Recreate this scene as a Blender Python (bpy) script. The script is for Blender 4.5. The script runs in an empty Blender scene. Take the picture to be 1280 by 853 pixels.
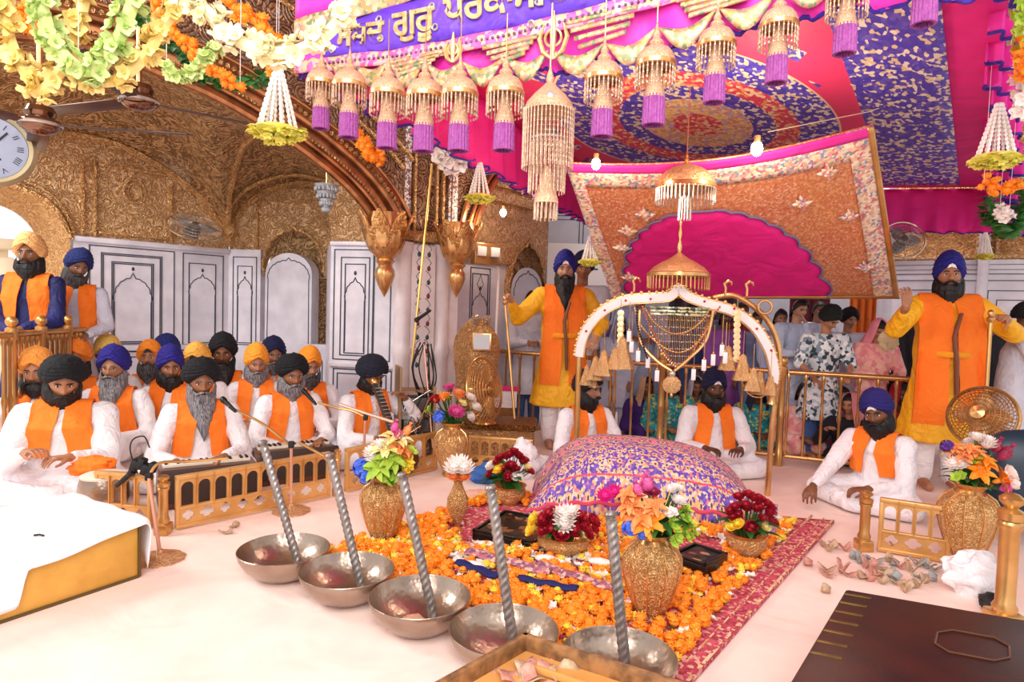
import bpy, bmesh, math, random, os
from mathutils import Vector, Matrix, noise
from mathutils.bvhtree import BVHTree
R_ = random.Random(7)
PI = math.pi
rad = math.radians
V = Vector
sc = bpy.context.scene
C = sc.collection
# ---------------------------------------------------------------- camera
FPX = 800.0
CAM = V((0, 0, 1.25))
pt, rl = math.atan(39.5/800), rad(1.8)
Fw = V((0, math.cos(pt), -math.sin(pt)))
R0 = V((1, 0, 0)); U0 = V((0, math.sin(pt), math.cos(pt)))
Rt = R0*math.cos(rl) + U0*math.sin(rl)
Up = -R0*math.sin(rl) + U0*math.cos(rl)
cd = bpy.data.cameras.new('camera'); co = bpy.data.objects.new('camera', cd); C.objects.link(co)
cd.sensor_width = 36; cd.lens = FPX*36/1280; cd.clip_start = .02; cd.clip_end = 200
mw = Matrix((Rt, Up, -Fw)).transposed().to_4x4(); mw.translation = CAM
co.matrix_world = mw
sc.camera = co
def ray(px, py): return Fw + Rt*((px-640)/FPX) + Up*((426.5-py)/FPX)
def W(px, py, d): return CAM + ray(px, py)*d                 # point at view depth d
def G(px, py, z=0.0):                                        # point on the level z
    r = ray(px, py); return CAM + r*((z-CAM.z)/r.z)
def WY(px, py, y): r = ray(px, py); return CAM + r*(y/r.y)
def onplane(px, py, p0, n):
    r = ray(px, py); return CAM + r*((p0-CAM).dot(n)/r.dot(n))
# ---------------------------------------------------------------- meshes
def TR(x=0, y=0, z=0): return Matrix.Translation((x, y, z))
def RX(a): return Matrix.Rotation(rad(a), 4, 'X')
def RY(a): return Matrix.Rotation(rad(a), 4, 'Y')
def RZ(a): return Matrix.Rotation(rad(a), 4, 'Z')
def SC(x, y=None, z=None):
    if y is None: y = z = x
    return Matrix.Diagonal((x, y, z, 1))
class MB:
    def __init__(s): s.v = []; s.f = []; s.m = []; s.uv = {}
    def add(s, vs, fs, mi=0, M=None, uvs=None):
        b = len(s.v)
        if M is not None: vs = [M @ V(p) for p in vs]
        s.v += [tuple(p) for p in vs]
        for k, f in enumerate(fs):
            if uvs: s.uv[len(s.f)] = uvs[k]
            s.f.append([i+b for i in f]); s.m.append(mi)
        return s
    def merge(s, o, M=None):
        b = len(s.v)
        s.v += [tuple(M @ V(p)) for p in o.v] if M is not None else o.v
        for k, f in enumerate(o.f): s.f.append([i+b for i in f]); s.m.append(o.m[k])
        return s
    def box(s, c, d, M=None, mi=0, ch=0.0):
        x, y, z = d[0]/2, d[1]/2, d[2]/2
        if ch <= 0:
            vs = [(c[0]+a*x, c[1]+b*y, c[2]+e*z) for a in (-1, 1) for b in (-1, 1) for e in (-1, 1)]
            fs = [(0, 1, 3, 2), (4, 6, 7, 5), (0, 4, 5, 1), (2, 3, 7, 6), (0, 2, 6, 4), (1, 5, 7, 3)]
            return s.add(vs, fs, mi, M)
        bm = bmesh.new(); bmesh.ops.create_cube(bm, size=1)
        for v in bm.verts: v.co = V((c[0]+v.co.x*d[0], c[1]+v.co.y*d[1], c[2]+v.co.z*d[2]))
        bmesh.ops.bevel(bm, geom=list(bm.edges), offset=ch, segments=2, affect='EDGES', profile=.5)
        bm.verts.index_update()
        s.add([v.co[:] for v in bm.verts], [[v.index for v in f.verts] for f in bm.faces], mi, M); bm.free(); return s
    def tube(s, pts, r, n=8, M=None, mi=0, cap=True, twist=0, up=None):
        pts = [V(p) for p in pts]; k = len(pts)
        if not isinstance(r, (list, tuple)): r = [r]*k
        vs = []; prev = None
        for i, p in enumerate(pts):
            t = (pts[min(i+1, k-1)]-pts[max(i-1, 0)])
            t = t.normalized() if t.length > 1e-9 else V((0, 0, 1))
            if prev is None:
                a = V(up) if up is not None else (V((0, 0, 1)) if abs(t.z) < .9 else V((1, 0, 0)))
                x = (a - t*a.dot(t)).normalized()
            else: x = (prev - t*prev.dot(t)).normalized()
            prev = x; y = t.cross(x); ri = r[i]
            ra, rb = ri if isinstance(ri, (list, tuple)) else (ri, ri)
            for j in range(n):
                a = 2*PI*j/n + twist*i
                vs.append(p + x*(ra*math.cos(a)) + y*(rb*math.sin(a)))
        fs = [(i*n+j, i*n+(j+1) % n, (i+1)*n+(j+1) % n, (i+1)*n+j) for i in range(k-1) for j in range(n)]
        if cap: fs += [tuple(range(n-1, -1, -1)), tuple((k-1)*n+j for j in range(n))]
        return s.add(vs, fs, mi, M)
    def cap(s, a, b, ra, rb=None, n=10, M=None, mi=0):       # capsule
        a = V(a); b = V(b); rb = ra if rb is None else rb; t = (b-a); L = t.length; t = t/L if L else V((0, 0, 1))
        ps = []; rs = []
        for q in (89, 60, 30, 0): ps.append(a - t*ra*math.sin(rad(q))); rs.append(max(ra*math.cos(rad(q)), 1e-4))
        for q in (0, 30, 60, 89): ps.append(b + t*rb*math.sin(rad(q))); rs.append(max(rb*math.cos(rad(q)), 1e-4))
        return s.tube(ps, rs, n, M, mi)
    def lathe(s, prof, n=24, M=None, mi=0, fn=None, sx=1, sy=1, cap=False):
        k = len(prof); vs = []
        for (r, z) in prof:
            for j in range(n):
                a = 2*PI*j/n; q = r*(fn(a, z) if fn else 1)
                vs.append((q*math.cos(a)*sx, q*math.sin(a)*sy, z))
        fs = [(i*n+j, i*n+(j+1) % n, (i+1)*n+(j+1) % n, (i+1)*n+j) for i in range(k-1) for j in range(n)]
        if cap: fs += [tuple(range(n-1, -1, -1)), tuple((k-1)*n+j for j in range(n))]
        return s.add(vs, fs, mi, M)
    def ell(s, c, rx, ry=None, rz=None, nu=12, nv=8, M=None, mi=0, fn=None):
        if ry is None: ry = rz = rx
        vs = []
        for i in range(nv+1):
            t = PI*i/nv
            for j in range(nu):
                a = 2*PI*j/nu; d = V((math.sin(t)*math.cos(a), math.sin(t)*math.sin(a), math.cos(t)))
                q = fn(d) if fn else 1
                vs.append((c[0]+d.x*rx*q, c[1]+d.y*ry*q, c[2]+d.z*rz*q))
        fs = [(i*nu+j, (i+1)*nu+j, (i+1)*nu+(j+1) % nu, i*nu+(j+1) % nu) for i in range(nv) for j in range(nu)]
        return s.add(vs, fs, mi, M)
    def prism(s, out, y0, y1, M=None, mi=0):                 # outline in x-z, run from y0 to y1
        n = len(out)
        vs = [(x, y0, z) for x, z in out] + [(x, y1, z) for x, z in out]
        fs = [tuple(range(n)), tuple(range(2*n-1, n-1, -1))] + [(i, n+i, n+(i+1) % n, (i+1) % n) for i in range(n)]
        return s.add(vs, fs, mi, M)
    def grid(s, fn, nu, nv, M=None, mi=0, wrap=False):
        vs = [fn(i/nu, j/nv) for j in range(nv+1) for i in range(nu+1)]
        w = nu+1; fs = []; uvs = []
        for j in range(nv):
            for i in range(nu):
                fs.append((j*w+i, j*w+i+1, (j+1)*w+i+1, (j+1)*w+i))
                uvs.append([(i/nu, j/nv), ((i+1)/nu, j/nv), ((i+1)/nu, (j+1)/nv), (i/nu, (j+1)/nv)])
        return s.add(vs, fs, mi, M, uvs)
    def mesh(s, name, mats, sharp=42):
        me = bpy.data.meshes.new(name); me.from_pydata(s.v, [], s.f)
        if not isinstance(mats, (list, tuple)): mats = [mats]
        for m in mats: me.materials.append(m)
        me.polygons.foreach_set('material_index', s.m)
        me.polygons.foreach_set('use_smooth', [True]*len(s.f))
        if s.uv:
            ul = me.uv_layers.new(name='UVMap')
            for k, uu in s.uv.items():
                for li, q in zip(me.polygons[k].loop_indices, uu): ul.data[li].uv = q
        me.update()
        if sharp: me.set_sharp_from_angle(angle=rad(sharp))
        return me
    def build(s, name, mats, parent=None, sharp=42, ml=None, solid=0):
        if solid:
            n = len(s.v)
        me = s.mesh(name, mats, sharp)
        return place(name, me, parent, ml)
def place(name, me, parent=None, ml=None):
    o = bpy.data.objects.new(name, me); C.objects.link(o)
    if parent is not None: o.parent = parent
    if ml is not None: o.matrix_local = ml
    return o
def tag(o, label, cat, group=None, kind=None):
    if label: o['label'] = label
    if cat: o['category'] = cat
    if group: o['group'] = group
    if kind: o['kind'] = kind
    return o
def thing(name, label, cat, loc=(0, 0, 0), rz=0, group=None, s=1, M=None):
    o = bpy.data.objects.new(name, None); C.objects.link(o); o.empty_display_size = .1
    if M is not None: o.matrix_world = M
    else: o.location = loc; o.rotation_euler = (0, 0, rad(rz)); o.scale = (s, s, s)
    return tag(o, label, cat, group)
def struct(o): o['kind'] = 'structure'; return o
def dup(root, M=None, label=None, group=None, loc=None, rz=None, s=None):
    r = root.copy(); C.objects.link(r)
    if loc is not None: r.location = loc
    if rz is not None: r.rotation_euler = (0, 0, rad(rz))
    if s is not None: r.scale = (s, s, s)
    if M is not None: r.matrix_world = M
    if label: r['label'] = label
    if group: r['group'] = group
    for ch in list(root.children):
        c = ch.copy(); C.objects.link(c); c.parent = r
        for g in list(ch.children):
            d = g.copy(); C.objects.link(d); d.parent = c
    return r
def remesh(mb, voxel, smooth=6):
    me = mb.mesh('tmp', [], 0)
    o = bpy.data.objects.new('tmp', me); C.objects.link(o)
    r = o.modifiers.new('r', 'REMESH'); r.mode = 'VOXEL'; r.voxel_size = voxel
    if smooth:
        q = o.modifiers.new('s', 'SMOOTH'); q.iterations = smooth; q.factor = .5
    dg = bpy.context.evaluated_depsgraph_get()
    m2 = bpy.data.meshes.new_from_object(o.evaluated_get(dg))
    out = MB(); out.add([v.co[:] for v in m2.vertices], [list(p.vertices) for p in m2.polygons])
    bpy.data.objects.remove(o); bpy.data.meshes.remove(me); bpy.data.meshes.remove(m2)
    return out
def frame(o, x, z=None):      # matrix with origin o, x axis x (horizontal), z up
    x = V(x).normalized(); z = V((0, 0, 1)) if z is None else V(z).normalized(); y = z.cross(x).normalized(); x = y.cross(z)
    m = Matrix((x, y, z)).transposed().to_4x4(); m.translation = V(o); return m
def lerp(a, b, t): return a + (b-a)*t
def sstep(a, b, x):
    t = max(0, min(1, (x-a)/(b-a))); return t*t*(3-2*t)
def polyl(pts, t):            # point at fraction t of a polyline (by length)
    pts = [V(p) for p in pts]; L = [(pts[i+1]-pts[i]).length for i in range(len(pts)-1)]; T = sum(L)*t
    for i, l in enumerate(L):
        if T <= l or i == len(L)-1: return pts[i].lerp(pts[i+1], min(1, T/l) if l else 0)
        T -= l
def spline(pts, n):           # Catmull-Rom through the points
    pts = [V(p) for p in pts]; out = []; k = len(pts)
    for i in range(k-1):
        p0, p1, p2, p3 = pts[max(i-1, 0)], pts[i], pts[i+1], pts[min(i+2, k-1)]
        for j in range(n):
            t = j/n; out.append(.5*((2*p1)+(p2-p0)*t+(2*p0-5*p1+4*p2-p3)*t*t+(3*p1-p0-3*p2+p3)*t**3))
    out.append(pts[-1]); return out
# ---------------------------------------------------------------- materials
def lin(c): return tuple(((x/12.92) if x <= .04045 else ((x+.055)/1.055)**2.4) for x in c)
def hexc(h): return lin(tuple(int(h[i:i+2], 16)/255 for i in (0, 2, 4))) + (1,)
class NT:
    def __init__(s, name):
        s.mat = bpy.data.materials.new(name); s.mat.use_nodes = True; s.t = s.mat.node_tree
        s.b = s.t.nodes['Principled BSDF']; s._c = {}
    def n(s, typ, **k):
        x = s.t.nodes.new(typ)
        for a, b in k.items(): setattr(x, a, b)
        return x
    def l(s, a, b): s.t.links.new(a, b)
    def put(s, sock, v):
        if isinstance(v, bpy.types.NodeSocket): s.l(v, sock)
        elif v is not None: sock.default_value = v
    def co(s, kind='Object', scale=1):
        k = (kind, scale)
        if k not in s._c:
            tc = s.n('ShaderNodeTexCoord'); o = tc.outputs[kind]
            if scale != 1:
                m = s.n('ShaderNodeMapping'); s.l(o, m.inputs[0]); m.inputs['Scale'].default_value = scale if isinstance(scale, tuple) else (scale,)*3; o = m.outputs[0]
            s._c[k] = o
        return s._c[k]
    def m(s, op, a, b=None, c=None):
        x = s.n('ShaderNodeMath', operation=op); s.put(x.inputs[0], a)
        if b is not None: s.put(x.inputs[1], b)
        if c is not None: s.put(x.inputs[2], c)
        return x.outputs[0]
    def noise(s, vec, scale, detail=3, dist=0, out='Fac'):
        x = s.n('ShaderNodeTexNoise'); s.l(vec, x.inputs['Vector']); x.inputs['Scale'].default_value = scale; x.inputs['Detail'].default_value = detail; x.inputs['Distortion'].default_value = dist
        return x.outputs[out]
    def vor(s, vec, scale, feature='F1', out='Distance', rnd=1):
        x = s.n('ShaderNodeTexVoronoi', feature=feature); s.l(vec, x.inputs['Vector']); x.inputs['Scale'].default_value = scale; x.inputs['Randomness'].default_value = rnd
        return x.outputs[out]
    def wave(s, vec, scale, dist=0, kind='BANDS', d='X'):
        x = s.n('ShaderNodeTexWave', wave_type=kind, bands_direction=d) if kind == 'BANDS' else s.n('ShaderNodeTexWave', wave_type=kind)
        s.l(vec, x.inputs['Vector']); x.inputs['Scale'].default_value = scale; x.inputs['Distortion'].default_value = dist
        return x.outputs['Fac']
    def ramp(s, fac, stops, const=False):
        x = s.n('ShaderNodeValToRGB'); s.put(x.inputs[0], fac); e = x.color_ramp.elements
        if const: x.color_ramp.interpolation = 'CONSTANT'
        while len(e) < len(stops): e.new(.5)
        for i, (p, c) in enumerate(stops): e[i].position = p; e[i].color = hexc(c) if isinstance(c, str) else c
        return x.outputs[0]
    def mix(s, f, a, b):
        x = s.n('ShaderNodeMix', data_type='RGBA'); s.put(x.inputs[0], f)
        for i, q in ((6, a), (7, b)): s.put(x.inputs[i], hexc(q) if isinstance(q, str) else q)
        return x.outputs[2]
    def xyz(s, vec):
        x = s.n('ShaderNodeSeparateXYZ'); s.l(vec, x.inputs[0]); return x.outputs
    def bump(s, h, st=.3, dist=.01):
        x = s.n('ShaderNodeBump'); s.l(h, x.inputs['Height']); x.inputs['Strength'].default_value = st; x.inputs['Distance'].default_value = dist
        s.l(x.outputs[0], s.b.inputs['Normal'])
    def fin(s, col=None, rough=.5, metal=0, **k):
        s.put(s.b.inputs['Base Color'], hexc(col) if isinstance(col, str) else col); s.put(s.b.inputs['Roughness'], rough); s.put(s.b.inputs['Metallic'], metal)
        for a, b in k.items(): s.put(s.b.inputs[a.replace('_', ' ')], b)
        return s.mat
MATS = {}
def plain(name, c, rough=.6, metal=0, c2=None, ns=8, bump=0, bs=60, bd=.004, **k):
    if name in MATS: return MATS[name]
    t = NT(name); o = t.co()
    col = c
    if c2: col = t.ramp(t.noise(o, ns, 4), [(.35, c), (.65, c2)])
    if bump: t.bump(t.noise(o, bs, 3), bump, bd)
    MATS[name] = t.fin(col, rough, metal, **k); return MATS[name]
def cloth(name, c, c2=None, rough=.85, fold=.35, weave=0, fs=7):
    if name in MATS: return MATS[name]
    t = NT(name); o = t.co()
    f = t.noise(o, fs, 2, 1.5); w = t.noise(o, 160, 2)
    col = t.ramp(t.noise(o, 4, 3), [(.3, c), (.7, c2)]) if c2 else c
    t.bump(t.m('ADD', f, t.m('MULTIPLY', w, .03)), fold, .06)
    MATS[name] = t.fin(col, rough, 0); return MATS[name]
def speckle(name, cols, scale, rough=.6, metal=0, bump=.3, bd=.004, dist=0, kind='Object', stretch=(1, 1, 1)):
    if name in MATS: return MATS[name]
    t = NT(name); o = t.co(kind, stretch) if stretch != (1, 1, 1) else t.co(kind)
    v = t.n('ShaderNodeTexVoronoi'); t.l(o, v.inputs['Vector']); v.inputs['Scale'].default_value = scale
    sx = t.xyz(v.outputs['Color'])
    n = len(cols); col = t.ramp(sx[0], [(i/n, c) for i, c in enumerate(cols)], True)
    if bump: t.bump(v.outputs['Distance'], -bump, bd)
    MATS[name] = t.fin(col, rough, metal); return MATS[name]
def gold(name, c='D79A45', c2='8A5320', rough=.32, s=22, b=.9, bd=.012, metal=.85, smooth=False):
    if name in MATS: return MATS[name]
    t = NT(name); o = t.co()
    if smooth:
        col = t.ramp(t.noise(o, 9, 3), [(.3, c2), (.7, c)])
        MATS[name] = t.fin(col, rough, metal); return MATS[name]
    n1 = t.noise(o, s*.28, 2, 1.2); n2 = t.noise(o, s*1.1, 2, 1.5)
    sw = t.m('SINE', t.m('MULTIPLY', n1, 46)); sw2 = t.m('SINE', t.m('MULTIPLY', n2, 24))
    h = t.m('ADD', t.m('MULTIPLY', sw, .4), t.m('MULTIPLY', sw2, .25)); h = t.m('ADD', h, .5)
    t.bump(h, b, bd)
    col = t.ramp(h, [(.1, c2), (.9, c)])  # relief shading put into the colour: hollows darker, raised parts lighter
    MATS[name] = t.fin(col, rough, metal); return MATS[name]
# ================================================================ setting
def hy(px): return 387 + .0314*(px-640)
def XY(px, d, py=None, z=0.0):
    p = W(px, hy(px) if py is None else py, d); return V((p.x, p.y, z))
m_floor = cloth('white_floor_sheet', 'FFE8DE', 'FADCD0', .8, .22, fs=2.2)
m_marb = plain('marble', 'EDE9EE', .3, 0, 'D8D5DE', 3, c2='D5D0DA') if False else plain('marble', 'E2DEE6', .32, 0, c2='CDC9D4', ns=5)
m_marb2 = plain('marble_warm', 'E9DEDF', .32, 0, c2='D6CACC', ns=5)
m_ink = plain('black_inlay', '2A3242', .45)
m_gold_wall = gold('gold_relief_wall', 'FAD4A4', 'BC8850', .38, 30, 1, .01, .55)
m_gold_vault = gold('gold_relief_vault', 'E6BC88', '84603A', .36, 20, 1, .014, .6)
m_gold_bright = gold('gold_relief_bright', 'EEC48A', 'B8844E', .32, 30, .9, .008, .75)
m_gold_s = gold('polished_gold', 'ECBE84', 'CE9A60', .27, smooth=True)
m_gold_p = plain('gold_paint', 'E4B270', .36, .5, c2='CE9A58', ns=6)
m_copper = gold('copper_moulding', 'C98A5C', '8A5636', .3, smooth=True)
def painted():
    t = NT('painted_relief'); o = t.co(); v = t.vor(o, 6, 'F1'); e = t.noise(o, 12, 3, 2)
    w = t.m('SINE', t.m('MULTIPLY', t.m('ADD', v, t.m('MULTIPLY', e, .25)), 40))
    col = t.ramp(t.m('ADD', t.m('MULTIPLY', w, .35), t.m('MULTIPLY', e, .8)), [(.05, '4A2818'), (.3, '8E5A38'), (.48, 'CFA27A'), (.62, 'A06A48'), (.75, '3A5058'), (.9, 'DDBE98')])
    t.bump(w, .7, .01); return t.fin(col, .4, .35)
m_paint = painted()
m_white = plain('white_plaster', 'F4F1F0', .6)
# ---- floor and ceiling
fb = MB(); fb.grid(lambda u, v: (lerp(-7, 8, u), lerp(.2, 10.5, v), 0.0), 2, 2)
for k in range(len(fb.v)): pass
fb.v += [(x, y, -.12) for x, y, z in fb.v]; fb.f.append([9, 11, 17, 15]); fb.m.append(0)
struct(fb.build('floor', m_floor))
cb = MB(); cb.box((0.5, 5.4, 4.35), (14, 9.5, .1)); struct(cb.build('ceiling', m_gold_vault))
def cusp(w, h, n=9, ogee=.12, sub=6, bul=.32, foot=0.0):
    """multifoil arch outline from left foot to right foot; apex at (0,h)"""
    K = []
    for i in range(n+1):
        a = PI*(1-i/n); x = math.cos(a)*w/2; z = math.sin(a)**.8*h*(1-ogee)
        K.append(V((x, 0, z+foot)))
    out = []
    for i in range(n):
        a, b = K[i], K[i+1]; t = (b-a); nr = V((-t.z, 0, t.x)); 
        mid = (i == n//2 and n % 2 == 1)
        for j in range(sub):
            q = j/sub; p = a+t*q+nr*(bul*4*q*(1-q)*.5)
            if mid: p = a+t*q; p.z += h*ogee*(1-abs(2*q-1))**1.2
            out.append((p.x, p.z))
    out.append((K[-1].x, K[-1].z)); return out
class Wall:
    def __init__(s, name, A, B, z0, z1, m, th=.12):
        s.A = V((A.x, A.y, 0)); s.B = V((B.x, B.y, 0)); s.L = (s.B-s.A).length
        s.F = frame(s.A, s.B-s.A); s.n = s.F.to_3x3() @ V((0, 1, 0))
        mb = MB(); mb.box((s.L/2, th/2, (z0+z1)/2), (s.L, th, z1-z0)); s.o = struct(mb.build(name, m, ml=s.F))
        s.ink = MB()
    def uv(s, px, py): p = s.F.inverted() @ onplane(px, py, s.A, s.n); return p.x, p.z
    def rect(s, x0, x1, z0, z1, w=.009):
        for a, b, c, d in ((x0, x1, z1-w, z1), (x0, x1, z0, z0+w), (x0, x0+w, z0, z1), (x1-w, x1, z0, z1)):
            s.ink.box(((a+b)/2, -.002, (c+d)/2), (b-a, .008, d-c))
    def arch(s, x0, x1, zs, za, z0, n=9, r=.005):
        pts = [(x0, z0)]+[((x0+x1)/2+x, zs+z) for x, z in cusp(x1-x0, za-zs, n, .2)]+[(x1, z0)]
        s.ink.tube([(x, -.002, z) for x, z in pts], r, 4)
        c = (x0+x1)/2
        s.ink.ell((c, -.003, za+.035), .014, .006, .02, 8, 6)
    def panel(s, x0, x1, z0, z1, nest=2):
        g = .0
        for k in range(nest):
            s.rect(x0+g, x1-g, z0+g*.4, z1-g); g += .055 if k == 0 else .075
        g -= .02
    def done(s, nm='inlay_line', m=None):
        if s.ink.f: s.ink.build(nm, m or m_ink, s.o)
HL = 1.82
P1, P2 = XY(100, 6.08, 300), XY(286, 7.1, 312)
Pz = XY(92, 6.04, 300)
wl = Wall('wall_left', Pz, P2, 0, HL, m_marb)
def U(w, px): return w.uv(px, 372)[0]
a, b = U(wl, 111), U(wl, 218)
wl.rect(a, b, .78, 1.745); wl.rect(a+.1, b-.12, .78, 1.68); wl.rect(a+.115, b-.135, .78, 1.665); wl.rect(a+.19, b-.2, .8, 1.6); wl.rect(a+.205, b-.215, .8, 1.585)
wl.arch(a+.215, b-.225, 1.2, 1.5, .8)
a, b = U(wl, 228), U(wl, 279)
wl.rect(a, b, .76, 1.74); wl.rect(a+.06, b-.08, .78, 1.64); wl.arch(a+.07, b-.09, 1.3, 1.53, .8)
wl.rect(0, wl.L, .70, .71); wl.rect(0, wl.L, .1, .655)
wl.done()
mo = MB()
for z, h in ((.74, .05), (1.79, .05)): mo.box((wl.L/2, -.012, z), (wl.L, .03, h), ch=.008)
struct(mo.build('trim_1', m_marb, ml=wl.F))
P3 = XY(326, 7.08, 312)
wc = Wall('wall_corner', P2, P3, 0, HL, m_marb)
wc.rect(.05, wc.L-.04, .76, 1.74); wc.rect(.1, wc.L-.09, .78, 1.64); wc.arch(.11, wc.L-.1, 1.3, 1.53, .8, 7); wc.done()
# ---- niche wall (px 326..408), marble arched panel set in a gold multifoil niche
P4 = XY(409, 6.95, 312)
wn = Wall('wall_niche', P3+V((0, .28, 0)), P4+V((0, .28, 0)), 0, 3.2, m_gold_vault)
x0, x1 = .1, wn.L-.13; zs = wn.uv(370, 345)[1]; za = wn.uv(370, 319)[1]
o = [(x0, .0)]+[((x0+x1)/2-math.cos(PI*i/20)*(x1-x0)/2, zs+math.sin(PI*i/20)*(za-zs)) for i in range(21)]+[(x1, 0)]
mb = MB(); mb.prism(o, -.27, -.1); struct(mb.build('trim_2', m_marb, ml=wn.F))
wi = MB()
pts = [(x0+.03, .8)]+[((x0+x1)/2+x, zs-.05+z) for x, z in cusp(x1-x0-.07, za-zs+.0, 11, .15)]+[(x1-.03, .8)]
wi.tube([(x, -.272, z) for x, z in pts], .005, 4); wi.build('inlay_line', m_ink, wn.o)
w2 = Wall('wall_recess', P3, P4, 0, .8, m_marb); w2.rect(.03, w2.L-.03, .08, .62); w2.rect(.08, w2.L-.08, .12, .56); w2.done()
# gold plane with the multifoil hole over it
gx0, gx1 = w2.uv(331, 300)[0], w2.uv(404, 300)[0]; gz = w2.uv(370, 340)[1]; ga = w2.uv(368, 283)[1]; gc = (gx0+gx1)/2
hole = [(gc+x, gz+z) for x, z in cusp(gx1-gx0, ga-gz, 11, .1)]
xa, xb = w2.uv(287, 300)[0], w2.uv(470, 300)[0]
out = [(xa, HL)] + [(hole[0][0]-.02, HL), (hole[0][0]-.02, gz-.06)] + hole + [(hole[-1][0]+.02, gz-.06), (hole[-1][0]+.02, HL), (xb, HL), (xb, 2.9), (xa, 2.9)]
mb = MB(); mb.prism(out, 0, .1); struct(mb.build('wall_niche_gold', m_gold_wall, ml=w2.F))
mb = MB(); mb.tube([(x, -.01, z) for x, z in hole], .016, 6)
for zz in (HL+.53, HL+.66, HL+.8): mb.box((w2.L*.5, -.01, zz), (w2.L*1.25, .04, .02), ch=.006)
for xx in (gx0-.08, gx1+.1): mb.box((xx, -.01, 2.1), (.02, .04, .55), ch=.006)
struct(mb.build('trim_3', m_gold_bright, ml=w2.F))
for side in (hole[0], hole[-1]):
    pass
# ---- left lunette of gold above the marble, with the arched opening beside it
top = [(286, 293), (262, 262), (240, 238), (200, 209), (150, 183), (100, 170), (40, 163), (0, 161), (-90, 164)]
opn = [(-90, 236), (0, 231), (30, 238), (55, 250), (74, 270), (88, 300)]
def pl(w, pts): return [w.uv(x, y) for x, y in pts]
out = pl(wl, opn)+[(pl(wl, [(88, 300)])[0][0], HL), (wl.L+.0, HL)]+pl(wl, top)
mb = MB(); mb.prism(out, 0, .1); struct(mb.build('wall_left_gold', m_gold_wall, ml=wl.F))
mb = MB()
tp = pl(wl, top); mb.tube([(x, -.02, z) for x, z in spline([V((a, 0, b)) for a, b in tp], 5) and [(p.x, p.z) for p in spline([V((a, 0, b)) for a, b in tp], 5)]], .035, 6)
for d, r in ((.0, .03), (-.07, .015)):
    q = pl(wl, opn); mb.tube([(x-d*.4, -.02, z-d) for x, z in [(p.x, p.z) for p in spline([V((a, 0, b)) for a, b in q], 5)]], r, 6)
for px in (103, 118, 213): x = wl.uv(px, 240)[0]; zt = wl.uv(px, 200 if px < 150 else 232)[1]; mb.box((x, -.012, (HL+zt)/2), (.03, .04, zt-HL), ch=.008)
for py in (296, 212): 
    x_0, z_ = wl.uv(122, py); x_1 = wl.uv(208, py)[0]
    zz = HL+.05 if py == 296 else wl.uv(160, 212)[1]; mb.box(((x_0+x_1)/2, -.012, zz), (x_1-x_0, .04, .03), ch=.008)
ang = [i/16*2*PI for i in range(17)]; cx, cz = wl.uv(168, 240)
mb.tube([(cx+.1*math.cos(q), -.015, cz+.12*math.sin(q)) for q in ang], .012, 6); mb.tube([(cx+.06*math.cos(q), -.015, cz+.08*math.sin(q)) for q in ang], .008, 6)
struct(mb.build('trim_4', m_gold_bright, ml=wl.F))
# soffit of the opening and jamb
mb = MB(); q = [(p.x, p.z) for p in spline([V((a, 0, b)) for a, b in pl(wl, opn)], 4)]+[(U(wl, 89), 0)]
mb.grid(lambda u, v: (q[int(u*(len(q)-1)+.5)][0]-.12*v, .0+.5*v, q[int(u*(len(q)-1)+.5)][1]-.1*v), len(q)-1, 3)
struct(mb.build('window_1', m_gold_bright, ml=wl.F))
jb = MB(); F = wl.F
for k, (a_, z_) in enumerate(((-.02, 1.75), (-.32, 1.6))):
    jb.box((a_-.12, .75, z_/2), (.2, .2, z_), ch=.02)
jb.box((-1.6, 1.3, .9), (2.6, .1, 1.8)); jb.box((-1.2, 1.1, 1.75), (2.4, .25, .1), ch=.02)
struct(jb.build('wall_outside', plain('cream_stone', 'F6E7C9', .6), ml=wl.F))
# ---- panel wall px 413..492
P5, P6 = XY(414, 5.85, 305), XY(500, 5.72, 305)
ws = Wall('wall_return', P4, P5, 0, HL, m_marb); ws.done()
wp = Wall('wall_front', P5, P6, 0, HL, m_marb)
a, b = U(wp, 423), U(wp, 462)
wp.rect(U(wp, 417), U(wp, 467), .74, 1.75); wp.rect(a+.02, b-.0, .78, 1.68); wp.rect(a+.06, b-.04, .8, 1.62); wp.arch(a+.07, b-.05, 1.28, 1.5, .82, 7)
wp.rect(U(wp, 467), U(wp, 489), .74, 1.75); wp.rect(.04, wp.L-.05, .1, .66); wp.rect(.08, wp.L-.1, .14, .62); wp.done()
mo = MB(); mo.box((wp.L/2, -.012, .70), (wp.L, .04, .05), ch=.01); mo.box((wp.L/2, -.01, HL-.02), (wp.L, .04, .04), ch=.01); struct(mo.build('trim_5', m_marb, ml=wp.F))
o = [(0, HL), (wp.L, HL), (wp.L, 2.35), (U(wp, 452), 2.6), (U(wp, 430), 2.75), (-.1, 2.8)]
mb = MB(); mb.prism(o, 0, .1); struct(mb.build('wall_front_gold', m_gold_wall, ml=wp.F))
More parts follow.
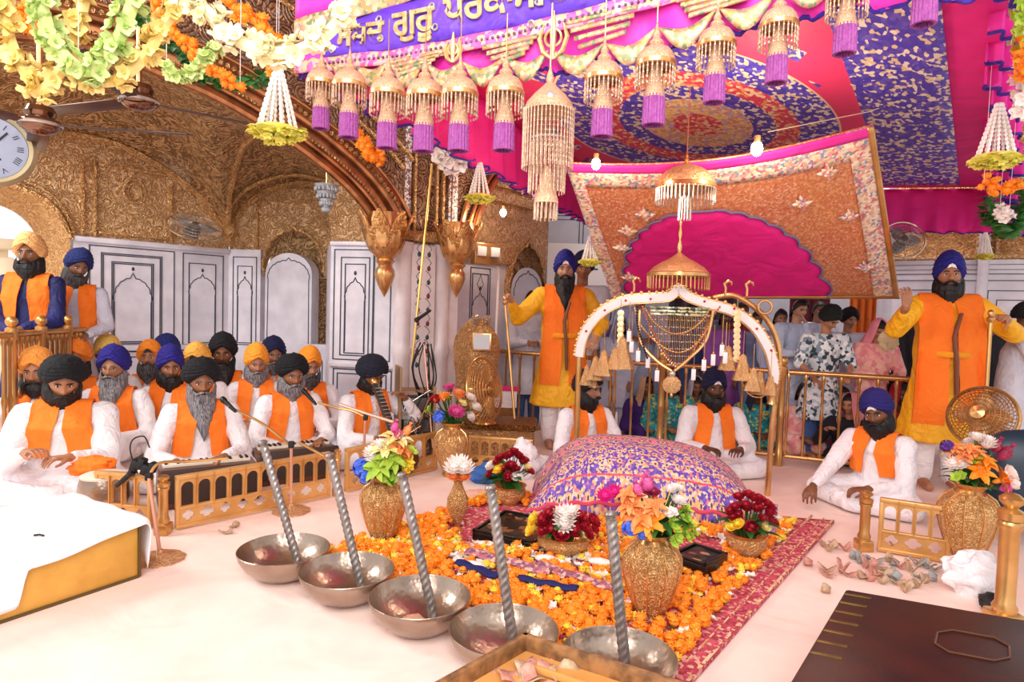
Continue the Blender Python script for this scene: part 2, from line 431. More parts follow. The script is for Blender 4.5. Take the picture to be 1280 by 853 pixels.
# ---- pier between the bays with two half shafts and the inlaid strip
P7, P8 = XY(497, 5.74), XY(572, 6.05)
pc = Wall('wall_pier', P7, P8, 0, HL, m_marb2)
fl = pc
def shaft(x, r, m):
    mb = MB(); pr = [(r*1.35, 0), (r*1.35, .3), (r*1.1, .34), (r, .4), (r*1.0, .78), (r*1.3, .84), (r*1.05, .9), (r, .95), (r, 1.7), (r*1.25, 1.74), (r*1.25, HL)]
    mb.lathe(pr, 20, TR(x, 0, 0), fn=lambda a, z: 1+.03*math.cos(8*a)); return mb
for i, px in enumerate((503, 551)):
    struct(shaft(U(pc, px), .075, 0).build('trim_%d' % (6+i), m_marb2, ml=pc.F))
xa, xb = U(pc, 511), U(pc, 540)
mb = MB(); mb.box(((xa+xb)/2, -.03, .9), (xb-xa, .06, 1.8)); struct(mb.build('trim_8', m_marb2, ml=pc.F))
# inlaid flowers on the strip
r1, g1 = plain('red_inlay', '7A2A38', .4), plain('green_inlay', '2E4A4A', .4)
mr, mg = MB(), MB()
for k in range(9):
    z = .72+k*.125
    for s in (-1, 1):
        cx = (xa+xb)/2+s*.048
        (mr if k % 2 else mg).ell((cx, -.062, z), .018, .004, .024, 8, 6)
        mg.tube([(cx, -.062, z+.02), (cx+s*.025, -.062, z+.05), (cx-s*.0, -.062, z+.085), (cx-s*.03, -.062, z+.105)], .003, 4)
mr.build('red_flower_inlay', r1, pc.o); mg.build('vine_inlay', g1, pc.o)
pc.rect(.02, xa-.02, .06, .6); pc.rect(xa, xb, .04, 1.78, .006); pc.done()
# upper pier: carved painted strips between gilded mouldings
mb = MB(); mb.box((pc.L/2, .05, 3.0), (pc.L+.1, .1, 2.36)); up = struct(mb.build('wall_pier_upper', m_paint, ml=pc.F))
sg = MB(); sw_ = MB()
for px in (514, 541, 549): sg.box((U(pc, px), -.02, 3.0), (.025, .06, 2.36), ch=.006)
for px, w_ in ((505, .07), (562, .09)): sw_.box((U(pc, px), -.012, 3.0), (w_, .03, 2.36), ch=.005)
sg.box((pc.L/2, -.03, HL+.06), (pc.L+.1, .1, .1), ch=.02)
struct(sg.build('trim_9', m_gold_bright, ml=pc.F))
struct(sw_.build('trim_10', speckle('blue_white_scrollwork', ['E9E4E2', '6C7A94', 'C9A27A', 'F2ECE6', '8A4A34'], 70, .4), ml=pc.F))
# ---- second bay wall
Q1, Q2 = XY(566, 6.12, 320), XY(679, 7.3, 320)
wq = Wall('wall_second_bay', Q1, Q2, 0, 1.72, m_marb)
a, b = U(wq, 587), U(wq, 612)
wq.rect(a, b, .74, 1.66); wq.rect(a+.03, b-.03, .78, 1.6); wq.arch(a+.04, b-.04, 1.2, 1.42, .8, 7)
wq.ink.tube([( (a+b)/2+x, -.002, 1.5+z) for x, z in ((0, -.08), (-.05, 0), (-.03, .02), (0, .09), (.03, .02), (.05, 0), (0, -.08))], .004, 4)
wq.rect(U(wq, 578), U(wq, 620), .1, .64); wq.done()
na, nb = wq.uv(632, 350)[0], wq.uv(674, 350)[0]; nc = (na+nb)/2; nz = wq.uv(655, 372)[1]; nt = wq.uv(655, 300)[1]
hole2 = [(nc+x, nz+z) for x, z in cusp(nb-na, nt-nz, 9, .12)]
out = [(0, 1.72), (hole2[0][0], 1.72), (hole2[0][0], nz)]+hole2+[(hole2[-1][0], nz), (hole2[-1][0], 1.72), (wq.L, 1.72), (wq.L, 3.6), (0, 3.6)]
mb = MB(); mb.prism(out, -.06, .05); struct(mb.build('wall_second_gold', m_gold_wall, ml=wq.F))
mb = MB(); mb.box((wq.L/2, .3, 2.3), (wq.L, .06, 1.6)); struct(mb.build('wall_second_back', m_gold_vault, ml=wq.F))
mb = MB(); za = wq.uv(655, 335)[1]; zs = wq.uv(655, 365)[1]
mb.prism([(na+.02, 0)]+[(nc-math.cos(PI*i/20)*(nb-na-.04)/2, zs+math.sin(PI*i/20)*(za-zs)) for i in range(21)]+[(nb-.02, 0)], -.065, .0)
q = struct(mb.build('trim_11', plain('marble_cool', 'D5D8E4', .3, c2='C6CAD8', ns=5), ml=wq.F))
mb = MB(); mb.tube([(nc+x, -.068, zs-.05+z) for x, z in cusp(nb-na-.14, za-zs+.02, 9, .15)], .005, 4); mb.build('inlay_line', m_ink, q)
mb = MB()
for z in (2.35, 2.5): mb.box((wq.L/2, -.08, z), (wq.L, .05, .03), ch=.008)
mb.tube([(x, -.07, z) for x, z in hole2], .016, 6); struct(mb.build('trim_12', m_gold_bright, ml=wq.F))
# ---- front arch, its bands, spandrel and the vault behind
fa = frame(V((XY(0, 4.3).x, XY(0, 4.3).y, 0)), XY(484, 5.66)-XY(0, 4.3)); fn_ = fa.to_3x3() @ V((0, 1, 0)); fo = fa.translation
def FA(px, py): p = fa.inverted() @ onplane(px, py, fo, fn_); return V((p.x, 0, p.z))
inner = spline([FA(*q) for q in ((-100, 42), (0, 45), (60, 50), (130, 66), (200, 92), (262, 118), (320, 150), (370, 182), (412, 214), (440, 240), (462, 268), (476, 296))], 4)
def offs(c, d):
    out = []
    for i, p in enumerate(c):
        t = (c[min(i+1, len(c)-1)]-c[max(i-1, 0)]).normalized(); out.append(p+V((-t.z, 0, t.x))*(-d if t.x < 0 else d))
    return out
mb = MB()
for d, r, y in ((.0, .035, -.02), (.07, .022, -.04), (.2, .03, -.06), (.3, .018, -.07)):
    mb.tube([p+V((0, y, 0)) for p in offs(inner, d)], r, 8)
struct(mb.build('trim_13', m_copper, ml=fa))
mb = MB(); A_, B_ = offs(inner, 0), offs(inner, .34)
mb.grid(lambda u, v: (A_[int(u*(len(A_)-1)+.5)].lerp(B_[int(u*(len(A_)-1)+.5)], v)), len(A_)-1, 4)
struct(mb.build('trim_14', m_copper, ml=fa))
mb = MB()   # bead row and leaf row
for d, st, r in ((.105, 2.1, .014), (.255, 3.2, .022)):
    cu = offs(inner, d); L = sum((cu[i+1]-cu[i]).length for i in range(len(cu)-1)); k = int(L/(r*2.2))
    for i in range(k):
        p = polyl(cu, i/k); mb.ell((p.x, -.035, p.z), r, .02, r*1.2, 6, 4)
struct(mb.build('trim_15', m_gold_bright, ml=fa))
ou = offs(inner, .33); xr = (fa.inverted() @ V((P7.x, P7.y, 0))).x+.03
mb = MB(); mb.prism([(p.x, p.z) for p in ou]+[(xr, ou[-1].z), (xr, 4.2), (ou[0].x-.5, 4.2), (ou[0].x-.5, ou[0].z)], 0, .12)
struct(mb.build('wall_spandrel', m_paint, ml=fa))
mb = MB()
for d in (.5, .62, .95): mb.tube([p+V((0, -.02, 0)) for p in offs(inner, d)][:-6], .02, 6)
struct(mb.build('trim_16', m_gold_bright, ml=fa))
bk = [W(*q) for q in ((-90, 165, 5.3), (0, 161, 5.56), (100, 170, 6.06), (150, 183, 6.3), (200, 209, 6.6), (240, 238, 6.84), (286, 293, 7.08), (300, 264, 7.06), (330, 240, 7.03), (370, 228, 6.98), (405, 231, 6.7), (435, 244, 6.1), (462, 272, 5.85), (480, 298, 5.7))]
bk2 = spline(bk[:7], 8)[:-1]+spline(bk[6:], 8)
fi = [fa @ p for p in inner]
fi2 = [polyl(fi, i/(len(bk2)-1)) for i in range(len(bk2))]
nb_ = len(bk2)
def vault(u, v):
    i = int(u*(nb_-1)+.5); p = bk2[i].lerp(fi2[i], v); p.z += .22*math.sin(PI*v)*math.sin(PI*min(1, max(0, u*1.1))); return p
mb = MB(); mb.grid(vault, nb_-1, 10); struct(mb.build('ceiling_vault', m_gold_vault))
mb = MB(); mb.tube([p-V((0, .02, .02)) for p in bk2[40:]], .035, 6)
mb.tube([vault(u, .12)-V((0, .02, .02)) for u in [i/60 for i in range(28, 61)]], .02, 6)
k0 = 48; mb.tube([vault(.46+.22*(v/10), v/10)-V((0, .01, .01)) for v in range(0, 10)], .03, 6)
mb.ell(tuple(W(287, 285, 7.0)), .07, .07, .13, 10, 8); mb.ell(tuple(W(287, 302, 6.95)), .05, .05, .06, 10, 8)
struct(mb.build('trim_17', m_gold_bright))
# second arch springing to the right
f2 = frame(V((XY(566, 6.0).x, XY(566, 6.0).y, 0)), XY(700, 6.9)-XY(566, 6.0)); n2 = f2.to_3x3() @ V((0, 1, 0))
def F2(px, py): p = f2.inverted() @ onplane(px, py, f2.translation, n2); return V((p.x, 0, p.z))
i2 = spline([F2(*q) for q in ((588, 300), (596, 268), (612, 235), (635, 205), (670, 175), (720, 150))], 5)
def o2(d): 
    return [p+V((-d*.8, 0, d*.55)) for p in i2]
mb = MB()
for d, r in ((0, .03), (.07, .02), (.17, .025)): mb.tube([p+V((0, -.03, 0)) for p in o2(d)], r, 6)
struct(mb.build('trim_18', m_copper, ml=f2))
ou2 = o2(.0); mb = MB(); mb.prism([(p.x, p.z) for p in ou2]+[(ou2[-1].x, 4.2), (-.05, 4.2), (-.05, ou2[0].z)], -.0, .06); struct(mb.build('wall_second_spandrel', m_paint, ml=f2))
# ---- right wall
HR = 1.95
r1_, r2_ = XY(1113, 7.45, 326), XY(1330, 6.6, 326)
wr = Wall('wall_right', r1_, r2_, 0, HR, m_marb)
for a, b in ((1128, 1176), (1234, 1320)):
    a, b = U(wr, a), U(wr, b); wr.rect(a, b, .74, 1.62); wr.rect(a+.08, b-.08, .78, 1.52); wr.arch(a+.1, b-.1, 1.15, 1.42, .8)
wr.rect(0, wr.L, 1.72, 1.8); wr.rect(0, wr.L, 1.84, 1.90, .006); wr.done()
mb = MB(); mb.box((wr.L/2, .05, 3.05), (wr.L, .1, 2.2)); struct(mb.build('wall_right_gold', m_gold_bright, ml=wr.F))
mb = MB()
for z, w_ in ((HR+.03, .04), (HR+.45, .04)): mb.box((wr.L/2, -.02, z), (wr.L, .06, w_), ch=.01)
for px in (1218, 1242): mb.box((U(wr, px), -.02, HR+.25), (.035, .06, .45), ch=.01)
struct(mb.build('trim_19', m_gold_wall, ml=wr.F))
mb = MB(); mb.box((U(wr, 1226), -.06, 1.5), (.1, .1, 1.7), ch=.03); struct(mb.build('trim_20', m_marb, ml=wr.F))
# ---- the hall seen behind the railing: far wall, pillar, curtains
f0, f1 = XY(560, 9.2), XY(1200, 8.8)
wf = Wall('wall_back', f0, f1, 0, 4.2, plain('far_wall', 'C9CBD6', .6, c2='B4B6C4', ns=2))
wf.panel(.4, 1.9, .6, 2.6); wf.panel(2.2, 3.6, .6, 2.6); wf.done()
mb = MB(); p = XY(1104, 7.2); mb.box((0, 0, 1.5), (.12, .12, 3), ch=.02); struct(mb.build('trim_21', m_marb, ml=TR(p.x, p.y, 0)))
# ================================================================ people
def g3(x, s): return math.exp(-(x/s)**2)
def head_mb():
    mb = MB(); nu, nv = 56, 44; vs = []
    for i in range(nv+1):
        t = PI*i/nv
        for j in range(nu):
            # more columns towards the face (-Y)
            a = -PI/2 + (j/nu-.5)*2*PI; a = -PI/2 + (a+PI/2) - .45*math.sin(a+PI/2)
            d = V((math.sin(t)*math.cos(a), math.sin(t)*math.sin(a), math.cos(t)))
            x, y, z = d.x*.074, d.y*.094, d.z*.117
            if z < -.02: 
                k = 1-.36*sstep(-.02, -.115, z); x *= k
                if y > 0: y *= 1-.35*sstep(-.02, -.1, z)
            if y < 0:
                f = sstep(0, -.05, y)
                y -= f*(.006*g3(z-.026, .016)*g3(x, .05))
                y += f*(.012*g3(z-.002, .014)*(g3(x-.031, .016)+g3(x+.031, .016)))
                nz = sstep(.014, -.03, z)*(1-sstep(-.036, -.05, z))
                y -= f*(.026*nz*g3(x, .0095+.006*sstep(0, -.035, z)) + .008*g3(z+.005, .02)*g3(x, .010))
                y -= f*.007*(1-sstep(-.036, -.05, z))*sstep(-.015, -.03, z)*g3(abs(x)-.012, .007)
                y -= f*.006*(g3(x-.042, .02)+g3(x+.042, .02))*g3(z+.022, .02)
                y -= f*(.007*g3(z+.062, .006)+.008*g3(z+.075, .007))*g3(x, .02)
                y += f*.004*g3(z+.0685, .003)*g3(x, .02)
                y -= f*.010*g3(z+.1, .016)*g3(x, .025)
            vs.append((x, y, z))
    fs = [(i*nu+j, (i+1)*nu+j, (i+1)*nu+(j+1) % nu, i*nu+(j+1) % nu) for i in range(nv) for j in range(nu)]
    mb.add(vs, fs)
    for s in (-1, 1):
        mb.ell((s*.075, .008, -.008), .009, .018, .03, 10, 8); mb.ell((s*.08, .004, -.004), .007, .012, .02, 8, 6)
    return mb
HEAD = head_mb()
def eyes_mb(s=1):
    mb = MB()
    if 1:
        mb.ell((s*.0305, -.0745, .001), .0125, .0095, .0085, 12, 8, mi=0)
        mb.ell((s*.0305, -.0825, .001), .0058, .003, .0062, 10, 6, mi=1)
        mb.tube([(s*.0305+q*.0155, -.0825+abs(q)*.004, .0045+.0055*(1-q*q)) for q in (-1, -.5, 0, .5, 1)], .0022, 5, mi=1)
    return mb
def brows_mb(s=1):
    mb = MB()
    if 1:
        mb.tube([(s*x, y, z) for x, y, z in ((.012, -.096, .020), (.024, -.097, .0255), (.038, -.092, .026), (.052, -.078, .019))], [(.003, .0045), (.004, .005), (.0035, .004), (.0015, .002)], 6)
    return mb
def turban_mb(kind=0):
    """wrapped turban, in head coordinates"""
    mb = MB(); nu, nv = 64, 34; vs = []
    W_, D_, H_ = ((.108, .125, .118), (.102, .122, .13), (.122, .126, .105))[kind]
    for j in range(nv+1):
        v = j/nv
        for i in range(nu):
            a = 2*PI*i/nu; x0, y0 = math.sin(a), -math.cos(a)          # a=0 front
            fa_ = abs(math.atan2(x0, -y0))                              # 0 front .. pi back
            zb = .082 - .105*min(1, fa_/1.35) - .03*sstep(1.4, 3.1, fa_)
            q = min(1, v/.2); t = max(0, (v-.2)/.8); bul = math.sin(q*PI/2)
            R = max(0, math.cos(t*PI/2))**.8 if t < 1 else 0
            rx = lerp(.079, W_, bul)*R; ry = lerp(.099, D_, bul)*R
            zt = .055+H_; zm = lerp(zb, .075, .45)
            z = lerp(zb, zm, q) if v < .2 else lerp(zm, zt, math.sin(t*PI/2))
            # wraps: chevrons at the front
            ph = v*9 + .9*abs(x0)*(1 if kind != 1 else .6) + (.8*x0 if kind == 2 else 0)
            fr = ph-math.floor(ph); rid = .009*(1-fr)*(1-t*.6) if .02 < v < .97 else 0
            # layered edge in front: small notch above the forehead
            nn = noise.noise(V((x0*2, y0*2, z*12)))*.003
            rx += rid+nn; ry += rid+nn
            yo = .012 + (.012*v if kind != 2 else 0)
            vs.append((x0*rx, y0*ry*(1 if y0 < 0 else 1.02)+yo, z+(.012*math.cos(a)*v)))
    fs = [(j*nu+i, j*nu+(i+1) % nu, (j+1)*nu+(i+1) % nu, (j+1)*nu+i) for j in range(nv) for i in range(nu)]
    mb.add(vs, fs)
    return mb
def under_mb():
    mb = MB(); mb.prism([(-.03, .045), (0, .056), (.03, .045), (.014, .08), (0, .094), (-.014, .08)], -.104, -.07); return mb
def beard_mb(L=.16, wd=.075, full=1.0, seed=0):
    """beard from ear to ear, length L below the chin, with strand relief, plus moustache"""
    mb = MB(); nu, nv = 48, 30; vs = []
    for j in range(nv+1):
        v = j/nv
        for i in range(nu+1):
            u = i/nu*2-1                                                # -1 ear .. 1 ear
            a = u*rad(98)
            top = -.073 + .085*abs(u)**2.0                               # upper line: under the nose to the sideburns
            zend = -.12 - L*(1-abs(u)**1.5)**(.8 if L < .2 else 1.1)
            z = lerp(top, zend, v)
            # horizontal radius
            hx, hy = .079, .1
            k = 1+ (.22*full)*math.sin(min(1, v*1.6)*PI/2)
            tap = 1 - sstep(-.12, -.12-L*1.05, z)*.62
            x = math.sin(a)*hx*k*tap*(wd/.075 if v > .2 else lerp(1, wd/.075, v/.2)); y = -math.cos(a)*hy*k*(.94 if z < -.12 else 1)+.002
            if z < -.06: y += .028*sstep(-.06, -.22, z) if L < .2 else -.055*sstep(-.1, -.28, z)
            st = noise.noise(V((x*90+seed, y*90, z*14)))*.006 + noise.noise(V((x*30, y*30, z*12+seed)))*.008
            e = min(1, v*8, (1-v)*5)
            vs.append((x*(1+st*8*e), y-st*e, z + (.01*noise.noise(V((u*9+seed, 0, 3.1))) if v > .9 else 0)))
    w = nu+1
    n0 = len(vs)
    vs2 = [(x*.55, y*.5+.02, z) for x, y, z in vs]
    fs = [(j*w+i, j*w+i+1, (j+1)*w+i+1, (j+1)*w+i) for j in range(nv) for i in range(nu)]
    fs += [(n0+j*w+i+1, n0+j*w+i, n0+(j+1)*w+i, n0+(j+1)*w+i+1) for j in range(nv) for i in range(nu)]
    fs += [(nv*w+i, nv*w+i+1, n0+nv*w+i+1, n0+nv*w+i) for i in range(nu)]
    mb.add(vs+vs2, fs)
    for s in (-1, 1):
        mb.tube([(s*x, y, z) for x, y, z in ((.001, -.112, -.052), (.014, -.112, -.054), (.03, -.104, -.061), (.046, -.092, -.078))], [(.006, .008), (.008, .011), (.009, .013), (.006, .011)], 8)
    return mb
def stubble_mb():
    mb = MB()
    for s in (-1, 1):
        mb.tube([(s*x, y, z) for x, y, z in ((.001, -.108, -.053), (.014, -.107, -.055), (.026, -.1, -.06))], [(.003, .004), (.003, .004), (.001, .002)], 6)
    return mb
def hair_mb(long=0):
    mb = MB(); nu, nv = 40, 26; vs = []; 
    for j in range(nv+1):
        v = j/nv
        for i in range(nu):
            a = 2*PI*i/nu; x0, y0 = math.sin(a), -math.cos(a); fa_ = abs(math.atan2(x0, -y0))
            zb = .07 - .09*sstep(.5, 1.5, fa_) - (.10+long)*sstep(1.3, 2.2, fa_)
            t = max(0, (v-.15)/.85); R = math.cos(t*PI/2)**.6
            z = zb+(.132-zb)*v; n_ = noise.noise(V((x0*8, y0*8, z*20)))*.004
            vs.append((x0*(.084*R+n_), y0*(.103*R+n_)+.006, z))
    fs = [(j*nu+i, j*nu+(i+1) % nu, (j+1)*nu+(i+1) % nu, (j+1)*nu+i) for j in range(nv) for i in range(nu)]
    return mb.add(vs, fs)
def shawl_mb():
    mb = MB(); nu, nv = 48, 30; vs = []
    for j in range(nv+1):
        v = j/nv
        for i in range(nu+1):
            u = i/nu*2-1; a = PI+u*rad(142)                             # open at the face
            x0, y0 = math.sin(a), -math.cos(a)
            ph = v
            if ph < .45:
                t = ph/.45*PI/2; r = math.sin(t)**.7; z = .145*math.cos(t)-.01*0
                rx, ry = .096*r, .118*r
            else:
                t = (ph-.45)/.55; z = -.0-.26*t; rx = lerp(.096, .17, t**1.3); ry = lerp(.118, .12, t)
            f = .006*math.sin(u*16+z*20)*sstep(.3, .8, v)
            vs.append((x0*(rx+f), y0*(ry+f)+.008, z))
    w = nu+1
    fs = [(j*w+i, j*w+i+1, (j+1)*w+i+1, (j+1)*w+i) for j in range(nv) for i in range(nu)]
    n0 = len(vs); vs2 = [(x*.965, y*.965, z-.002) for x, y, z in vs]
    fs += [(n0+a, n0+d, n0+c, n0+b) for a, b, c, d in fs[:nu*nv]]
    fs += [(j*w, (j+1)*w, n0+(j+1)*w, n0+j*w) for j in range(nv)]+[(j*w+nu, n0+j*w+nu, n0+(j+1)*w+nu, (j+1)*w+nu) for j in range(nv)]
    return mb.add(vs+vs2, fs)
def glasses_mb():
    mb = MB()
    for s in (-1, 1):
        mb.tube([(s*.032+.021*math.cos(q), -.106, -.002+.016*math.sin(q)) for q in [i/14*2*PI for i in range(15)]], .0016, 5)
        mb.tube([(s*.053, -.106, 0), (s*.078, -.06, .002), (s*.08, .0, 0)], .0016, 5)
    mb.tube([(-.011, -.107, 0), (0, -.11, .003), (.011, -.107, 0)], .0016, 5); return mb
def hand_into(mb, M, side, curl=24, mi=0):
    """hand: wrist at origin, fingers along +Y, palm facing -Z, side=+1 puts the thumb at +X"""
    mb.tube([(0, -.03, 0), (0, .0, 0), (0, .03, 0), (0, .065, 0), (0, .088, 0)], [(.019, .026), (.018, .027), (.017, .038), (.015, .041), (.010, .037)], 12, M, mi, up=(0, 0, 1))
    for k, (x, L) in enumerate(((.035, .072), (.0118, .08), (-.0118, .075), (-.035, .06))):
        x *= side; p = V((x, .08, 0)); a = 0; pts = [p-V((0, .015, 0)), p.copy()]; c = curl*(1+.08*k)
        for q, l in enumerate((.42, .33, .25)):
            a += rad(c*(.75, 1.1, .8)[q]); p = p+V((x*.12*L*l/.03 if q == 0 else 0, math.cos(a)*L*l, -math.sin(a)*L*l)); pts.append(p.copy())
        pts.append(pts[-1]+(pts[-1]-pts[-2]).normalized()*.005)
        mb.tube(pts, [.009, .009, .0085, .0078, .0068, .003], 8, M, mi)
    b = V((side*.026, .018, -.004)); a1 = rad(42-curl*.25)
    p1 = b+V((side*math.sin(a1)*.034, math.cos(a1)*.034, -.006-.0002*curl)); p2 = p1+V((side*math.sin(a1*.4)*.03, math.cos(a1*.4)*.028, -.008-.0003*curl)); p3 = p2+V((-side*.004, .022, -.006-.0002*curl))
    mb.tube([b-V((side*.01, .01, 0)), b, p1, p2, p3, p3+(p3-p2)*.2], [.012, .0135, .0115, .0095, .008, .003], 8, M, mi)
def hand_frame(wr, fdir, up):
    y = V(fdir).normalized(); z = V(up); z = (z-y*z.dot(y)).normalized(); x = y.cross(z)
    m = Matrix((x, y, z)).transposed().to_4x4(); m.translation = wr; return m
def ik(S, T, a, b, pole):
    S, T = V(S), V(T); d = T-S; L = min(d.length, a+b-.005); d.normalize(); T = S+d*L
    x = (a*a-b*b+L*L)/(2*L); h = math.sqrt(max(0, a*a-x*x)); p = V(pole); p = (p-d*p.dot(d)).normalized()
    return S+d*x+p*h, T
SKIN = {}
def skin(k):
    c = ('A87250', 'B98463', '8A5A3E', '6E4630', 'C99A7C', '96674A')[k]; c2 = ('8E5A3C', 'A36D4E', '714529', '55331F', 'B28164', '7C5238')[k]
    return plain('skin_%d' % k, c, .5, 0, c2=c2, ns=14, bump=.1, bs=220, bd=.001, Subsurface_Weight=.08)
m_eye = plain('eye_white', 'E8E0DC', .25); m_iris = plain('iris', '1E120C', .15)
def hairm(name, c, c2):
    if name in MATS: return MATS[name]
    t = NT(name); o = t.co('Object', (140, 140, 9)); n = t.noise(o, 1, 3); t.bump(n, .6, .004)
    MATS[name] = t.fin(t.ramp(n, [(.35, c), (.65, c2)]), .55); return MATS[name]
H_BLACK = hairm('beard_black', '040405', '0E0D0F'); H_GREY = hairm('beard_grey', '3B3B40', '9A9598'); H_WHITE = hairm('beard_pale', '8A8484', 'D8D2D0'); H_MIX = hairm('beard_dark_grey', '1C1C20', '5E5A5C')
_tm = {}
TPL = {'turban0': lambda: turban_mb(0), 'turban1': lambda: turban_mb(1), 'turban2': lambda: turban_mb(2), 'eye': eyes_mb, 'eyebrow': brows_mb, 'eyeL': lambda: eyes_mb(-1), 'eyebrowL': lambda: brows_mb(-1), 'under': under_mb,
       'beard_short': lambda: beard_mb(.055, .08, .9), 'beard_mid': lambda: beard_mb(.12, .08, 1.0, 2), 'beard_long': lambda: beard_mb(.26, .074, .9, 5),
       'moustache': stubble_mb, 'hair': hair_mb, 'hair_long': lambda: hair_mb(.09), 'shawl': shawl_mb, 'glasses': glasses_mb}
def tpl(kind, mats):
    if not isinstance(mats, (list, tuple)): mats = [mats]
    k = (kind,)+tuple(m.name for m in mats)
    if k not in _tm: _tm[k] = TPL[kind]().mesh(kind, mats, 60)
    return _tm[k]
WHITE = cloth('white_cotton', 'F6F2F4', 'ECE8EE', .85, .5, fs=9)
ORANGE = cloth('orange_scarf', 'FF8420', 'F97412', .8, .3, fs=9)
T = lambda n, c, c2: cloth(n, c, c2, .85, .5, fs=14)
TB_BLACK, TB_NAVY, TB_BLUE = T('turban_black', '03040A', '070912'), T('turban_navy', '0A0F38', '0E1446'), T('turban_blue', '1B1670', '241C86')
TB_ORANGE, TB_YELLOW, TB_PEACH = T('turban_orange', 'FF9A2E', 'F78B22'), T('turban_yellow', 'F6CF6A', 'EDC05A'), T('turban_peach', 'F6BE7C', 'EDB270')
LAST = {}
def person(label, loc, rz=0, pose='sit', s=1.0, lean=(6, 0), head=(0, 0, 0), hands=None, hk=None, robe=WHITE, scarf=ORANGE, sk=0, turban=('turban0', TB_BLACK), beard=('beard_mid', H_BLACK),
           fat=1.0, under=None, group=None, extra=(), scarf_end=.09, hem=.45, legs=WHITE, cat='person', sleeve=0, curl=(26, 26), brow=None, wscarf=.118, pants=True, elbow=None, belt=None, simple=False, compact=False):
    root = thing('person', label, cat, loc, rz, group, s)
    sit = pose == 'sit'
    B = V((0, 0, .12 if sit else .93)); Lt = .395 if sit else .47
    Tm = TR(*B) @ RX(lean[0]) @ RY(lean[1])
    sh = Lt-.03; nk = Lt+.06
    Hm = Tm @ TR(0, -.012, Lt+.205) @ RZ(head[0]) @ RX(head[1]) @ RY(head[2])
    hw = .175*min(fat, 1.15)
    Ls, Rs = Tm @ V((hw, 0, sh)), Tm @ V((-hw, 0, sh))
    if hands is None and compact: hands = [(.08, -.25, .22), (-.08, -.25, .22)]
    if hands is None: hands = [(.14, -.36, .26), (-.14, -.36, .26)] if sit else [(.24, -.05, .85), (-.24, -.05, .85)]
    arms = []
    for k, S_ in enumerate((Ls, Rs)):
        sgn = 1 if k == 0 else -1
        pole = (elbow[k] if elbow and elbow[k] else (sgn*.7, .3, -.9))
        arms.append((S_,)+ik(S_, hands[k], .30, .27, pole))
    # --- skin: torso core, neck, arms, head and hands are one mesh
    mb = MB()
    mb.tube([Tm @ V((0, 0, z)) for z in (0, .15, .3, sh)], [(.09, .11), (.09, .11), (.1, .13), (.06, .12)], 10, up=(0, -1, 0))
    mb.cap(Tm @ V((0, .01, sh-.02)), Hm @ V((0, .02, -.05)), .055, .055)
    for k, (S_, E_, T_) in enumerate(arms):
        mb.cap(S_, E_, .045, .038); mb.cap(E_, T_, .037, .026)
    body = mb
    body.merge(HEAD, Hm)
    for k, (S_, E_, T_) in enumerate(arms):
        sgn = 1 if k == 0 else -1
        h = (hk[k] if hk and hk[k] else None) or {}
        fd = V(h.get('dir', tuple((T_-E_).normalized()+V((-sgn*.25, 0, -.1)))))
        up = V(h.get('up', (0, 0, 1)))
        hand_into(body, hand_frame(T_, fd, up), -sgn if not h.get('flip') else sgn, h.get('curl', curl[k]))
    if not sit and pants is False: pass
    if not sit:
        for q in (-1, 1): body.cap((q*.1, -.02, .05), (q*.1, -.16, .03), .04, .03); body.cap((q*.1, 0, .06), (q*.06, 0, .95), .04, .09)
    remesh(body, .0062 if not simple else .009, 1).build('body', skin(sk), root, 0)
    # --- clothes
    cm = MB(); f = fat
    pr = [(0, .165, .13), (.12, .17, .13), (.24, .165, .125), (.34, .18, .125), (sh, .15, .095), (sh+.045, .075, .07)]
    cm.tube([Tm @ V((0, 0, z)) for z, a, b in pr], [(b*f, a*f) for z, a, b in pr], 16, up=tuple(Tm.to_3x3() @ V((0, -1, 0))))
    cm.cap(Ls, Rs, .068*min(f, 1.2), None)
    for k, (S_, E_, T_) in enumerate(arms):
        cut = .035 if not sleeve else sleeve
        e2 = T_ + (E_-T_).normalized()*cut
        cm.cap(S_, E_, .074*min(f, 1.25), .062*min(f, 1.2))
        if sleeve < .2: cm.cap(E_, e2, .062*min(f, 1.15), .042)
    if sit:
        cm.ell((0, 0, .1), .21*f, .17*f, .12, 14, 10)
        for q in (-1, 1):
            if compact: cm.cap((q*.08, 0, .1), (q*.12, -.24, .14), .09, .075); cm.cap((q*.12, -.24, .1), (q*.08, -.05, .06), .06, .05)
            else: cm.cap((q*.1, -.02, .11), (q*.33, -.27, .1), .11, .085); cm.cap((q*.33, -.27, .085), (-q*.03, -.42, .07), .08, .06)
        if not compact: cm.ell((0, -.22, .07), .28, .2, .08, 16, 8)
    else:
        n_ = 9; cm.lathe([(.16*f, .95), (.175*f, .8), (.2*f, .65), (.235*f, hem+.0)], 30, fn=lambda a, z: 1+.05*math.sin(n_*a)*(1-(z-hem)/.6), sy=.78, cap=True)
    tq = MB(); tq.tube([Tm @ V((0, 0, z)) for z, a, b in [(-.3, .17, .135), (-.1, .17, .135)]+pr], [(b*f+.004, a*f+.03) for z, a, b in [(-.3, .19, .16), (-.1, .18, .15)]+pr], 28, up=tuple(Tm.to_3x3() @ V((0, -1, 0)))); tq.cap(Ls, Rs, .068*min(f, 1.2)+.004, None, 16)
    if sit: tq.ell((0, -.16, .07), .28, .27, .085, 20, 10)
    cm = remesh(cm, .015, 7)
    seed = R_.random()*50; TmI = Tm.inverted(); nvx = []
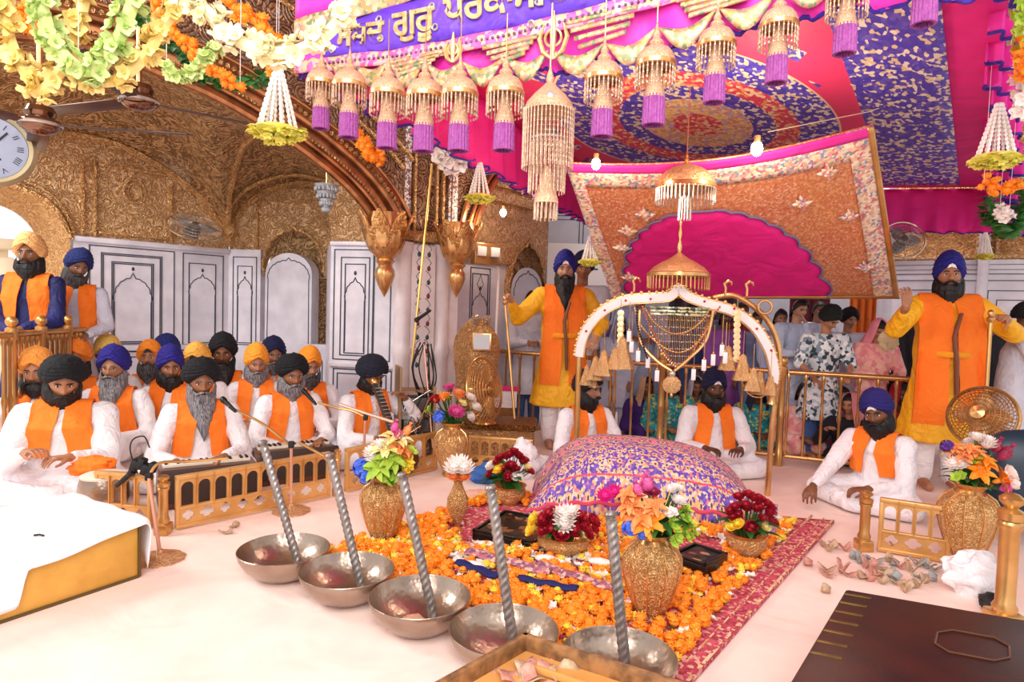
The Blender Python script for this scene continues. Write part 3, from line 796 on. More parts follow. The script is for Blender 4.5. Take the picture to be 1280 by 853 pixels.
    for (x, y, z) in cm.v:
        p = V((x, y, z)); q = noise.noise(V((x*5+seed, y*5, z*11 if sit else z*3)))+.5*noise.noise(V((x*13, y*13+seed, z*16)))
        c = V((0, 0, z)); d = (p-c); d.z = 0
        if d.length > .02: p += d.normalized()*q*.011
        nvx.append(tuple(p))
    cm.v = nvx
    cm.build('robe' if not sit else 'tunic', robe, root, 70)
    bvh = BVHTree.FromPolygons([TmI @ V(p) for p in tq.v], tq.f)
    if not sit and pants:
        pm = MB()
        for q in (-1, 1): pm.cap((q*.09, 0, .75), (q*.1, 0, .1), .1, .075)
        remesh(pm, .02, 4).build('trousers', legs, root, 60)
    if scarf is not None:
        zlo = scarf_end if sit else scarf_end-.93
        sm = MB(); ww = wscarf
        def sp(sg):
            rows = []
            for i in range(27):
                t = i/26
                if t < .72:
                    z = lerp(zlo, sh+.02, t/.72); cx = sg*lerp(max(.125, ww/2+.045), max(.085, ww/2+.012), t/.72); yy = None
                else:
                    tt = (t-.72)/.28; z = None; cx = sg*lerp(max(.085, ww/2+.012), .08, tt); yy = lerp(-.07, .075, tt)
                row = []
                for k in range(7):
                    x = cx+(k/6-.5)*ww*(1+.03*math.sin(i*.5+sg))
                    if yy is None:
                        h = bvh.ray_cast(V((x, -1.2, z)), V((0, 1, 0)))[0]; y = (h.y if h else None)
                        row.append([x, y, z])
                    else:
                        h = bvh.ray_cast(V((x, yy, sh+.5)), V((0, 0, -1)))[0]; zz = h.z if h else sh+.03
                        row.append([x, yy, min(zz, sh+.09)])
                if yy is None:
                    ys = [r[1] for r in row if r[1] is not None]; m0 = min(ys) if ys else -.12
                    for r in row:
                        if r[1] is None or r[1] > m0+.09: r[1] = m0+.05
                rows.append(row)
            if True:
                for i in range(17, -1, -1):                            # hang rather than follow every hollow
                    for k in range(7):
                        a = rows[i][k]; b = rows[i+1][k]
                        if i < 16: a[1] = min(a[1], b[1]+.004)
            return rows
        for sg in (-1, 1):
            rows = sp(sg); 
            o_ = [[V((x, y-.02, z)) if i < 19 else V((x, y, z+.02)) for x, y, z in r] for i, r in enumerate(rows)]
            i_ = [[p+(V((0, .01, 0)) if i < 19 else V((0, 0, -.01))) for p in r] for i, r in enumerate(o_)]
            vs = [p+V((0, -.004*math.sin(k*2.1+i*.15), 0)) for i, r in enumerate(o_) for k, p in enumerate(r)] + [p for r in i_ for p in r]; n0 = 27*7
            fs = [(i*7+k, i*7+k+1, (i+1)*7+k+1, (i+1)*7+k) for i in range(26) for k in range(6)]
            fs += [tuple(n0+q for q in reversed(f)) for f in fs]
            fs += [(i*7, (i+1)*7, n0+(i+1)*7, n0+i*7) for i in range(26)]+[(i*7+6, n0+i*7+6, n0+(i+1)*7+6, (i+1)*7+6) for i in range(26)]+[(k, n0+k, n0+k+1, k+1) for k in range(6)]
            sm.add(vs, fs, 0, Tm)
        # behind the neck
        sm.tube([(.085*math.sin(q), .03+.06*math.cos(q)*1.0, sh+.05+.012*math.cos(q)) for q in [rad(x) for x in range(-110, 111, 20)]], [(.05, .012)]*12, 8, Tm, up=(0, 0, 1))
        sm.build('scarf', scarf, root, 70)
    # --- head
    ml = Hm
    place('eye', tpl('eye', [m_eye, m_iris]), root, ml); place('eye', tpl('eyeL', [m_eye, m_iris]), root, ml)
    hm = brow or (beard[1] if beard else H_BLACK)
    place('eyebrow', tpl('eyebrow', hm), root, ml); place('eyebrow', tpl('eyebrowL', hm), root, ml)
    if beard: place('moustache' if beard[0] == 'moustache' else 'beard', tpl(*beard), root, ml @ (RX(-head[1]*.5) if beard[0] == 'beard_long' else Matrix()))
    if turban: tb_ob = place({'s': 'head_shawl', 'h': 'hair', 't': 'turban'}[turban[0][0]], tpl(*turban), root, ml)
    if turban and turban[0][0] == 's': place('hair', tpl('hair', H_BLACK), root, ml)
    if under: place('under_turban', tpl('under', under), tb_ob)
    for nm, m_ in extra: place(nm, tpl(nm, m_), root, ml)
    LAST['Tm'] = Tm; LAST['Hm'] = Hm; LAST['arms'] = arms; LAST['root'] = root; LAST['sh'] = sh; LAST['bvh'] = bvh
    return root
def at(px, d, s=None, py=None):
    p = XY(px, d, py); return (p.x, p.y, 0)
YEL = cloth('yellow_robe', 'FFC21E', 'F6AE10', .55, .5, fs=9)
NAVY = cloth('navy_robe', '141C66', '10164E', .7, .5)
UW, UO = plain('white_patch', 'F4F0F0', .7), plain('orange_patch', 'F4A040', .7)
LG = 'raagi musicians and singers seated behind the gilded parapet'
# --- singers and companions on the left; front row first
person('large man in black turban seated foremost left, looking down at his hands', at(84, 4.05), 22, s=1.02, lean=(8, 0), head=(14, 18, 4), fat=1.28, sk=1, hands=[(.10, -.42, .30), (-.10, -.42, .34)], turban=('turban2', TB_BLACK), beard=('beard_mid', H_BLACK), scarf_end=.16, wscarf=.14, cat='person')
P_SING1 = person('singer with long grey beard and black turban at the left harmonium, mouth at microphone', at(252, 4.4), 28, s=1.0, lean=(10, 0), head=(6, 4, 0), sk=0, hands=[(.12, -.42, .24), (-.15, -.4, .22)], turban=('turban2', TB_BLACK), beard=('beard_long', H_GREY), scarf_end=.1, brow=H_GREY)
P_SING2 = person('singer with grey beard and black turban at the right harmonium, behind the second microphone', at(362, 4.95), 32, s=1.0, lean=(10, 0), head=(6, 4, 0), sk=0, hands=[(.14, -.42, .24), (-.15, -.4, .22)], turban=('turban2', TB_BLACK), beard=('beard_mid', H_GREY), scarf_end=.1, brow=H_GREY)
person('man in black turban with black beard, head bowed over a stringed instrument', at(458, 5.15), 40, s=1.0, lean=(10, 0), head=(14, 22, -8), sk=0, hands=[(.20, -.3, .52), (-.1, -.4, .24)], turban=('turban2', T('turban_blue_black', '080C20', '0C122C')), beard=('beard_short', H_BLACK), scarf_end=.1)
person('bespectacled man in royal blue turban with long grey beard, behind the drummer', at(145, 4.85), 12, s=1.0, lean=(3, 0), sk=1, turban=('turban0', TB_BLUE), beard=('beard_long', H_GREY), extra=[('glasses', plain('wire', '8A7A60', .3, .8))], brow=H_GREY, compact=True)
person('man in orange turban with grey beard, chin raised, beside the marble wall', at(188, 5.75), 14, s=.98, lean=(0, 0), head=(4, -10, 0), sk=1, turban=('turban0', TB_ORANGE), beard=('beard_mid', H_MIX), under=plain('black_patch', '15151A', .7), brow=H_MIX, compact=True)
person('man in dark blue turban with black beard looking right', at(215, 5.15), 14, s=.98, lean=(2, 0), head=(18, 6, 0), sk=0, turban=('turban1', TB_BLUE), beard=('beard_mid', H_BLACK), compact=True)
person('man whose deep blue turban shows above the looking-right singer', at(214, 6.0), 5, s=1.04, head=(170, 0, 0), sk=0, turban=('turban0', T('turban_blue_dark', '17206A', '1C2878')), beard=('beard_short', H_BLACK), compact=True)
person('man whose pale yellow turban shows behind the royal blue one', at(139, 5.6), 10, s=1.03, sk=1, turban=('turban1', TB_YELLOW), beard=('beard_short', H_MIX), compact=True)
person('man whose warm yellow turban shows behind the left singer', at(250, 5.5), 10, s=1.0, sk=1, turban=('turban0', T('turban_gold', 'F3B752', 'E9A845')), beard=('beard_short', H_MIX), under=plain('black_patch', '15151A', .7), compact=True)
person('dark-faced man with long black beard and black turban, tallest at the corner', at(281, 5.75), 16, s=1.09, head=(4, 0, 0), sk=2, turban=('turban0', T('turban_dark', '07070F', '0C0C16')), beard=('beard_long', H_BLACK), compact=True)
person('man in bright yellow-orange turban with grey beard, under the marble niche left side', at(322, 5.65), 20, s=.99, head=(10, 4, 0), sk=1, turban=('turban1', T('turban_amber', 'FCA936', 'F09A2A')), beard=('beard_mid', H_GREY), brow=H_GREY, compact=True)
person('man whose small navy turban shows behind the amber-turbaned man', at(343, 6.2), 20, s=1.04, head=(10, 0, 0), sk=0, turban=('turban0', TB_NAVY), beard=('beard_short', H_GREY), compact=True)
person('man in yellow-orange turban with dark grey beard, between two black-turbaned players', at(387, 5.6), 24, s=.98, head=(12, 4, 0), sk=1, turban=('turban1', T('turban_marigold', 'F79A28', 'EE8C1E')), beard=('beard_mid', H_MIX), compact=True)
person('man mostly hidden behind the drummer, orange turban edge showing left', at(50, 4.5), 20, s=1.0, head=(0, 0, 0), sk=1, turban=('turban0', T('turban_light_orange', 'F9A850', 'F09C40')), beard=('beard_short', H_BLACK), compact=True)
person('man behind the drummer with deep orange turban showing on the right of it', at(98, 5.2), 20, s=1.04, head=(0, 0, 0), sk=1, turban=('turban0', T('turban_deep_orange', 'F58A2A', 'EC7C1E')), beard=('beard_short', H_BLACK), compact=True)
# --- standing on the left behind the balustrade
person('standing man in navy robe and peach turban with orange scarf, at the opening', at(38, 4.95, py=340), 16, 'stand', s=.97, lean=(0, 0), sk=5, robe=NAVY, turban=('turban0', TB_PEACH), beard=('beard_mid', H_BLACK), scarf_end=1.0, hands=[(.03, -.27, 1.02), (-.03, -.28, 1.0)], legs=NAVY, hem=.3, wscarf=.13)
person('standing man in white shirt and dark blue turban leaning in behind the navy robe', at(90, 5.35, py=340), 30, 'stand', s=.93, lean=(2, 4), head=(20, 10, 8), sk=5, robe=cloth('pale_shirt', 'DCDCEC', 'C8CADF', .8, .5), turban=('turban0', T('turban_ink', '16245E', '1B2C70')), beard=('beard_mid', H_MIX), scarf_end=1.05, hands=[(.12, -.3, 1.0), (-.1, -.28, .98)], wscarf=.13)
# --- the two attendants in yellow robes
_gs = lambda d=(0, -1, 0), u=(1, 0, 0), c=72: dict(dir=d, up=u, curl=c)
C_loc = V(at(706, 5.85, py=340)); 
personC = person('standing attendant in yellow robe, navy turban and orange scarf holding a long staff', C_loc, 4, 'stand', s=1.01, lean=(0, 0), head=(-6, 0, 0), sk=4, robe=YEL, turban=('turban1', T('turban_royal', '191A74', '20218A')), beard=('beard_long', H_BLACK), under=UW, fat=1.2, scarf_end=.58, hem=.38,
       hands=[(.26, -.18, 1.0), (-.50, -.20, 1.33)], hk=[None, dict(dir=(-.5, -.7, .1), up=(-.7, .5, .5), curl=70)], elbow=[None, (-.3, .5, -1)], wscarf=.17, sleeve=.06)
D_loc = V(at(1186, 4.8, py=340))
personD = person('standing attendant in yellow robe and blue turban on the right, lifting the canopy corner', D_loc, -12, 'stand', s=1.0, lean=(0, 0), head=(-14, -2, 0), sk=1, robe=YEL, turban=('turban1', T('turban_royal', '191A74', '20218A')), beard=('beard_mid', H_BLACK), under=UW, fat=1.22, scarf_end=.5, hem=.36,
       hands=[(.27, -.26, 1.30), (-.40, -.36, 1.36)], hk=[dict(dir=(-.6, -.8, .1), up=(.2, -.2, 1), curl=75), dict(dir=(-.1, -.2, 1), up=(.3, -1, 0), curl=30)], elbow=[(.9, .3, -.7), (-.5, .2, -1)], wscarf=.2, sleeve=.07)
# --- seated around the shrine
person('seated attendant in white, face in profile behind the left post of the arch', at(735, 4.95), 20, s=.92, lean=(4, 0), head=(40, 6, 0), sk=4, turban=('turban0', T('turban_brown', '1E1820', '33262A')), beard=('beard_mid', H_BLACK), scarf_end=.12)
person('seated reader in white with navy turban and dark face behind the covered scripture', at(896, 5.15), -2, s=.93, lean=(2, 0), head=(0, 2, 0), sk=3, fat=1.12, turban=('turban1', TB_NAVY), beard=('beard_mid', H_BLACK), under=UW, scarf_end=.1)
person('seated attendant in white with blue turban, smiling towards the left', at(1114, 4.3), -55, s=.92, lean=(12, 0), head=(10, 4, -6), sk=2, fat=1.05, turban=('turban0', T('turban_violet', '1D1560', '241B74')), beard=('beard_mid', H_BLACK), under=UW, scarf_end=.16, hands=[(.1, -.42, .2), (-.22, -.6, .12)])
# --- the crowd behind the railing
def shirt(n, a, b, **k): return cloth(n, a, b, .8, .5)
HR_ = ('hair', H_BLACK)
def crowd(label, px, d, py_head, col, **k):
    """head centre at py_head: scale or lower the figure to match"""
    p = XY(px, d, py_head); zt = W(px, py_head, d).z; st = k.pop('pose', None) or ('stand' if zt > 1.05 else 'sit')
    h0 = 1.605 if st == 'stand' else .77
    s = zt/h0
    k.setdefault('beard', None); k.setdefault('scarf', None); k.setdefault('turban', HR_); k.setdefault('fat', 1.15); k['simple'] = True; k['compact'] = True
    return person(label, (p.x, p.y, 0), k.pop('rz', 0), st, s=s, robe=col, **k)
teal = speckle('teal_floral', ['1E8F9E', '2AA6B4', '1B7F92', '3AAFB0', 'C8C050'], 40, .7, 0, .2)
camo = speckle('grey_print', ['DCE4EA', '7C929E', '2E4450', 'C8D4DC', 'F0F2F4'], 26, .7, 0, .2)
pinkf = speckle('pink_print', ['F2A7A8', 'F4B9A6', 'E98E96', 'F4C8B8'], 18, .75, 0, .2)
dk = cloth('dark_clothes', '14141C', '1E1E2A'); mau = cloth('mauve_shirt', '9A5AA8', '84489A'); blu = cloth('pale_blue_shirt', 'AEBBD8', '98A8CC'); grw = cloth('off_white_shirt', 'D8DAE8', 'C6C8DA'); red = cloth('red_clothes', '9E1E34', '84162A'); den = cloth('denim', '46649A', '385488'); pur = cloth('purple_dress', '42207C', '381A6C')
rosy = cloth('rose_shawl', 'F29AA4', 'E98A98'); peach = cloth('peach_dress', 'F0B49A', 'EAA68E'); bei = cloth('beige_shawl', 'C9A88A', 'B8967A')
crowd('man in black jacket and pale shirt behind the yellow-robed attendant, at the rail', 662, 6.7, 376, grw, rz=10, sk=0, hands=[(.05, -.3, 1.1), (-.05, -.3, 1.1)], legs=den)
crowd('boy in blue turban standing right behind the left attendant', 728, 6.6, 336, grw, sk=0, turban=('turban0', TB_NAVY), legs=grw)
crowd('person in pale blue shirt standing behind the arch, left side', 800, 6.6, 366, blu, sk=0, hands=[(.1, -.3, 1.1), (-.1, -.3, 1.1)], legs=blu)
crowd('person in white printed dress behind the railing bars, left of the pendant', 775, 6.4, 408, cloth('white_print', 'C4CBE4', 'B2BBD8'), sk=0, turban=('shawl', cloth('grey_blue_shawl', '8A96B8', '7A86AC')), legs=grw)
crowd('woman in beige shawl and purple dress crouching behind the bars', 806, 6.3, 478, pur, sk=5, rz=10, turban=('shawl', bei))
crowd('girl in teal floral dress behind the scripture, left', 838, 6.2, 470, teal, sk=5, turban=('shawl', cloth('dull_red_shawl', '6A3A4A', '5A2C3C')))
crowd('child in teal floral dress just left of the navy-turbaned reader', 868, 6.3, 478, teal, sk=5, turban=('shawl', grw))
crowd('person in teal dress crouching right of the navy-turbaned reader', 945, 6.1, 482, teal, sk=3, turban=('shawl', cloth('ink_shawl', '1A2438', '232E48')))
crowd('man in mauve shirt standing behind the hanging ornaments', 905, 6.5, 396, mau, sk=3, legs=dk)
crowd('man in light blue shirt right of the mauve one', 942, 6.7, 400, blu, sk=5, beard=('moustache', H_BLACK), legs=den)
crowd('bearded man in blue shirt behind the middle of the arch', 858, 6.9, 392, den, sk=5, beard=('beard_short', H_BLACK), legs=dk)
crowd('young man with hand at his face in white shirt behind the rail', 994, 6.2, 386, shirt('white_blue_shirt', 'C8D4E6', 'B4C2DA'), sk=4, rz=10, head=(0, 10, 0), hands=[(.0, -.2, 1.45), (-.1, -.3, 1.1)], legs=blu)
crowd('boy in grey patterned shirt and black head cloth leaning over the rail', 1030, 5.75, 398, camo, sk=1, head=(20, 24, 0), turban=('turban1', T('patka_black', '0C1410', '121C18')), lean=(10, 0), hands=[(.1, -.42, 1.0), (-.25, -.36, .95)], sleeve=.24, legs=den)
crowd('person in white shirt behind the boy in the black head cloth', 1058, 6.5, 400, grw, sk=1, turban=('turban0', TB_BLACK), legs=grw)
crowd('woman in pink shawl and pink printed dress counting at the rail', 1093, 5.75, 412, pinkf, sk=1, head=(-4, 22, 0), turban=('shawl', rosy), hands=[(.12, -.3, 1.08), (-.1, -.3, 1.05)], legs=peach)
crowd('woman in dark clothes with black hair behind the lifted canopy corner', 1143, 5.9, 386, dk, sk=1, head=(-10, 14, 0), turban=('hair_long', H_BLACK), legs=dk)
crowd('woman in straw hat and pink print looking through the bars', 1002, 5.9, 483, pinkf, sk=2, turban=('hair', H_BLACK))
crowd('woman in red with dark hair behind the bars', 1046, 5.9, 489, red, sk=0, rz=10, turban=('hair_long', H_BLACK))
crowd('child in pink headscarf and dark jacket reaching through the rail', 1066, 5.5, 500, dk, sk=1, rz=-50, turban=('shawl', cloth('pink_scarf', 'E8949C', 'DC8490')), hands=[(.1, -.4, .3), (-.1, -.42, .45)])
crowd('child in red shawl behind the bars beside the orange scarf', 1121, 5.7, 486, red, sk=3, turban=('shawl', cloth('crimson_shawl', 'A8142C', '901024')))
crowd('child in blue dotted top low behind the bars right of the blue turban', 1134, 5.5, 528, speckle('dotted_blue', ['1B2C8C', '1B2C8C', '2438A0', 'E0E4F4'], 30, .7), sk=3, turban=('hair', H_BLACK))
crowd('person in white with black turban at the far right, head bowed', 1272, 4.9, 396, grw, sk=3, rz=60, head=(0, 14, 0), turban=('turban2', T('turban_black', '', '')), hands=[(.12, -.38, 1.15), (-.12, -.4, 1.0)], legs=blu)
crowd('dark-haired woman in dark clothes behind the white-sleeved man, far right', 1236, 5.9, 400, dk, sk=3, rz=-20, turban=('hair_long', H_BLACK), legs=dk)

crowd('man in grey shirt behind the hanging bells, left of the mauve shirt', 880, 7.0, 384, shirt('grey_shirt', '8A8C9C', '74768A'), sk=0, legs=dk)
crowd('person in dark red clothes behind the coin string', 925, 7.2, 388, red, sk=3, legs=dk)
crowd('man in pale shirt seen between arch foot and young man', 972, 6.4, 398, blu, sk=0, beard=('moustache', H_BLACK), legs=den)
crowd('person in lilac clothes behind the left bell tassels', 756, 7.1, 392, shirt('lilac_clothes', 'B8A0CC', 'A48CBC'), sk=0, legs=grw)
crowd('person in white beside the curtain, upper back', 1020, 7.3, 388, grw, sk=0, legs=grw)
crowd('child in grey behind the bars left of the red-clothed woman', 1024, 6.3, 500, shirt('dusty_clothes', '8A7A84', '766874'), sk=3)
crowd('child in dark clothes low behind the bars', 1084, 6.1, 520, dk, sk=3)
crowd('woman in pink low behind the right railing', 1098, 6.2, 472, peach, sk=5, turban=('shawl', rosy))
# ================================================================ things on the floor
m_steel = None
def hammered():
    t = NT('hammered_steel'); o = t.co(); v = t.vor(o, 55, 'SMOOTH_F1'); t.bump(v, .35, .004)
    return t.fin(t.ramp(t.noise(o, 5, 3), [(.3, '9C887A'), (.7, 'BCA898')]), .28, .92)
m_steel = hammered()
m_rod = plain('dull_steel', '8C8682', .4, .75, c2='A49C98', ns=20)
m_brass = plain('brass', 'CFA068', .25, .8, c2='B88850', ns=6)
m_brassl = plain('light_brass', 'E0B070', .3, .8, c2='C89858', ns=6)
m_vase = gold('embossed_gold_vase', 'F0C488', 'C8965A', .26, 75, .9, .004, .8)
m_black = plain('black_lacquer', '14110F', .25); m_blackr = plain('black_rubber', '121316', .6)
m_red_gem = plain('red_gem', 'C01828', .15)
# ---- parapets with arched and quatrefoil openings
def arcade(L, n, z0, z1, y, th, frac=.74):
    mb = MB(); w = L/n; r = w*frac/2
    for i in range(n):
        c = (i+.5)*w; zc = z1-r-.02
        for s in (-1, 1):
            arc = [(c+s*r*math.cos(q), zc+r*math.sin(q)) for q in [PI/2*k/8 for k in range(9)]]
            o = [(c+s*w/2, z0), (c+s*r, z0)]+arc+[(c, z1), (c+s*w/2, z1)]
            if s > 0: o = o[::-1]
            mb.prism(o, y-th/2, y+th/2)
    return mb
def fret(L, n, z0, z1, y, th):
    mb = MB(); w = L/n; zc = (z0+z1)/2; r = min(w, z1-z0)*.36
    for i in range(n):
        c = (i+.5)*w
        hw = w*.42 if i % 3 == 1 else r
        def hp(q): k = r*(.78+.3*abs(math.cos(2*q)))*.9; return (c+k*math.cos(q)*(hw/r), zc+k*math.sin(q))
        up_ = [hp(PI*k/12) for k in range(13)]; dn = [hp(-PI*k/12) for k in range(13)]
        mb.prism([(c+w/2, zc)]+up_+[(c-w/2, zc), (c-w/2, z1), (c+w/2, z1)], y-th/2, y+th/2)
        mb.prism(([(c+w/2, zc)]+dn+[(c-w/2, zc), (c-w/2, z0), (c+w/2, z0)])[::-1], y-th/2, y+th/2)
    return mb
def parapet(A, B, n, h, label, group=None):
    L = (B-A).length; M = frame(A, B-A)
    t = thing('parapet_panel', label, 'railing', M=M, group=group)
    mb = MB(); mb.box((L/2, 0, h-.012), (L, .035, .024), ch=.005); mb.build('top_rail', m_gold_p, t)
    mb = MB(); mb.box((L/2, 0, .02), (L, .03, .02), ch=.004); mb.box((L/2, 0, h*.4), (L, .026, .014), ch=.003)
    for x in (.01, L-.01): mb.box((x, 0, h/2+.005), (.02, .028, h-.02), ch=.004)
    mb.build('frame', m_gold_p, t)
    arcade(L-.03, n, h*.4, h-.02, 0, .014).build('arcade', m_gold_p, t, ml=TR(.015, 0, 0))
    fret(L-.03, max(2, int(n*.9)), .03, h*.4, 0, .014).build('fretwork', m_gold_p, t, ml=TR(.015, 0, 0))
    for i in range(1, n):
        mb = MB(); x = .015+(L-.03)*i/n; mb.box((x, -.012, h*.7), (.007, .012, h*.58)); mb.build('mullion', m_brassl, t)
    return t
def post(p, h, r, label, name='railing_post'):
    t = thing(name, label, 'post', p)
    mb = MB(); mb.box((0, 0, .03), (r*3, r*3, .06), ch=.008); mb.build('base', m_brassl, t)
    mb = MB(); mb.lathe([(r*1.2, .06), (r*1.3, .08), (r, .1), (r, h*.72), (r*1.25, h*.75), (r*1.25, h*.78), (r, h*.8)], 16, fn=lambda a, z: 1+.06*math.cos(8*a) if .1 < z < h*.72 else 1); mb.build('shaft', m_brassl, t)
    mb = MB(); mb.lathe([(r*1.3, h*.8), (r*1.4, h*.86), (r*.6, h*.89), (r*1.2, h*.93), (r*1.25, h*.96), (r*.7, h*.99), (.001, h)], 16); mb.build('finial', m_brassl, t)
    return t
pA = G(219, 664); pB = G(412, 622); pC = G(431, 617); pD = G(545, 588)
parapet(pA, pB, 10, .30, 'long gilded parapet panel of arches in front of the two harmonium players')
parapet(pC, pD, 7, .30, 'gilded parapet panel running on to the right, behind the left bouquet')
parapet(G(120, 655), G(190, 662), 4, .30, 'gilded parapet end panel left of the fluted post, behind the draped box')
parapet(XY(590, 4.95), XY(672, 4.85), 6, .26, 'short gilded parapet panel below the carved chest and red roses')
parapet(G(1096, 690), G(1186, 706), 4, .30, 'gilded parapet panel of three clear arches beside the right vase')
post(G(204, 668), .32, .024, 'fluted gilded post at the near end of the long parapet')
post(G(421, 620), .31, .018, 'slim gilded post between the two parapet panels')
post(G(1079, 688), .33, .026, 'gilded square-headed post left of the right parapet panel')
post(G(1254, 782), .56, .036, 'thick gilded post at the right edge beside the trunk')
# ---- draped box
A, B = G(-60, 800), G(173, 722); bx = (B-A).normalized(); L = (B-A).length
M = frame(A, B-A); t = thing('low_chest', 'golden yellow box with a white sheet draped over its top, at the left edge', 'box', M=M)
mb = MB(); mb.box((L/2, .3, .13), (L, .6, .26), ch=.006); mb.build('box_body', gold('mustard_panel', 'E2AE52', 'CF9A42', .5, smooth=True, metal=.15), t)
mb = MB(); mb.box((L+.002, -.003, .13), (.012, .012, .25)); mb.box((L/2, -.003, .006), (L, .01, .012)); mb.build('corner_edge', plain('dark_edge', '5A4520', .5), t)
sm = MB()
def drape(u, v):
    x = -.1+(L+.22)*u; y = -.14+.9*v
    ov = lerp(.15, .035, sstep(.3, .95, u)); s = y+ov+.0
    n_ = noise.noise(V((x*3, y*3, 0)))
    z = .268+.004*n_; 
    if v < .2:
        q = (.2-v)/.2; front = lerp(.225, lerp(.085, .02, sstep(.36, 1, u)), sstep(.33, .38, u)); z = .268-front*q; y = -.012-.006*math.sin(x*22)*q-.01*q
    else: y = lerp(-.012, .62, (v-.2)/.8)
    if u > .88:
        q = (u-.88)/.12; x = L+.015+.05*math.sin(q*2.2)*(1-.5*q)+.006*math.sin(y*26); z = min(z, .268)-.21*q*q*(1-.2*math.sin(y*9)); 
    return V((x, y, max(z, .012)))
sm.grid(drape, 80, 60); sm.build('sheet', cloth('smooth_sheet', 'F6F2F4', 'F0ECF0', .85, .15, fs=3), t)
def solidify(o, th=.006):
    md = o.modifiers.new('thickness', 'SOLIDIFY'); md.thickness = th; md.offset = 0; return o
solidify(list(t.children)[-1])
mb = MB(); mb.tube([(0, 0, 0), (.02, .004, .002), (.04, 0, 0)], .004, 6); o = mb.build('stick', m_blackr, None, ml=TR(*(M @ V((L*.45, .1, .275))))); tag(o, 'tiny dark sliver lying on the white sheet of the draped box', 'sliver')
# white metal fan grille bit by the left edge
# ---- bowls and their rods
spec = [((355, 686), 115, (328, 552), (377, 697)), ((434, 712), 121, (412, 568), (455, 726)), ((525, 745), 131, (502, 592), (545, 744)), ((630, 786), 142, (613, 608), (646, 786)), ((774, 818), 148, (763, 641), (785, 836))]
lab = ['farthest left', 'second from the left', 'middle one of five', 'fourth from the left', 'nearest the large right vase']
for k, ((cx, cy), w, tp_, bt) in enumerate(spec):
    c = G(cx, cy, .13); d = (c-CAM).dot(Fw); R = w/2*d/800*.97
    t = thing('steel_bowl', 'wide hammered steel bowl on the white floor, '+lab[k], 'bowl', (c.x, c.y, 0), R_.uniform(0, 90), 'row of five steel bowls with rods')
    mb = MB(); H = .13; pr = [(.001, .004), (R*.35, .006), (R*.62, .022), (R*.84, .06), (R*.96, .1), (R*1.0, H), (R*.985, H+.003), (R*.97, H-.002), (R*.93, .1), (R*.8, .065), (R*.58, .03), (R*.3, .014), (.001, .012)]
    mb.lathe(pr, 56); mb.build('bowl', m_steel, t, 60)
    for q in range(2 if k in (2, 3) else 1):
        mb = MB(); mb.box((0, 0, 0), (.09, .055, .004)); a = R_.uniform(0, 6)
        o = mb.build('banknote', plain('peach_note', 'E0B090', .7, c2='C89070', ns=30), None, ml=TR(c.x+.03*math.cos(a), c.y-.02+.03*math.sin(a), .032+.006*q) @ RZ(R_.uniform(0, 180)) @ RX(8)); tag(o, 'folded peach note in the bowl, '+lab[k]+(', upper note' if q else ''), 'banknote', 'banknotes in the bowls')
    T_ = W(*tp_, d+.02); Bt = V(c); b2 = W(*bt, d-.01); b2.z = .02+ .0
    ax = (T_-b2); Lr = ax.length; Mr = ax.to_track_quat('Z', 'Y').to_matrix().to_4x4(); Mr.translation = b2
    t2 = thing('twisted_rod', 'twisted steel rod leaning in the bowl, '+lab[k], 'rod', M=Mr, group='twisted rods standing in the bowls')
    mb = MB(); n = 170
    vs = MB(); rr = .0185
    mb.lathe([(rr, Lr*i/n*.96) for i in range(n+1)], 18, fn=lambda a, z: 1+.075*math.cos(3*a-230*z)); mb.build('twisted_shaft', m_rod, t2, 30)
    mb = MB(); mb.lathe([(.001, Lr*.95), (.018, Lr*.955), (.02, Lr*.965), (.014, Lr*.972), (.019, Lr*.98), (.022, Lr*.992), (.017, Lr*1.005), (.001, Lr*1.012)], 14); mb.build('knob', m_rod, t2)
# ---- vases and pots
VASE = [(.055, 0), (.062, .012), (.05, .03), (.062, .05), (.085, .1), (.108, .17), (.122, .23), (.12, .27), (.1, .31), (.066, .335), (.055, .35), (.06, .36), (.08, .375), (.084, .38), (.078, .378), (.05, .36), (.05, .25)]
def vase(p, s, label, sx=1):
    t = thing('vase', label, 'vase', p, R_.uniform(0, 40), 'embossed gold flower vases', s)
    mb = MB(); b = VASE[:10]; mb.lathe([(r*sx, z) for r, z in b], 64, fn=lambda a, z: 1+.022*abs(math.sin(5*a))*(1 if .05 < z < .31 else 0)); mb.build('vase_body', m_vase, t, 60)
    mb = MB(); mb.lathe([(r*sx, z) for r, z in VASE[9:]], 32); mb.build('neck', m_gold_s, t, 60)
    for k in range(10):
        a = 2*PI*k/10; mb = MB(); pts = [(r*sx*1.012*math.cos(a), r*sx*1.012*math.sin(a), z) for r, z in VASE[3:10]]; mb.tube(pts, .0035, 5); mb.build('raised_rib', m_gold_s, list(t.children)[0])
    return t
v1, v2, v3, v4 = G(478, 681), G(812, 776), G(1206, 706), XY(569, 4.7)
vase(v1, .98, 'embossed gold vase left of the flower bed, under the green and blue bouquet')
vase(v2, .98, 'embossed gold vase nearest the camera, rising from the marigolds')
vase(v3, 1.14, 'large embossed gold vase at the right beside the parapet panel')
vase(v4, 1.06, 'tall gold vase beside the carved golden stand, under the pink bouquet')
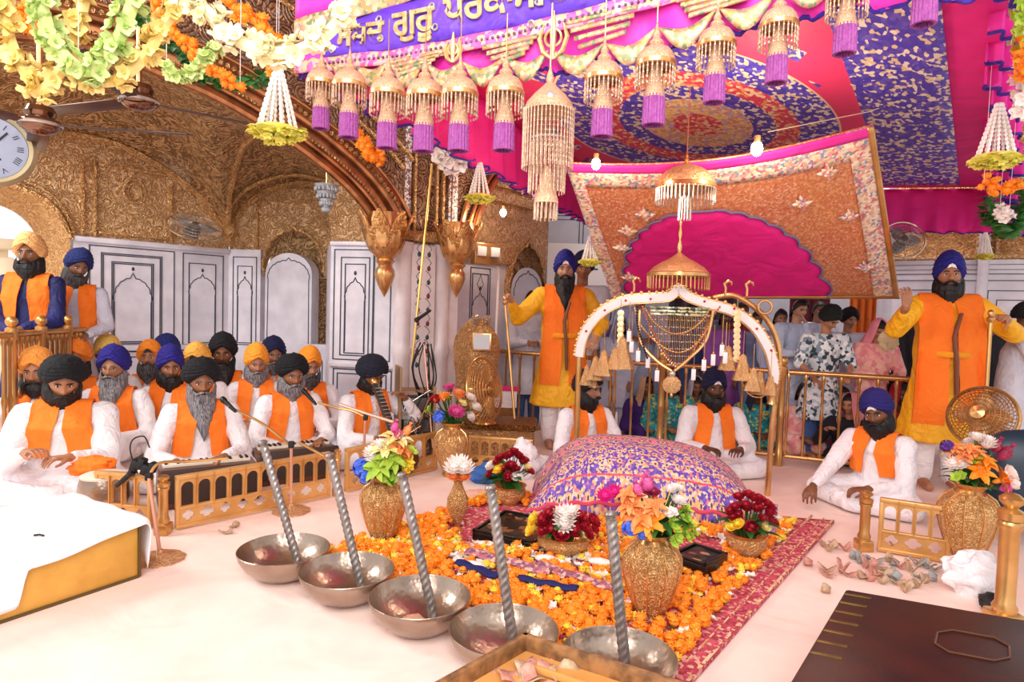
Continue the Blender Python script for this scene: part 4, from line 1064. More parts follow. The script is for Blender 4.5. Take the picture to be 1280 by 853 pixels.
def pot(p, R, H, label):
    t = thing('flower_pot', label, 'pot', p, 0, 'low gold flower pots')
    mb = MB(); mb.lathe([(R*.5, 0), (R*.55, .01), (R*.42, .02), (R*.7, H*.35), (R*.95, H*.6), (R*.97, H*.75), (R*.9, H*.9)], 40, fn=lambda a, z: 1+.015*abs(math.sin(8*a))); mb.build('pot_body', m_vase, t, 60)
    mb = MB(); mb.lathe([(R*.9, H*.9), (R, H), (R*1.02, H*1.02), (R*.95, H*1.01), (R*.85, H*.85), (R*.6, H*.7), (.001, H*.7)], 40); mb.build('rim', m_gold_s, t, 60)
q1, q2, q3, q4 = G(636, 634), G(703, 698), G(932, 702), G(571, 668)
pot(q1, .108, .14, 'low gold pot of red roses beyond the black tray')
pot(q2, .135, .13, 'wide gold pot topped by the white protea, beside the black tray')
pot(q3, .1, .15, 'small gold pot of red roses right of the black box')
t = thing('goblet', 'slim gold goblet holding one big white flower', 'goblet', q4)
mb = MB(); mb.lathe([(.05, 0), (.05, .01), (.02, .03), (.015, .06), (.02, .07)], 24); mb.build('foot', m_gold_s, t)
mb = MB(); mb.lathe([(.02, .07), (.045, .11), (.06, .16), (.058, .2), (.035, .25), (.022, .285), (.028, .3), (.036, .32)], 32); mb.build('cup', m_vase, t, 60)
# ---- flower heads (shared templates)
def petal_m(n, c, c2, k=1): return plain(n, c, .6, c2=c2, ns=30, Subsurface_Weight=.1)
F_OR, F_YE, F_WH, F_RE, F_PI, F_BL, F_GR, F_LE, F_MA = petal_m('orange_petal', 'FF8A10', 'FFA02A'), petal_m('yellow_petal', 'FFD21E', 'FFE25A'), petal_m('white_petal', 'FBF3EC', 'F3E2DA'), petal_m('red_petal', 'B8102A', '8E0A20'), petal_m('pink_petal', 'E86AA8', 'D0408C'), petal_m('blue_petal', '3C62D8', '5A80EC'), petal_m('lime_petal', 'B9D048', '9CBE3A'), plain('leaf_green', '2E6E24', .5, c2='1E5218', ns=20), petal_m('maroon_petal', '8A1838', 'B03058')
F_CR = petal_m('cream_petal', 'FBEFB0', 'F4DC80'); F_PE = petal_m('peach_petal', 'F9A868', 'F48A44')
def petals(mb, n, r, w, tilt, z=0, curve=.3, a0=0, cup=.0, M=None, mi=0, seg=4):
    for i in range(n):
        a = a0+2*PI*i/n; vs = []
        for j in range(seg+1):
            t = j/seg; ww = w*math.sin(PI*min(.97, .12+t*.86))**.8; el = tilt+curve*t
            rr = r*t; x = rr*math.cos(rad(tilt*57.3)) if False else r*t*math.cos(el); zz = z+r*t*math.sin(el)
            for s in (-1, 0, 1):
                q = V((x, s*ww, zz+abs(s)*cup*ww)); vs.append(Matrix.Rotation(a, 3, 'Z') @ q)
        fs = []
        for j in range(seg):
            for k in range(2): fs.append((j*3+k, j*3+k+1, (j+1)*3+k+1, (j+1)*3+k))
        mb.add(vs, fs, mi, M)
    return mb
def rose():
    mb = MB(); mb.ell((0, 0, .012), .012, .012, .016, 8, 6)
    for k, (n, r, w, t) in enumerate(((3, .02, .012, 1.25), (4, .026, .015, 1.0), (5, .03, .017, .75), (5, .034, .018, .35))): petals(mb, n, r, w, t, 0, .35, k*.6, .35)
    return mb
def mum(n=5, R=.04):
    mb = MB(); mb.ell((0, 0, .012), R*.4, R*.4, R*.4, 8, 6)
    for k in range(n): petals(mb, 14, R*(1-.08*k), R*.13, .05+k*1.35/n, .0, .45, k*.5, .3, seg=3)
    return mb
def lily():
    mb = MB(); petals(mb, 6, .06, .014, .75, 0, -.6, 0, .4); mb.ell((0, 0, .0), .01, .01, .02, 6, 5)
    for i in range(5): a = i*1.26; mb.tube([(0, 0, 0), (.008*math.cos(a), .008*math.sin(a), .02), (.018*math.cos(a), .018*math.sin(a), .036)], .0015, 4)
    return mb
def protea():
    mb = MB(); mb.ell((0, 0, .03), .022, .022, .035, 12, 8)
    for k, (n, t) in enumerate(((10, 1.15), (12, 1.0), (13, .8), (14, .55))): petals(mb, n, .095-.012*k, .010, t, -.01, .55, k*.26, .35)
    return mb
def hydr():
    mb = MB(); r = random.Random(3)
    for i in range(40):
        z = r.uniform(-.2, 1); a = r.uniform(0, 6.3); q = math.sqrt(1-z*z); d = V((q*math.cos(a), q*math.sin(a), z))
        Mx = d.to_track_quat('Z', 'Y').to_matrix().to_4x4(); Mx.translation = d*.034
        petals(mb, 4, .012, .006, .3, 0, .1, 0, .1, Mx, seg=2)
    mb.ell((0, 0, 0), .032, .032, .03, 8, 6); return mb
def orchid():
    mb = MB(); petals(mb, 5, .036, .015, .35, 0, .2, 0, .2); petals(mb, 3, .018, .008, .9, 0, .3, .5, .3); return mb
def leafc():
    mb = MB(); petals(mb, 1, .12, .02, .5, 0, -.5, 0, .3, seg=6); return mb
def mari():
    mb = MB(); mb.ell((0, 0, .01), .014, .014, .012, 8, 5)
    for k in range(3): petals(mb, 9, .023-.004*k, .0065, .25+.42*k, .004, .4, k*.35, .25, seg=2)
    return mb
def twotone(fn, c, mat): return fn()
FT = {'rose': rose, 'mum': mum, 'lily': lily, 'protea': protea, 'hydrangea': hydr, 'orchid': orchid, 'leaf': leafc, 'marigold': mari}
_fm = {}
def fmesh(k, m):
    if (k, m.name) not in _fm: _fm[(k, m.name)] = FT[k]().mesh(k, m, 0)
    return _fm[(k, m.name)]
FN = {'rose': 'rose', 'mum': 'chrysanthemum', 'lily': 'lily', 'protea': 'protea', 'hydrangea': 'hydrangea', 'orchid': 'orchid', 'leaf': 'leaf', 'marigold': 'marigold'}
def bouquet(base, z0, items, label, depth=.09, nleaf=10, lw=.1, s=1):
    """items: (kind, material, x, z, size) with x, z in metres seen from the front"""
    t = thing('flower_arrangement', label, 'flowers', (base[0], base[1], z0))
    st = MB(); n = 0
    ex = []
    for kind, m, x, z, sz in items:
        if kind not in ('protea', 'hydrangea'): ex += [(kind, m, x+R_.uniform(-.022, .022), z+R_.uniform(-.02, .014), sz*.95)]
    for kind, m, x, z, sz in items+ex:
        sz *= 1.22; y = -depth*(1-.55*abs(x)/.12)*(1.15-z/.35); d = V((x, y*1.2, max(.02, z-.02)+.03)).normalized()
        Mx = d.to_track_quat('Z', 'Y').to_matrix().to_4x4(); Mx = TR(x, y, z) @ Mx @ RZ(R_.uniform(0, 360)) @ SC(sz)
        place(FN[kind], fmesh(kind, m), t, Mx)
        st.tube([(x*.1, 0, -.1), (x*.5, y*.3, z*.4), (x*.97, y*.95, z-.004)], .0035, 5)
    # foliage and a few filler blooms on the far side so it is round
    for i in range(nleaf):
        a = R_.uniform(0, 2*PI); place('leaf', fmesh('leaf', F_LE), t, TR(lw*.35*math.cos(a), lw*.35*math.sin(a), R_.uniform(0, .06)) @ RZ(math.degrees(a)) @ RY(-R_.uniform(-10, 40)) @ SC(lw/.1))
    for i in range(5):
        kind, m, x, z, sz = items[R_.randrange(len(items))]; place(FN[kind], fmesh(kind, m), t, TR(x*.8, .06, z*.9) @ RX(-40) @ SC(sz*.9))
    st.build('stems', F_LE, t); return t
k_ = 3.3/800
def pxs(cx, cy, d, L): return [(k, m, (x-cx)*d/800, (cy-y)*d/800, s) for k, m, x, y, s in L]
bouquet(v1, .36, pxs(480, 604, 3.25, [('mum', F_WH, 468, 572, 1.2), ('mum', F_WH, 477, 562, 1.0), ('hydrangea', F_BL, 456, 590, 1.1), ('hydrangea', F_BL, 461, 600, .9), ('lily', F_GR, 480, 585, 1.2), ('lily', F_GR, 490, 577, 1.3), ('orchid', F_GR, 470, 595, 1.1), ('orchid', F_GR, 487, 597, 1.2), ('lily', F_CR, 484, 566, 1.2), ('lily', F_CR, 494, 556, 1.2), ('protea', F_PI, 493, 545, .7), ('protea', F_PE, 507, 548, .7), ('lily', F_PE, 500, 565, 1.0), ('rose', F_PE, 507, 573, 1.1), ('orchid', F_YE, 505, 583, 1.2), ('rose', F_YE, 510, 588, 1.0), ('mum', F_WH, 504, 557, .8), ('orchid', F_GR, 514, 570, 1.0), ('rose', F_PI, 497, 550, 1.0)]), 'tall bouquet of lime lilies, blue hydrangea and white daisies in the left gold vase', nleaf=14)
bouquet(v2, .36, pxs(812, 672, 2.5, [('lily', F_PE, 782, 632, .9), ('lily', F_PE, 795, 642, 1.0), ('lily', F_OR, 800, 652, 1.0), ('lily', F_PE, 776, 620, .8), ('lily', F_PE, 806, 632, .8), ('protea', F_PI, 800, 612, .8), ('protea', F_PI, 790, 618, .7), ('rose', F_MA, 806, 617, .9), ('mum', F_WH, 826, 612, .7), ('mum', F_WH, 835, 625, .8), ('mum', F_WH, 840, 611, .6), ('orchid', F_GR, 832, 655, .9), ('orchid', F_GR, 842, 645, 1.0), ('orchid', F_GR, 852, 655, .9), ('orchid', F_GR, 845, 664, .9), ('orchid', F_GR, 836, 668, .8), ('orchid', F_GR, 856, 668, .7), ('orchid', F_GR, 850, 636, .8), ('hydrangea', F_BL, 779, 660, .75), ('hydrangea', F_BL, 793, 663, .6), ('rose', F_WH, 822, 640, .8)]), 'bouquet of peach lilies, pink protea and green orchids in the nearest vase', nleaf=16)
bouquet(v3, .42, pxs(1206, 612, 3.2, [('mum', F_WH, 1216, 557, 1.3), ('mum', F_WH, 1204, 552, 1.0), ('mum', F_WH, 1184, 585, 1.2), ('protea', F_MA, 1235, 575, 1.0), ('protea', F_MA, 1226, 565, .8), ('lily', F_PE, 1188, 572, .9), ('lily', F_OR, 1203, 592, 1.0), ('lily', F_OR, 1210, 578, .9), ('lily', F_OR, 1232, 603, 1.1), ('lily', F_PE, 1195, 565, .8), ('orchid', F_GR, 1200, 575, .9), ('rose', F_WH, 1246, 595, 1.3), ('rose', F_PI, 1240, 612, 1.1), ('orchid', F_GR, 1180, 600, .8), ('lily', F_PE, 1178, 565, .7), ('rose', F_WH, 1250, 608, 1.2), ('hydrangea', petal_m('violet_petal', '4A1C78', '5E2A90'), 1170, 562, .7)]), 'bouquet of white chrysanthemums, orange lilies and crimson protea in the right vase', nleaf=16)
bouquet(v4, .39, pxs(571, 530, 4.6, [('mum', F_PI, 577, 515, 1.6), ('hydrangea', F_BL, 556, 520, 1.1), ('rose', F_RE, 553, 502, 1.6), ('lily', F_PE, 560, 497, 1.1), ('rose', F_OR, 562, 498, 1.4), ('orchid', F_GR, 566, 497, 1.2), ('rose', F_PE, 578, 493, 1.5), ('mum', F_PI, 565, 485, 1.1), ('mum', F_WH, 594, 497, 1.1), ('mum', F_WH, 598, 508, 1.2), ('mum', F_WH, 592, 520, 1.0), ('orchid', F_GR, 543, 512, 1.2), ('orchid', F_CR, 583, 502, 1.0)]), 'round bouquet with a big pink chrysanthemum in the vase by the carved stand', nleaf=10)
def roses(base, z0, pts, extra, label, d, c, nleaf=12, lw=.1): return bouquet(base, z0, pxs(c[0], c[1], d, [('rose', F_RE, x, y, s) for x, y, s in pts]+extra), label, nleaf=nleaf, lw=lw, depth=.07)
roses(q1, .15, [(635, 574, 1.1), (645, 575, 1.1), (625, 577, 1), (620, 584, 1), (637, 586, 1.1), (643, 590, .9), (614, 595, 1), (634, 600, .9), (656, 592, 1), (650, 582, 1), (629, 590, 1), (640, 569, 1)], [('rose', F_YE, 624, 593, 1.3), ('rose', F_WH, 613, 588, 1.1), ('rose', F_WH, 645, 598, 1.0), ('rose', F_CR, 655, 589, 1.0)], 'dome of red roses with one yellow rose in the farther gold pot', 3.95, (636, 610), 16, .12)
roses(q2, .13, [(682, 652, 1.3), (690, 660, 1.3), (700, 664, 1.3), (712, 660, 1.3), (722, 655, 1.3), (734, 650, 1.2), (728, 664, 1.2), (688, 645, 1.2), (718, 645, 1.2), (738, 660, 1.0), (680, 663, 1.1)], [('mum', F_WH, 702, 648, 1.45), ('mum', F_WH, 703, 643, 1.3), ('mum', F_WH, 700, 641, 1.2), ('rose', F_YE, 669, 652, 1.2), ('rose', F_YE, 668, 661, 1.2), ('rose', F_CR, 723, 664, .9)], 'white protea ringed by red roses in the wide gold pot', 3.2, (703, 668), 8, .1)
roses(q3, .14, [(918, 622, 1), (928, 618, 1), (940, 622, 1), (950, 628, 1), (914, 634, 1), (926, 634, 1.1), (936, 634, 1), (912, 645, .9), (930, 654, 1.1), (952, 640, 1), (960, 650, .9), (944, 646, .9), (955, 634, .8)], [('rose', F_YE, 917, 653, 1.1), ('rose', F_CR, 945, 654, 1.1), ('rose', F_WH, 962, 644, .8)], 'dome of small red roses with pale roses in the right gold pot', 3.25, (932, 668), 18, .11)
t = thing('flower_arrangement', 'single big white chrysanthemum with orange underpetals on the gold goblet', 'flowers', (q4.x, q4.y, .32))
for k, (m, z, s, x) in enumerate(((F_WH, .05, 2.2, 0), (F_WH, .04, 1.9, -.02), (F_WH, .04, 1.9, .03), (F_PE, .0, 1.4, -.02), (F_PE, .0, 1.4, .03))): place('chrysanthemum', fmesh('mum', m), t, TR(x, -.03 if k else 0, z) @ RX(25) @ SC(s))
# ---- rug and the bed of flower heads
rugP = [G(1043, 655), G(846, 880), G(398, 706), G(640, 618)]
def quad(u, v): return rugP[2].lerp(rugP[1], u).lerp(rugP[3].lerp(rugP[0], u), v)
mb = MB(); mb.grid(lambda u, v: quad(u, v)+V((0, 0, .012+.002*math.sin(u*40))), 40, 30)
rug_m = speckle('pink_floral_rug', ['C8485C', 'D0586C', 'DE8C92', 'C04A60', 'E4B498', 'B83C50', 'A03448'], 60, .85, 0, .3)
o = mb.build('rug', rug_m); solidify(o, .014); tag(o, 'crimson floral rug spread beneath the marigolds and the covered scripture', 'rug')
mb = MB()
for off, w_, ma in ((.0, .012, 0), (.05, .006, 0), (.12, .01, 0)):
    a, b = rugP[0], rugP[1]; n_ = V((-(b-a).y, (b-a).x, 0)).normalized(); n_ = n_ if n_.dot(rugP[2]-b) > 0 else -n_
    M_ = frame(a+n_*(off+.01), b-a); mb.box(((b-a).length/2, 0, .021), ((b-a).length, w_, .006), M=M_)
mb.build('rug_border', speckle('rug_border_gold', ['D8A878', 'C04058', 'E8C8A0'], 60, .8), o)
def scr(p):
    v = p-CAM; z = v.dot(Fw); return 640+800*v.dot(Rt)/z, 426.5-800*v.dot(Up)/z
avoid = [(V((G(cx, cy, .13).x, G(cx, cy, .13).y, 0)), .2) for (cx, cy), *_ in spec]+[(v1, .075), (v2, .075), (q1, .07), (q2, .09), (q3, .07), (q4, .06)]
spots = []
rr = random.Random(11)
while len(spots) < 3000:
    p = quad(rr.uniform(-.02, 1.0), rr.uniform(0, .93)); x, y = scr(p)
    if any((p-a).length < r+.01 for a, r in avoid): continue
    # right edge of the bed: leave the rug border bare
    if x > 1003-(y-650)*.83 and y > 640: continue
    if y < 640 and not (560 < x < 660): continue
    if 670 < x < 955 and y < 655: continue
    if 575 < x < 668 and 638 < y < 690: continue
    if 838 < x < 905 and 680 < y < 716: continue
    if x < 470 and y < 675: continue
    spots.append((p, x, y))
def kindof(x, y):
    q = rr.random()
    if 560 < x < 780 and 640 < y < 735: return 'w' if q < .38 else 'y' if q < .55 else 'p' if q < .65 else 'o'
    if y < 690 and x > 740: return 'y' if q < .4 else 'w' if q < .7 else 'o'
    if x < 640 and y < 700: return 'y' if q < .3 else 'w' if q < .38 else 'o'
    return 'y' if q < .13 else 'w' if q < .26 else 'p' if q < .29 else 'g' if q < .33 else 'o'
spots.sort(key=lambda s: s[0].y)
cm_ = {'o': ('marigold', F_OR, 'orange marigold head lying in the flower bed around the vases', 'orange marigold heads in the flower bed'),
       'y': ('marigold', F_YE, 'yellow marigold head lying in the flower bed around the vases', 'yellow marigold heads in the flower bed'),
       'w': ('orchid', F_WH, 'white blossom lying among the marigold heads in the flower bed', 'white blossoms in the flower bed'),
       'p': ('orchid', F_MA, 'small maroon blossom lying among the marigold heads', 'maroon blossoms in the flower bed'),
       'g': ('leaf', F_LE, 'small green leaf lying among the marigold heads', 'green leaves in the flower bed')}
cnt = {}; stuff = {k: MB() for k in cm_}
tm = {k: FT[cm_[k][0]]() for k in cm_}
nm_ = {'o': 'marigold', 'y': 'marigold', 'w': 'white_blossom', 'p': 'maroon_blossom', 'g': 'leaf'}
for p, x, y in spots:
    k = kindof(x, y); kind, m, lb, gp = cm_[k]; sz = {'o': 1.45, 'y': 1.2, 'w': .8, 'p': .55, 'g': .35}[k]*rr.uniform(.8, 1.15)
    Mx = TR(p.x, p.y, .022+rr.uniform(0, .022)) @ RZ(rr.uniform(0, 360)) @ RX(rr.uniform(-35, 35)) @ SC(sz)
    cnt[k] = cnt.get(k, 0)+1
    if cnt[k] <= {'o': 180, 'y': 110, 'w': 240, 'p': 120, 'g': 60}[k]: tag(place(nm_[k], fmesh(kind, m), None, Mx), lb, 'flower' if k != 'g' else 'leaf', gp)
    else: stuff[k].merge(tm[k], Mx)
for k, sm_ in stuff.items():
    if sm_.f: tag(sm_.build('flower_heads', cm_[k][1], None, 0), {'o': 'orange marigold heads strewn over the farther flower bed', 'y': 'yellow marigold heads strewn over the farther flower bed', 'w': 'white blossoms strewn over the farther flower bed', 'p': 'maroon blossoms', 'g': 'leaves'}[k], 'flowers', kind='stuff')
# ---- black tray, black box, cloths
def lbox(c4, h, name, label, cat, m, z0=.0):
    A, B, D_ = c4; L = (B-A).length; w_ = (D_-A).length; M = frame(V((A.x, A.y, z0)), B-A)
    t = thing(name, label, cat, M=M); mb = MB(); mb.box((L/2, w_/2, h/2), (L, w_, h), ch=.006); mb.build('box_body', m, t)
    mb = MB()
    for a, b, c, d in ((0, L, 0, .016), (0, L, w_-.016, w_), (0, .016, 0, w_), (L-.016, L, 0, w_)): mb.box(((a+b)/2, (c+d)/2, h+.006), (b-a, d-c, .014), ch=.003)
    mb.build('rim', m, t); return t, L, w_
inlaid = speckle('lacquer_painting', ['1A1410', '14110F', '2A3A24', '8A5A30', '1A1410', '4A1A14', 'B89060'], 26, .3, 0, .1)
t, L, w_ = lbox((G(590, 668, .05), G(668, 684, .05), G(618, 641, .05)), .055, 'lacquer_tray', 'black lacquered tray with painted panel among the flowers, left of the white protea', 'tray', m_black, .01)
mb = MB(); mb.box((L/2, w_/2, .058), (L-.05, w_-.05, .004)); mb.build('painted_panel', inlaid, t)
t, L, w_ = lbox((G(838, 698, .08), G(882, 713, .08), G(858, 682, .08)), .085, 'lacquer_box', 'black lacquered box with painted lid right of the nearest vase', 'box', m_black, .01)
mb = MB(); mb.box((L/2, w_/2, .088), (L-.05, w_-.04, .004)); mb.build('painted_lid', inlaid, t)
def strip(a, b, w, m, name, label, cat, z=.05, group=None):
    A, B = G(*a, z), G(*b, z); L = (B-A).length; M = frame(A, B-A); mb = MB()
    mb.grid(lambda u, v: V((L*u, (v-.5)*w*(1+.15*math.sin(u*9)), .012*math.sin(PI*v)+.004*math.sin(u*14))), 24, 8); o = mb.build(name, m, None, ml=M); solidify(o, .012); return tag(o, label, cat, group)
navyv = cloth('navy_velvet', '0C1450', '101A66', .7)
strip((572, 704), (625, 722), .05, navyv, 'folded_cloth', 'navy velvet strip lying on the marigolds left of centre', 'cloth', .06)
strip((648, 724), (722, 738), .04, navyv, 'folded_cloth', 'navy velvet strip lying on the flowers below the wide pot', 'cloth', .06)
dust = speckle('rose_brocade', ['C88A94', 'A85A70', 'E0B8A8', 'B87080', '8A5A7A'], 60, .5, .1)
strip((585, 690), (690, 716), .07, dust, 'folded_cloth', 'dusty pink brocade band across the flowers, centre', 'cloth', .06)
strip((672, 706), (768, 736), .06, dust, 'folded_cloth', 'dusty pink brocade band below the wide gold pot', 'cloth', .06)
for k, (x, y) in enumerate(((608, 686), (683, 704), (750, 708), (592, 712))):
    mb = MB(); mb.ell((0, 0, .02), .06, .025, .02, 14, 8, fn=lambda d: 1+.15*noise.noise(d*4+V((k, 0, 0))))
    p = G(x, y, .03); tag(mb.build('flower_bundle', F_WH, None, ml=TR(p.x, p.y, .03) @ RZ(-15)), 'oblong bundle of white petals, '+('left of the wide pot', 'touching the wide pot', 'beside the near twisted rod', 'above the middle bowl')[k], 'flowers', 'oblong petal bundles in the bed')
# ---- the covered scripture
def rumala():
    t = NT('rumala_brocade'); uv = t.co('UV'); x, y, _ = t.xyz(uv)
    def ros(nx, ny, ox=0, oy=0):
        fx = t.m('SUBTRACT', t.m('FRACT', t.m('ADD', t.m('MULTIPLY', x, nx), ox)), .5); fy = t.m('SUBTRACT', t.m('FRACT', t.m('ADD', t.m('MULTIPLY', y, ny), oy)), .5)
        r = t.m('SQRT', t.m('ADD', t.m('MULTIPLY', fx, fx), t.m('MULTIPLY', fy, fy))); a = t.m('ARCTAN2', fy, fx)
        return r, t.m('COSINE', t.m('MULTIPLY', a, 10))
    v = t.vor(uv, 105, 'F1', 'Color'); vx = t.xyz(v)[0]
    base = t.ramp(vx, [(0, '6A48B0'), (.25, 'E0B878'), (.45, '7A5AC0'), (.6, 'EED2B8'), (.75, 'D87A90'), (.86, '5A3CA0')], True)
    r, c = ros(24, 15); small = t.m('LESS_THAN', r, t.m('ADD', .2, t.m('MULTIPLY', c, .06)))
    col = t.mix(small, base, 'E9C887'); col = t.mix(t.m('LESS_THAN', r, .1), col, '5A2A60')
    # big rosette bands
    band = t.m('LESS_THAN', t.m('ABSOLUTE', t.m('SUBTRACT', y, .47)), .075)
    r2, c2 = ros(15, 1/.15, 0, -.47/.15+.5)
    b2 = t.mix(t.m('LESS_THAN', r2, t.m('ADD', .33, t.m('MULTIPLY', c2, .07))), 'EE9AA0', '5A3AA0'); b2 = t.mix(t.m('LESS_THAN', r2, .22), b2, 'F2D8A0'); b2 = t.mix(t.m('LESS_THAN', r2, .1), b2, '7A4A30')
    col = t.mix(band, col, b2)
    ln = t.m('LESS_THAN', t.m('ABSOLUTE', t.m('SUBTRACT', t.m('FRACT', t.m('MULTIPLY', y, 5)), .5)), .02)
    col = t.mix(ln, col, 'D8506A')
    t.bump(t.vor(uv, 110), .5, .004); return t.fin(col, .6, .1)
gc = XY(812, 4.12); t = thing('covered_scripture', 'domed scripture bundle under a purple and gold brocade cloth beneath the arch', 'covered scripture', (gc.x, gc.y, .0), -6)
def mound(u, v):
    x = (u-.5)*2; y = (v-.5)*2; sx = .70*math.copysign(abs(x)**.9, x)
    e = max(0, 1-abs(x)**3.0)**.75*max(0, 1-abs(y)**3.2)**.7
    z = .025+.40*e*(1-.12*x)
    f = .006*noise.noise(V((x*5, y*5, 0)))+(.012*math.sin(x*30)*(1-e) if abs(y) > .8 else 0)
    return V((sx*(1+.03*math.sin(y*5)), .44*y, z+f))
mb = MB(); mb.grid(mound, 90, 60); solidify(mb.build('brocade_cover', rumala(), t), .01)
mb = MB(); mb.box((0, 0, .12), (1.1, .55, .22), ch=.06); mb.build('cushion', WHITE, t)
mb = MB(); mb.tube([mound(i/40, .985)+V((0, .01, .008)) for i in range(41)], .008, 6); mb.tube([mound(i/40, .02)+V((0, -.01, .006)) for i in range(41)], .012, 6); mb.build('fringe', plain('rose_fringe', 'D84A6A', .7), t)
p = G(968, 690); mb = MB(); mb.grid(lambda u, v: V((.02*math.sin(u*14)+(u-.5)*.12, -.02*math.cos(u*9), .02+v*.2)), 14, 10); o = mb.build('brocade_flap', rumala() if False else bpy.data.materials['rumala_brocade'], None, ml=TR(p.x, p.y+.18, 0) @ RZ(-60)); solidify(o, .01); tag(o, 'purple brocade flap hanging at the right end of the scripture cover', 'cloth')
# magenta frill and yellow white garland in front
for k, (x, y) in enumerate(((768, 612), (782, 618), (756, 622))):
    p = G(x, y, .2); tag(place('pink_blossom', fmesh('mum', petal_m('magenta_petal', 'F030A0', 'E02090')), None, TR(p.x-.02, p.y-.12, .215+.012*k) @ RX(50) @ SC(1.5)), 'bright magenta blossom before the scripture cover, '+('top', 'right', 'left')[k], 'flower', 'magenta blossoms before the scripture')
# ---- tray of notes at the bottom edge
A, B = W(655, 793, 1.92), None
zt = .30; a0, a1, a2 = G(656, 792, zt), G(540, 856, zt), G(862, 856, zt)
ex = (a1-a0); ey = (a2-a0); M = frame(a0, a2-a0)
t = thing('offering_box', 'wide wooden offering box full of banknotes at the bottom edge of the view', 'box', M=M)
Lx = ey.length*1.3; loc1 = M.inverted() @ a1; Ly = -loc1.y*2.2; sk_ = loc1.x/loc1.y
wood = plain('ochre_lining', 'E2A45C', .55, c2='D2924C', ns=6); wedge = plain('worn_brown_rim', '6A4A30', .5, c2='A8784A', ns=25)
SH = Matrix(((1, sk_, 0, 0), (0, 1, 0, 0), (0, 0, 1, 0), (0, 0, 0, 1)))
mb = MB(); mb.box((Lx/2, -Ly/2, -.17), (Lx, Ly, .26), M=SH); mb.build('box_body', wood, t)
mb = MB(); r_ = .02
for a, b, c, d in ((0, Lx, -r_, 0), (0, r_, -Ly, 0), (Lx-r_, Lx, -Ly, 0), (0, Lx, -Ly, -Ly+r_)): mb.box(((a+b)/2, (c+d)/2, -.02), (b-a, d-c, .05), M=SH, ch=.004)
mb.build('rim', wedge, t)
mb = MB(); mb.box((Lx*.55, -.11, -.025), (Lx*.8, .012, .02), M=SH, ch=.003); mb.build('divider', wood, t)
notec = [plain('note_green', 'C9D0B8', .7, c2='AEB89C', ns=40), plain('note_pink', 'D8A090', .7, c2='B87868', ns=40), plain('note_tan', 'CDB090', .7, c2='A88868', ns=40), plain('note_grey', 'A8A8A4', .7, c2='8C9090', ns=40)]
def note(sz, fold):
    mb = MB(); mb.grid(lambda u, v: V(((u-.5)*sz, (v-.5)*sz*.5, fold*abs(u-.5)+.006*math.sin(v*4+u*5))), 8, 4); return mb
def putnote(p, sz, fold, m, label, group, rx=0, name='banknote'):
    o = note(sz, fold).build(name, m, None, ml=TR(*p) @ RZ(R_.uniform(0, 180)) @ RX(rx)); solidify(o, .003); return tag(o, label, 'banknote', group)
for k, (x, y, mi) in enumerate(((624, 829, 0), (668, 818, 3), (640, 845, 1), (652, 838, 1), (672, 846, 2), (690, 836, 1), (700, 845, 2), (682, 852, 1), (660, 852, 2), (645, 852, 1))):
    p = G(x, y, .25); putnote((p.x, p.y, .222+.004*k), .1, .05, notec[mi], 'crumpled note in the offering box'+('' if k > 1 else (', pale green and folded' if k == 0 else ', rolled grey')), 'banknotes in the offering box', 10)
# ---- brown trunk at the lower right
zt = .36; c0, c1, c2_ = G(1057, 736, zt), G(1004, 824, zt), G(1330, 783, zt)
M = frame(c0, c2_-c0); Lx = (c2_-c0).length; q = M.inverted() @ c1; Ly = -q.y*1.28
t = thing('trunk', 'dark reddish brown leather trunk with brass straps in the lower right corner', 'trunk', M=M)
leather = plain('oxblood_leather', '3E120E', .42, c2='2A0C0C', ns=7, bump=.15, bs=90)
SH = Matrix(((1, q.x/q.y, 0, 0), (0, 1, 0, 0), (0, 0, 1, 0), (0, 0, 0, 1)))
mb = MB(); mb.box((Lx/2, -Ly/2, -.04), (Lx, Ly, .08), M=SH, ch=.01); mb.build('lid', leather, t)
mb = MB(); mb.box((Lx/2, -Ly/2, -.22), (Lx-.02, Ly-.02, .27), M=SH, ch=.01); mb.build('trunk_body', leather, t)
dullb = plain('tarnished_brass', '8A6A3A', .4, .5, c2='6E5028', ns=20)
for k in range(7):
    mb = MB(); mb.box((.045, -.05-k*.075, .001), (.075, .012, .004), M=SH, ch=.001); mb.build('brass_strap', dullb, t)
for x in (.12, .25, .38, .51):
    mb = MB(); mb.box((x, -Ly-.003, -.05), (.03, .008, .1), M=SH, ch=.001); mb.build('brass_clasp', dullb, t)
mb = MB(); mb.tube([(.36+.085*a, -.26+.075*b, .002) for a, b in ((-1, -.5), (-1, .5), (-.6, 1), (.6, 1), (1, .5), (1, -.5), (.6, -1), (-.6, -1), (-1, -.5))], .003, 5, M=SH); mb.build('worn_outline', plain('worn_line', '5E3A26', .5), t)
# ---- notes, tissue and slippers of paper on the floor by the right parapet
k = 0
for x, y in [(1030, 683), (1035, 690), (1043, 686), (1010, 708), (1033, 716), (1034, 722), (1032, 742), (1052, 718), (1060, 722), (1066, 700), (1075, 706), (1083, 712), (1078, 724), (1090, 718), (1094, 706), (1100, 712), (1088, 728), (1096, 722), (1106, 724), (1112, 718), (1117, 727), (1122, 732), (1110, 704), (1118, 708), (1126, 712), (1140, 717), (1146, 709), (1152, 706), (1138, 735), (1130, 742), (1120, 693), (1160, 712), (1165, 728), (1156, 730), (1150, 724), (1168, 716), (1086, 704), (1102, 731), (1056, 690), (1148, 736)]:
    p = G(x, y); putnote((p.x, p.y, .006+.002*(k % 3)), R_.uniform(.06, .085), R_.uniform(.02, .12), notec[R_.choice((1, 2, 2, 3, 3, 1))], 'folded banknote lying on the white floor by the right parapet', 'banknotes scattered on the floor', 6); k += 1
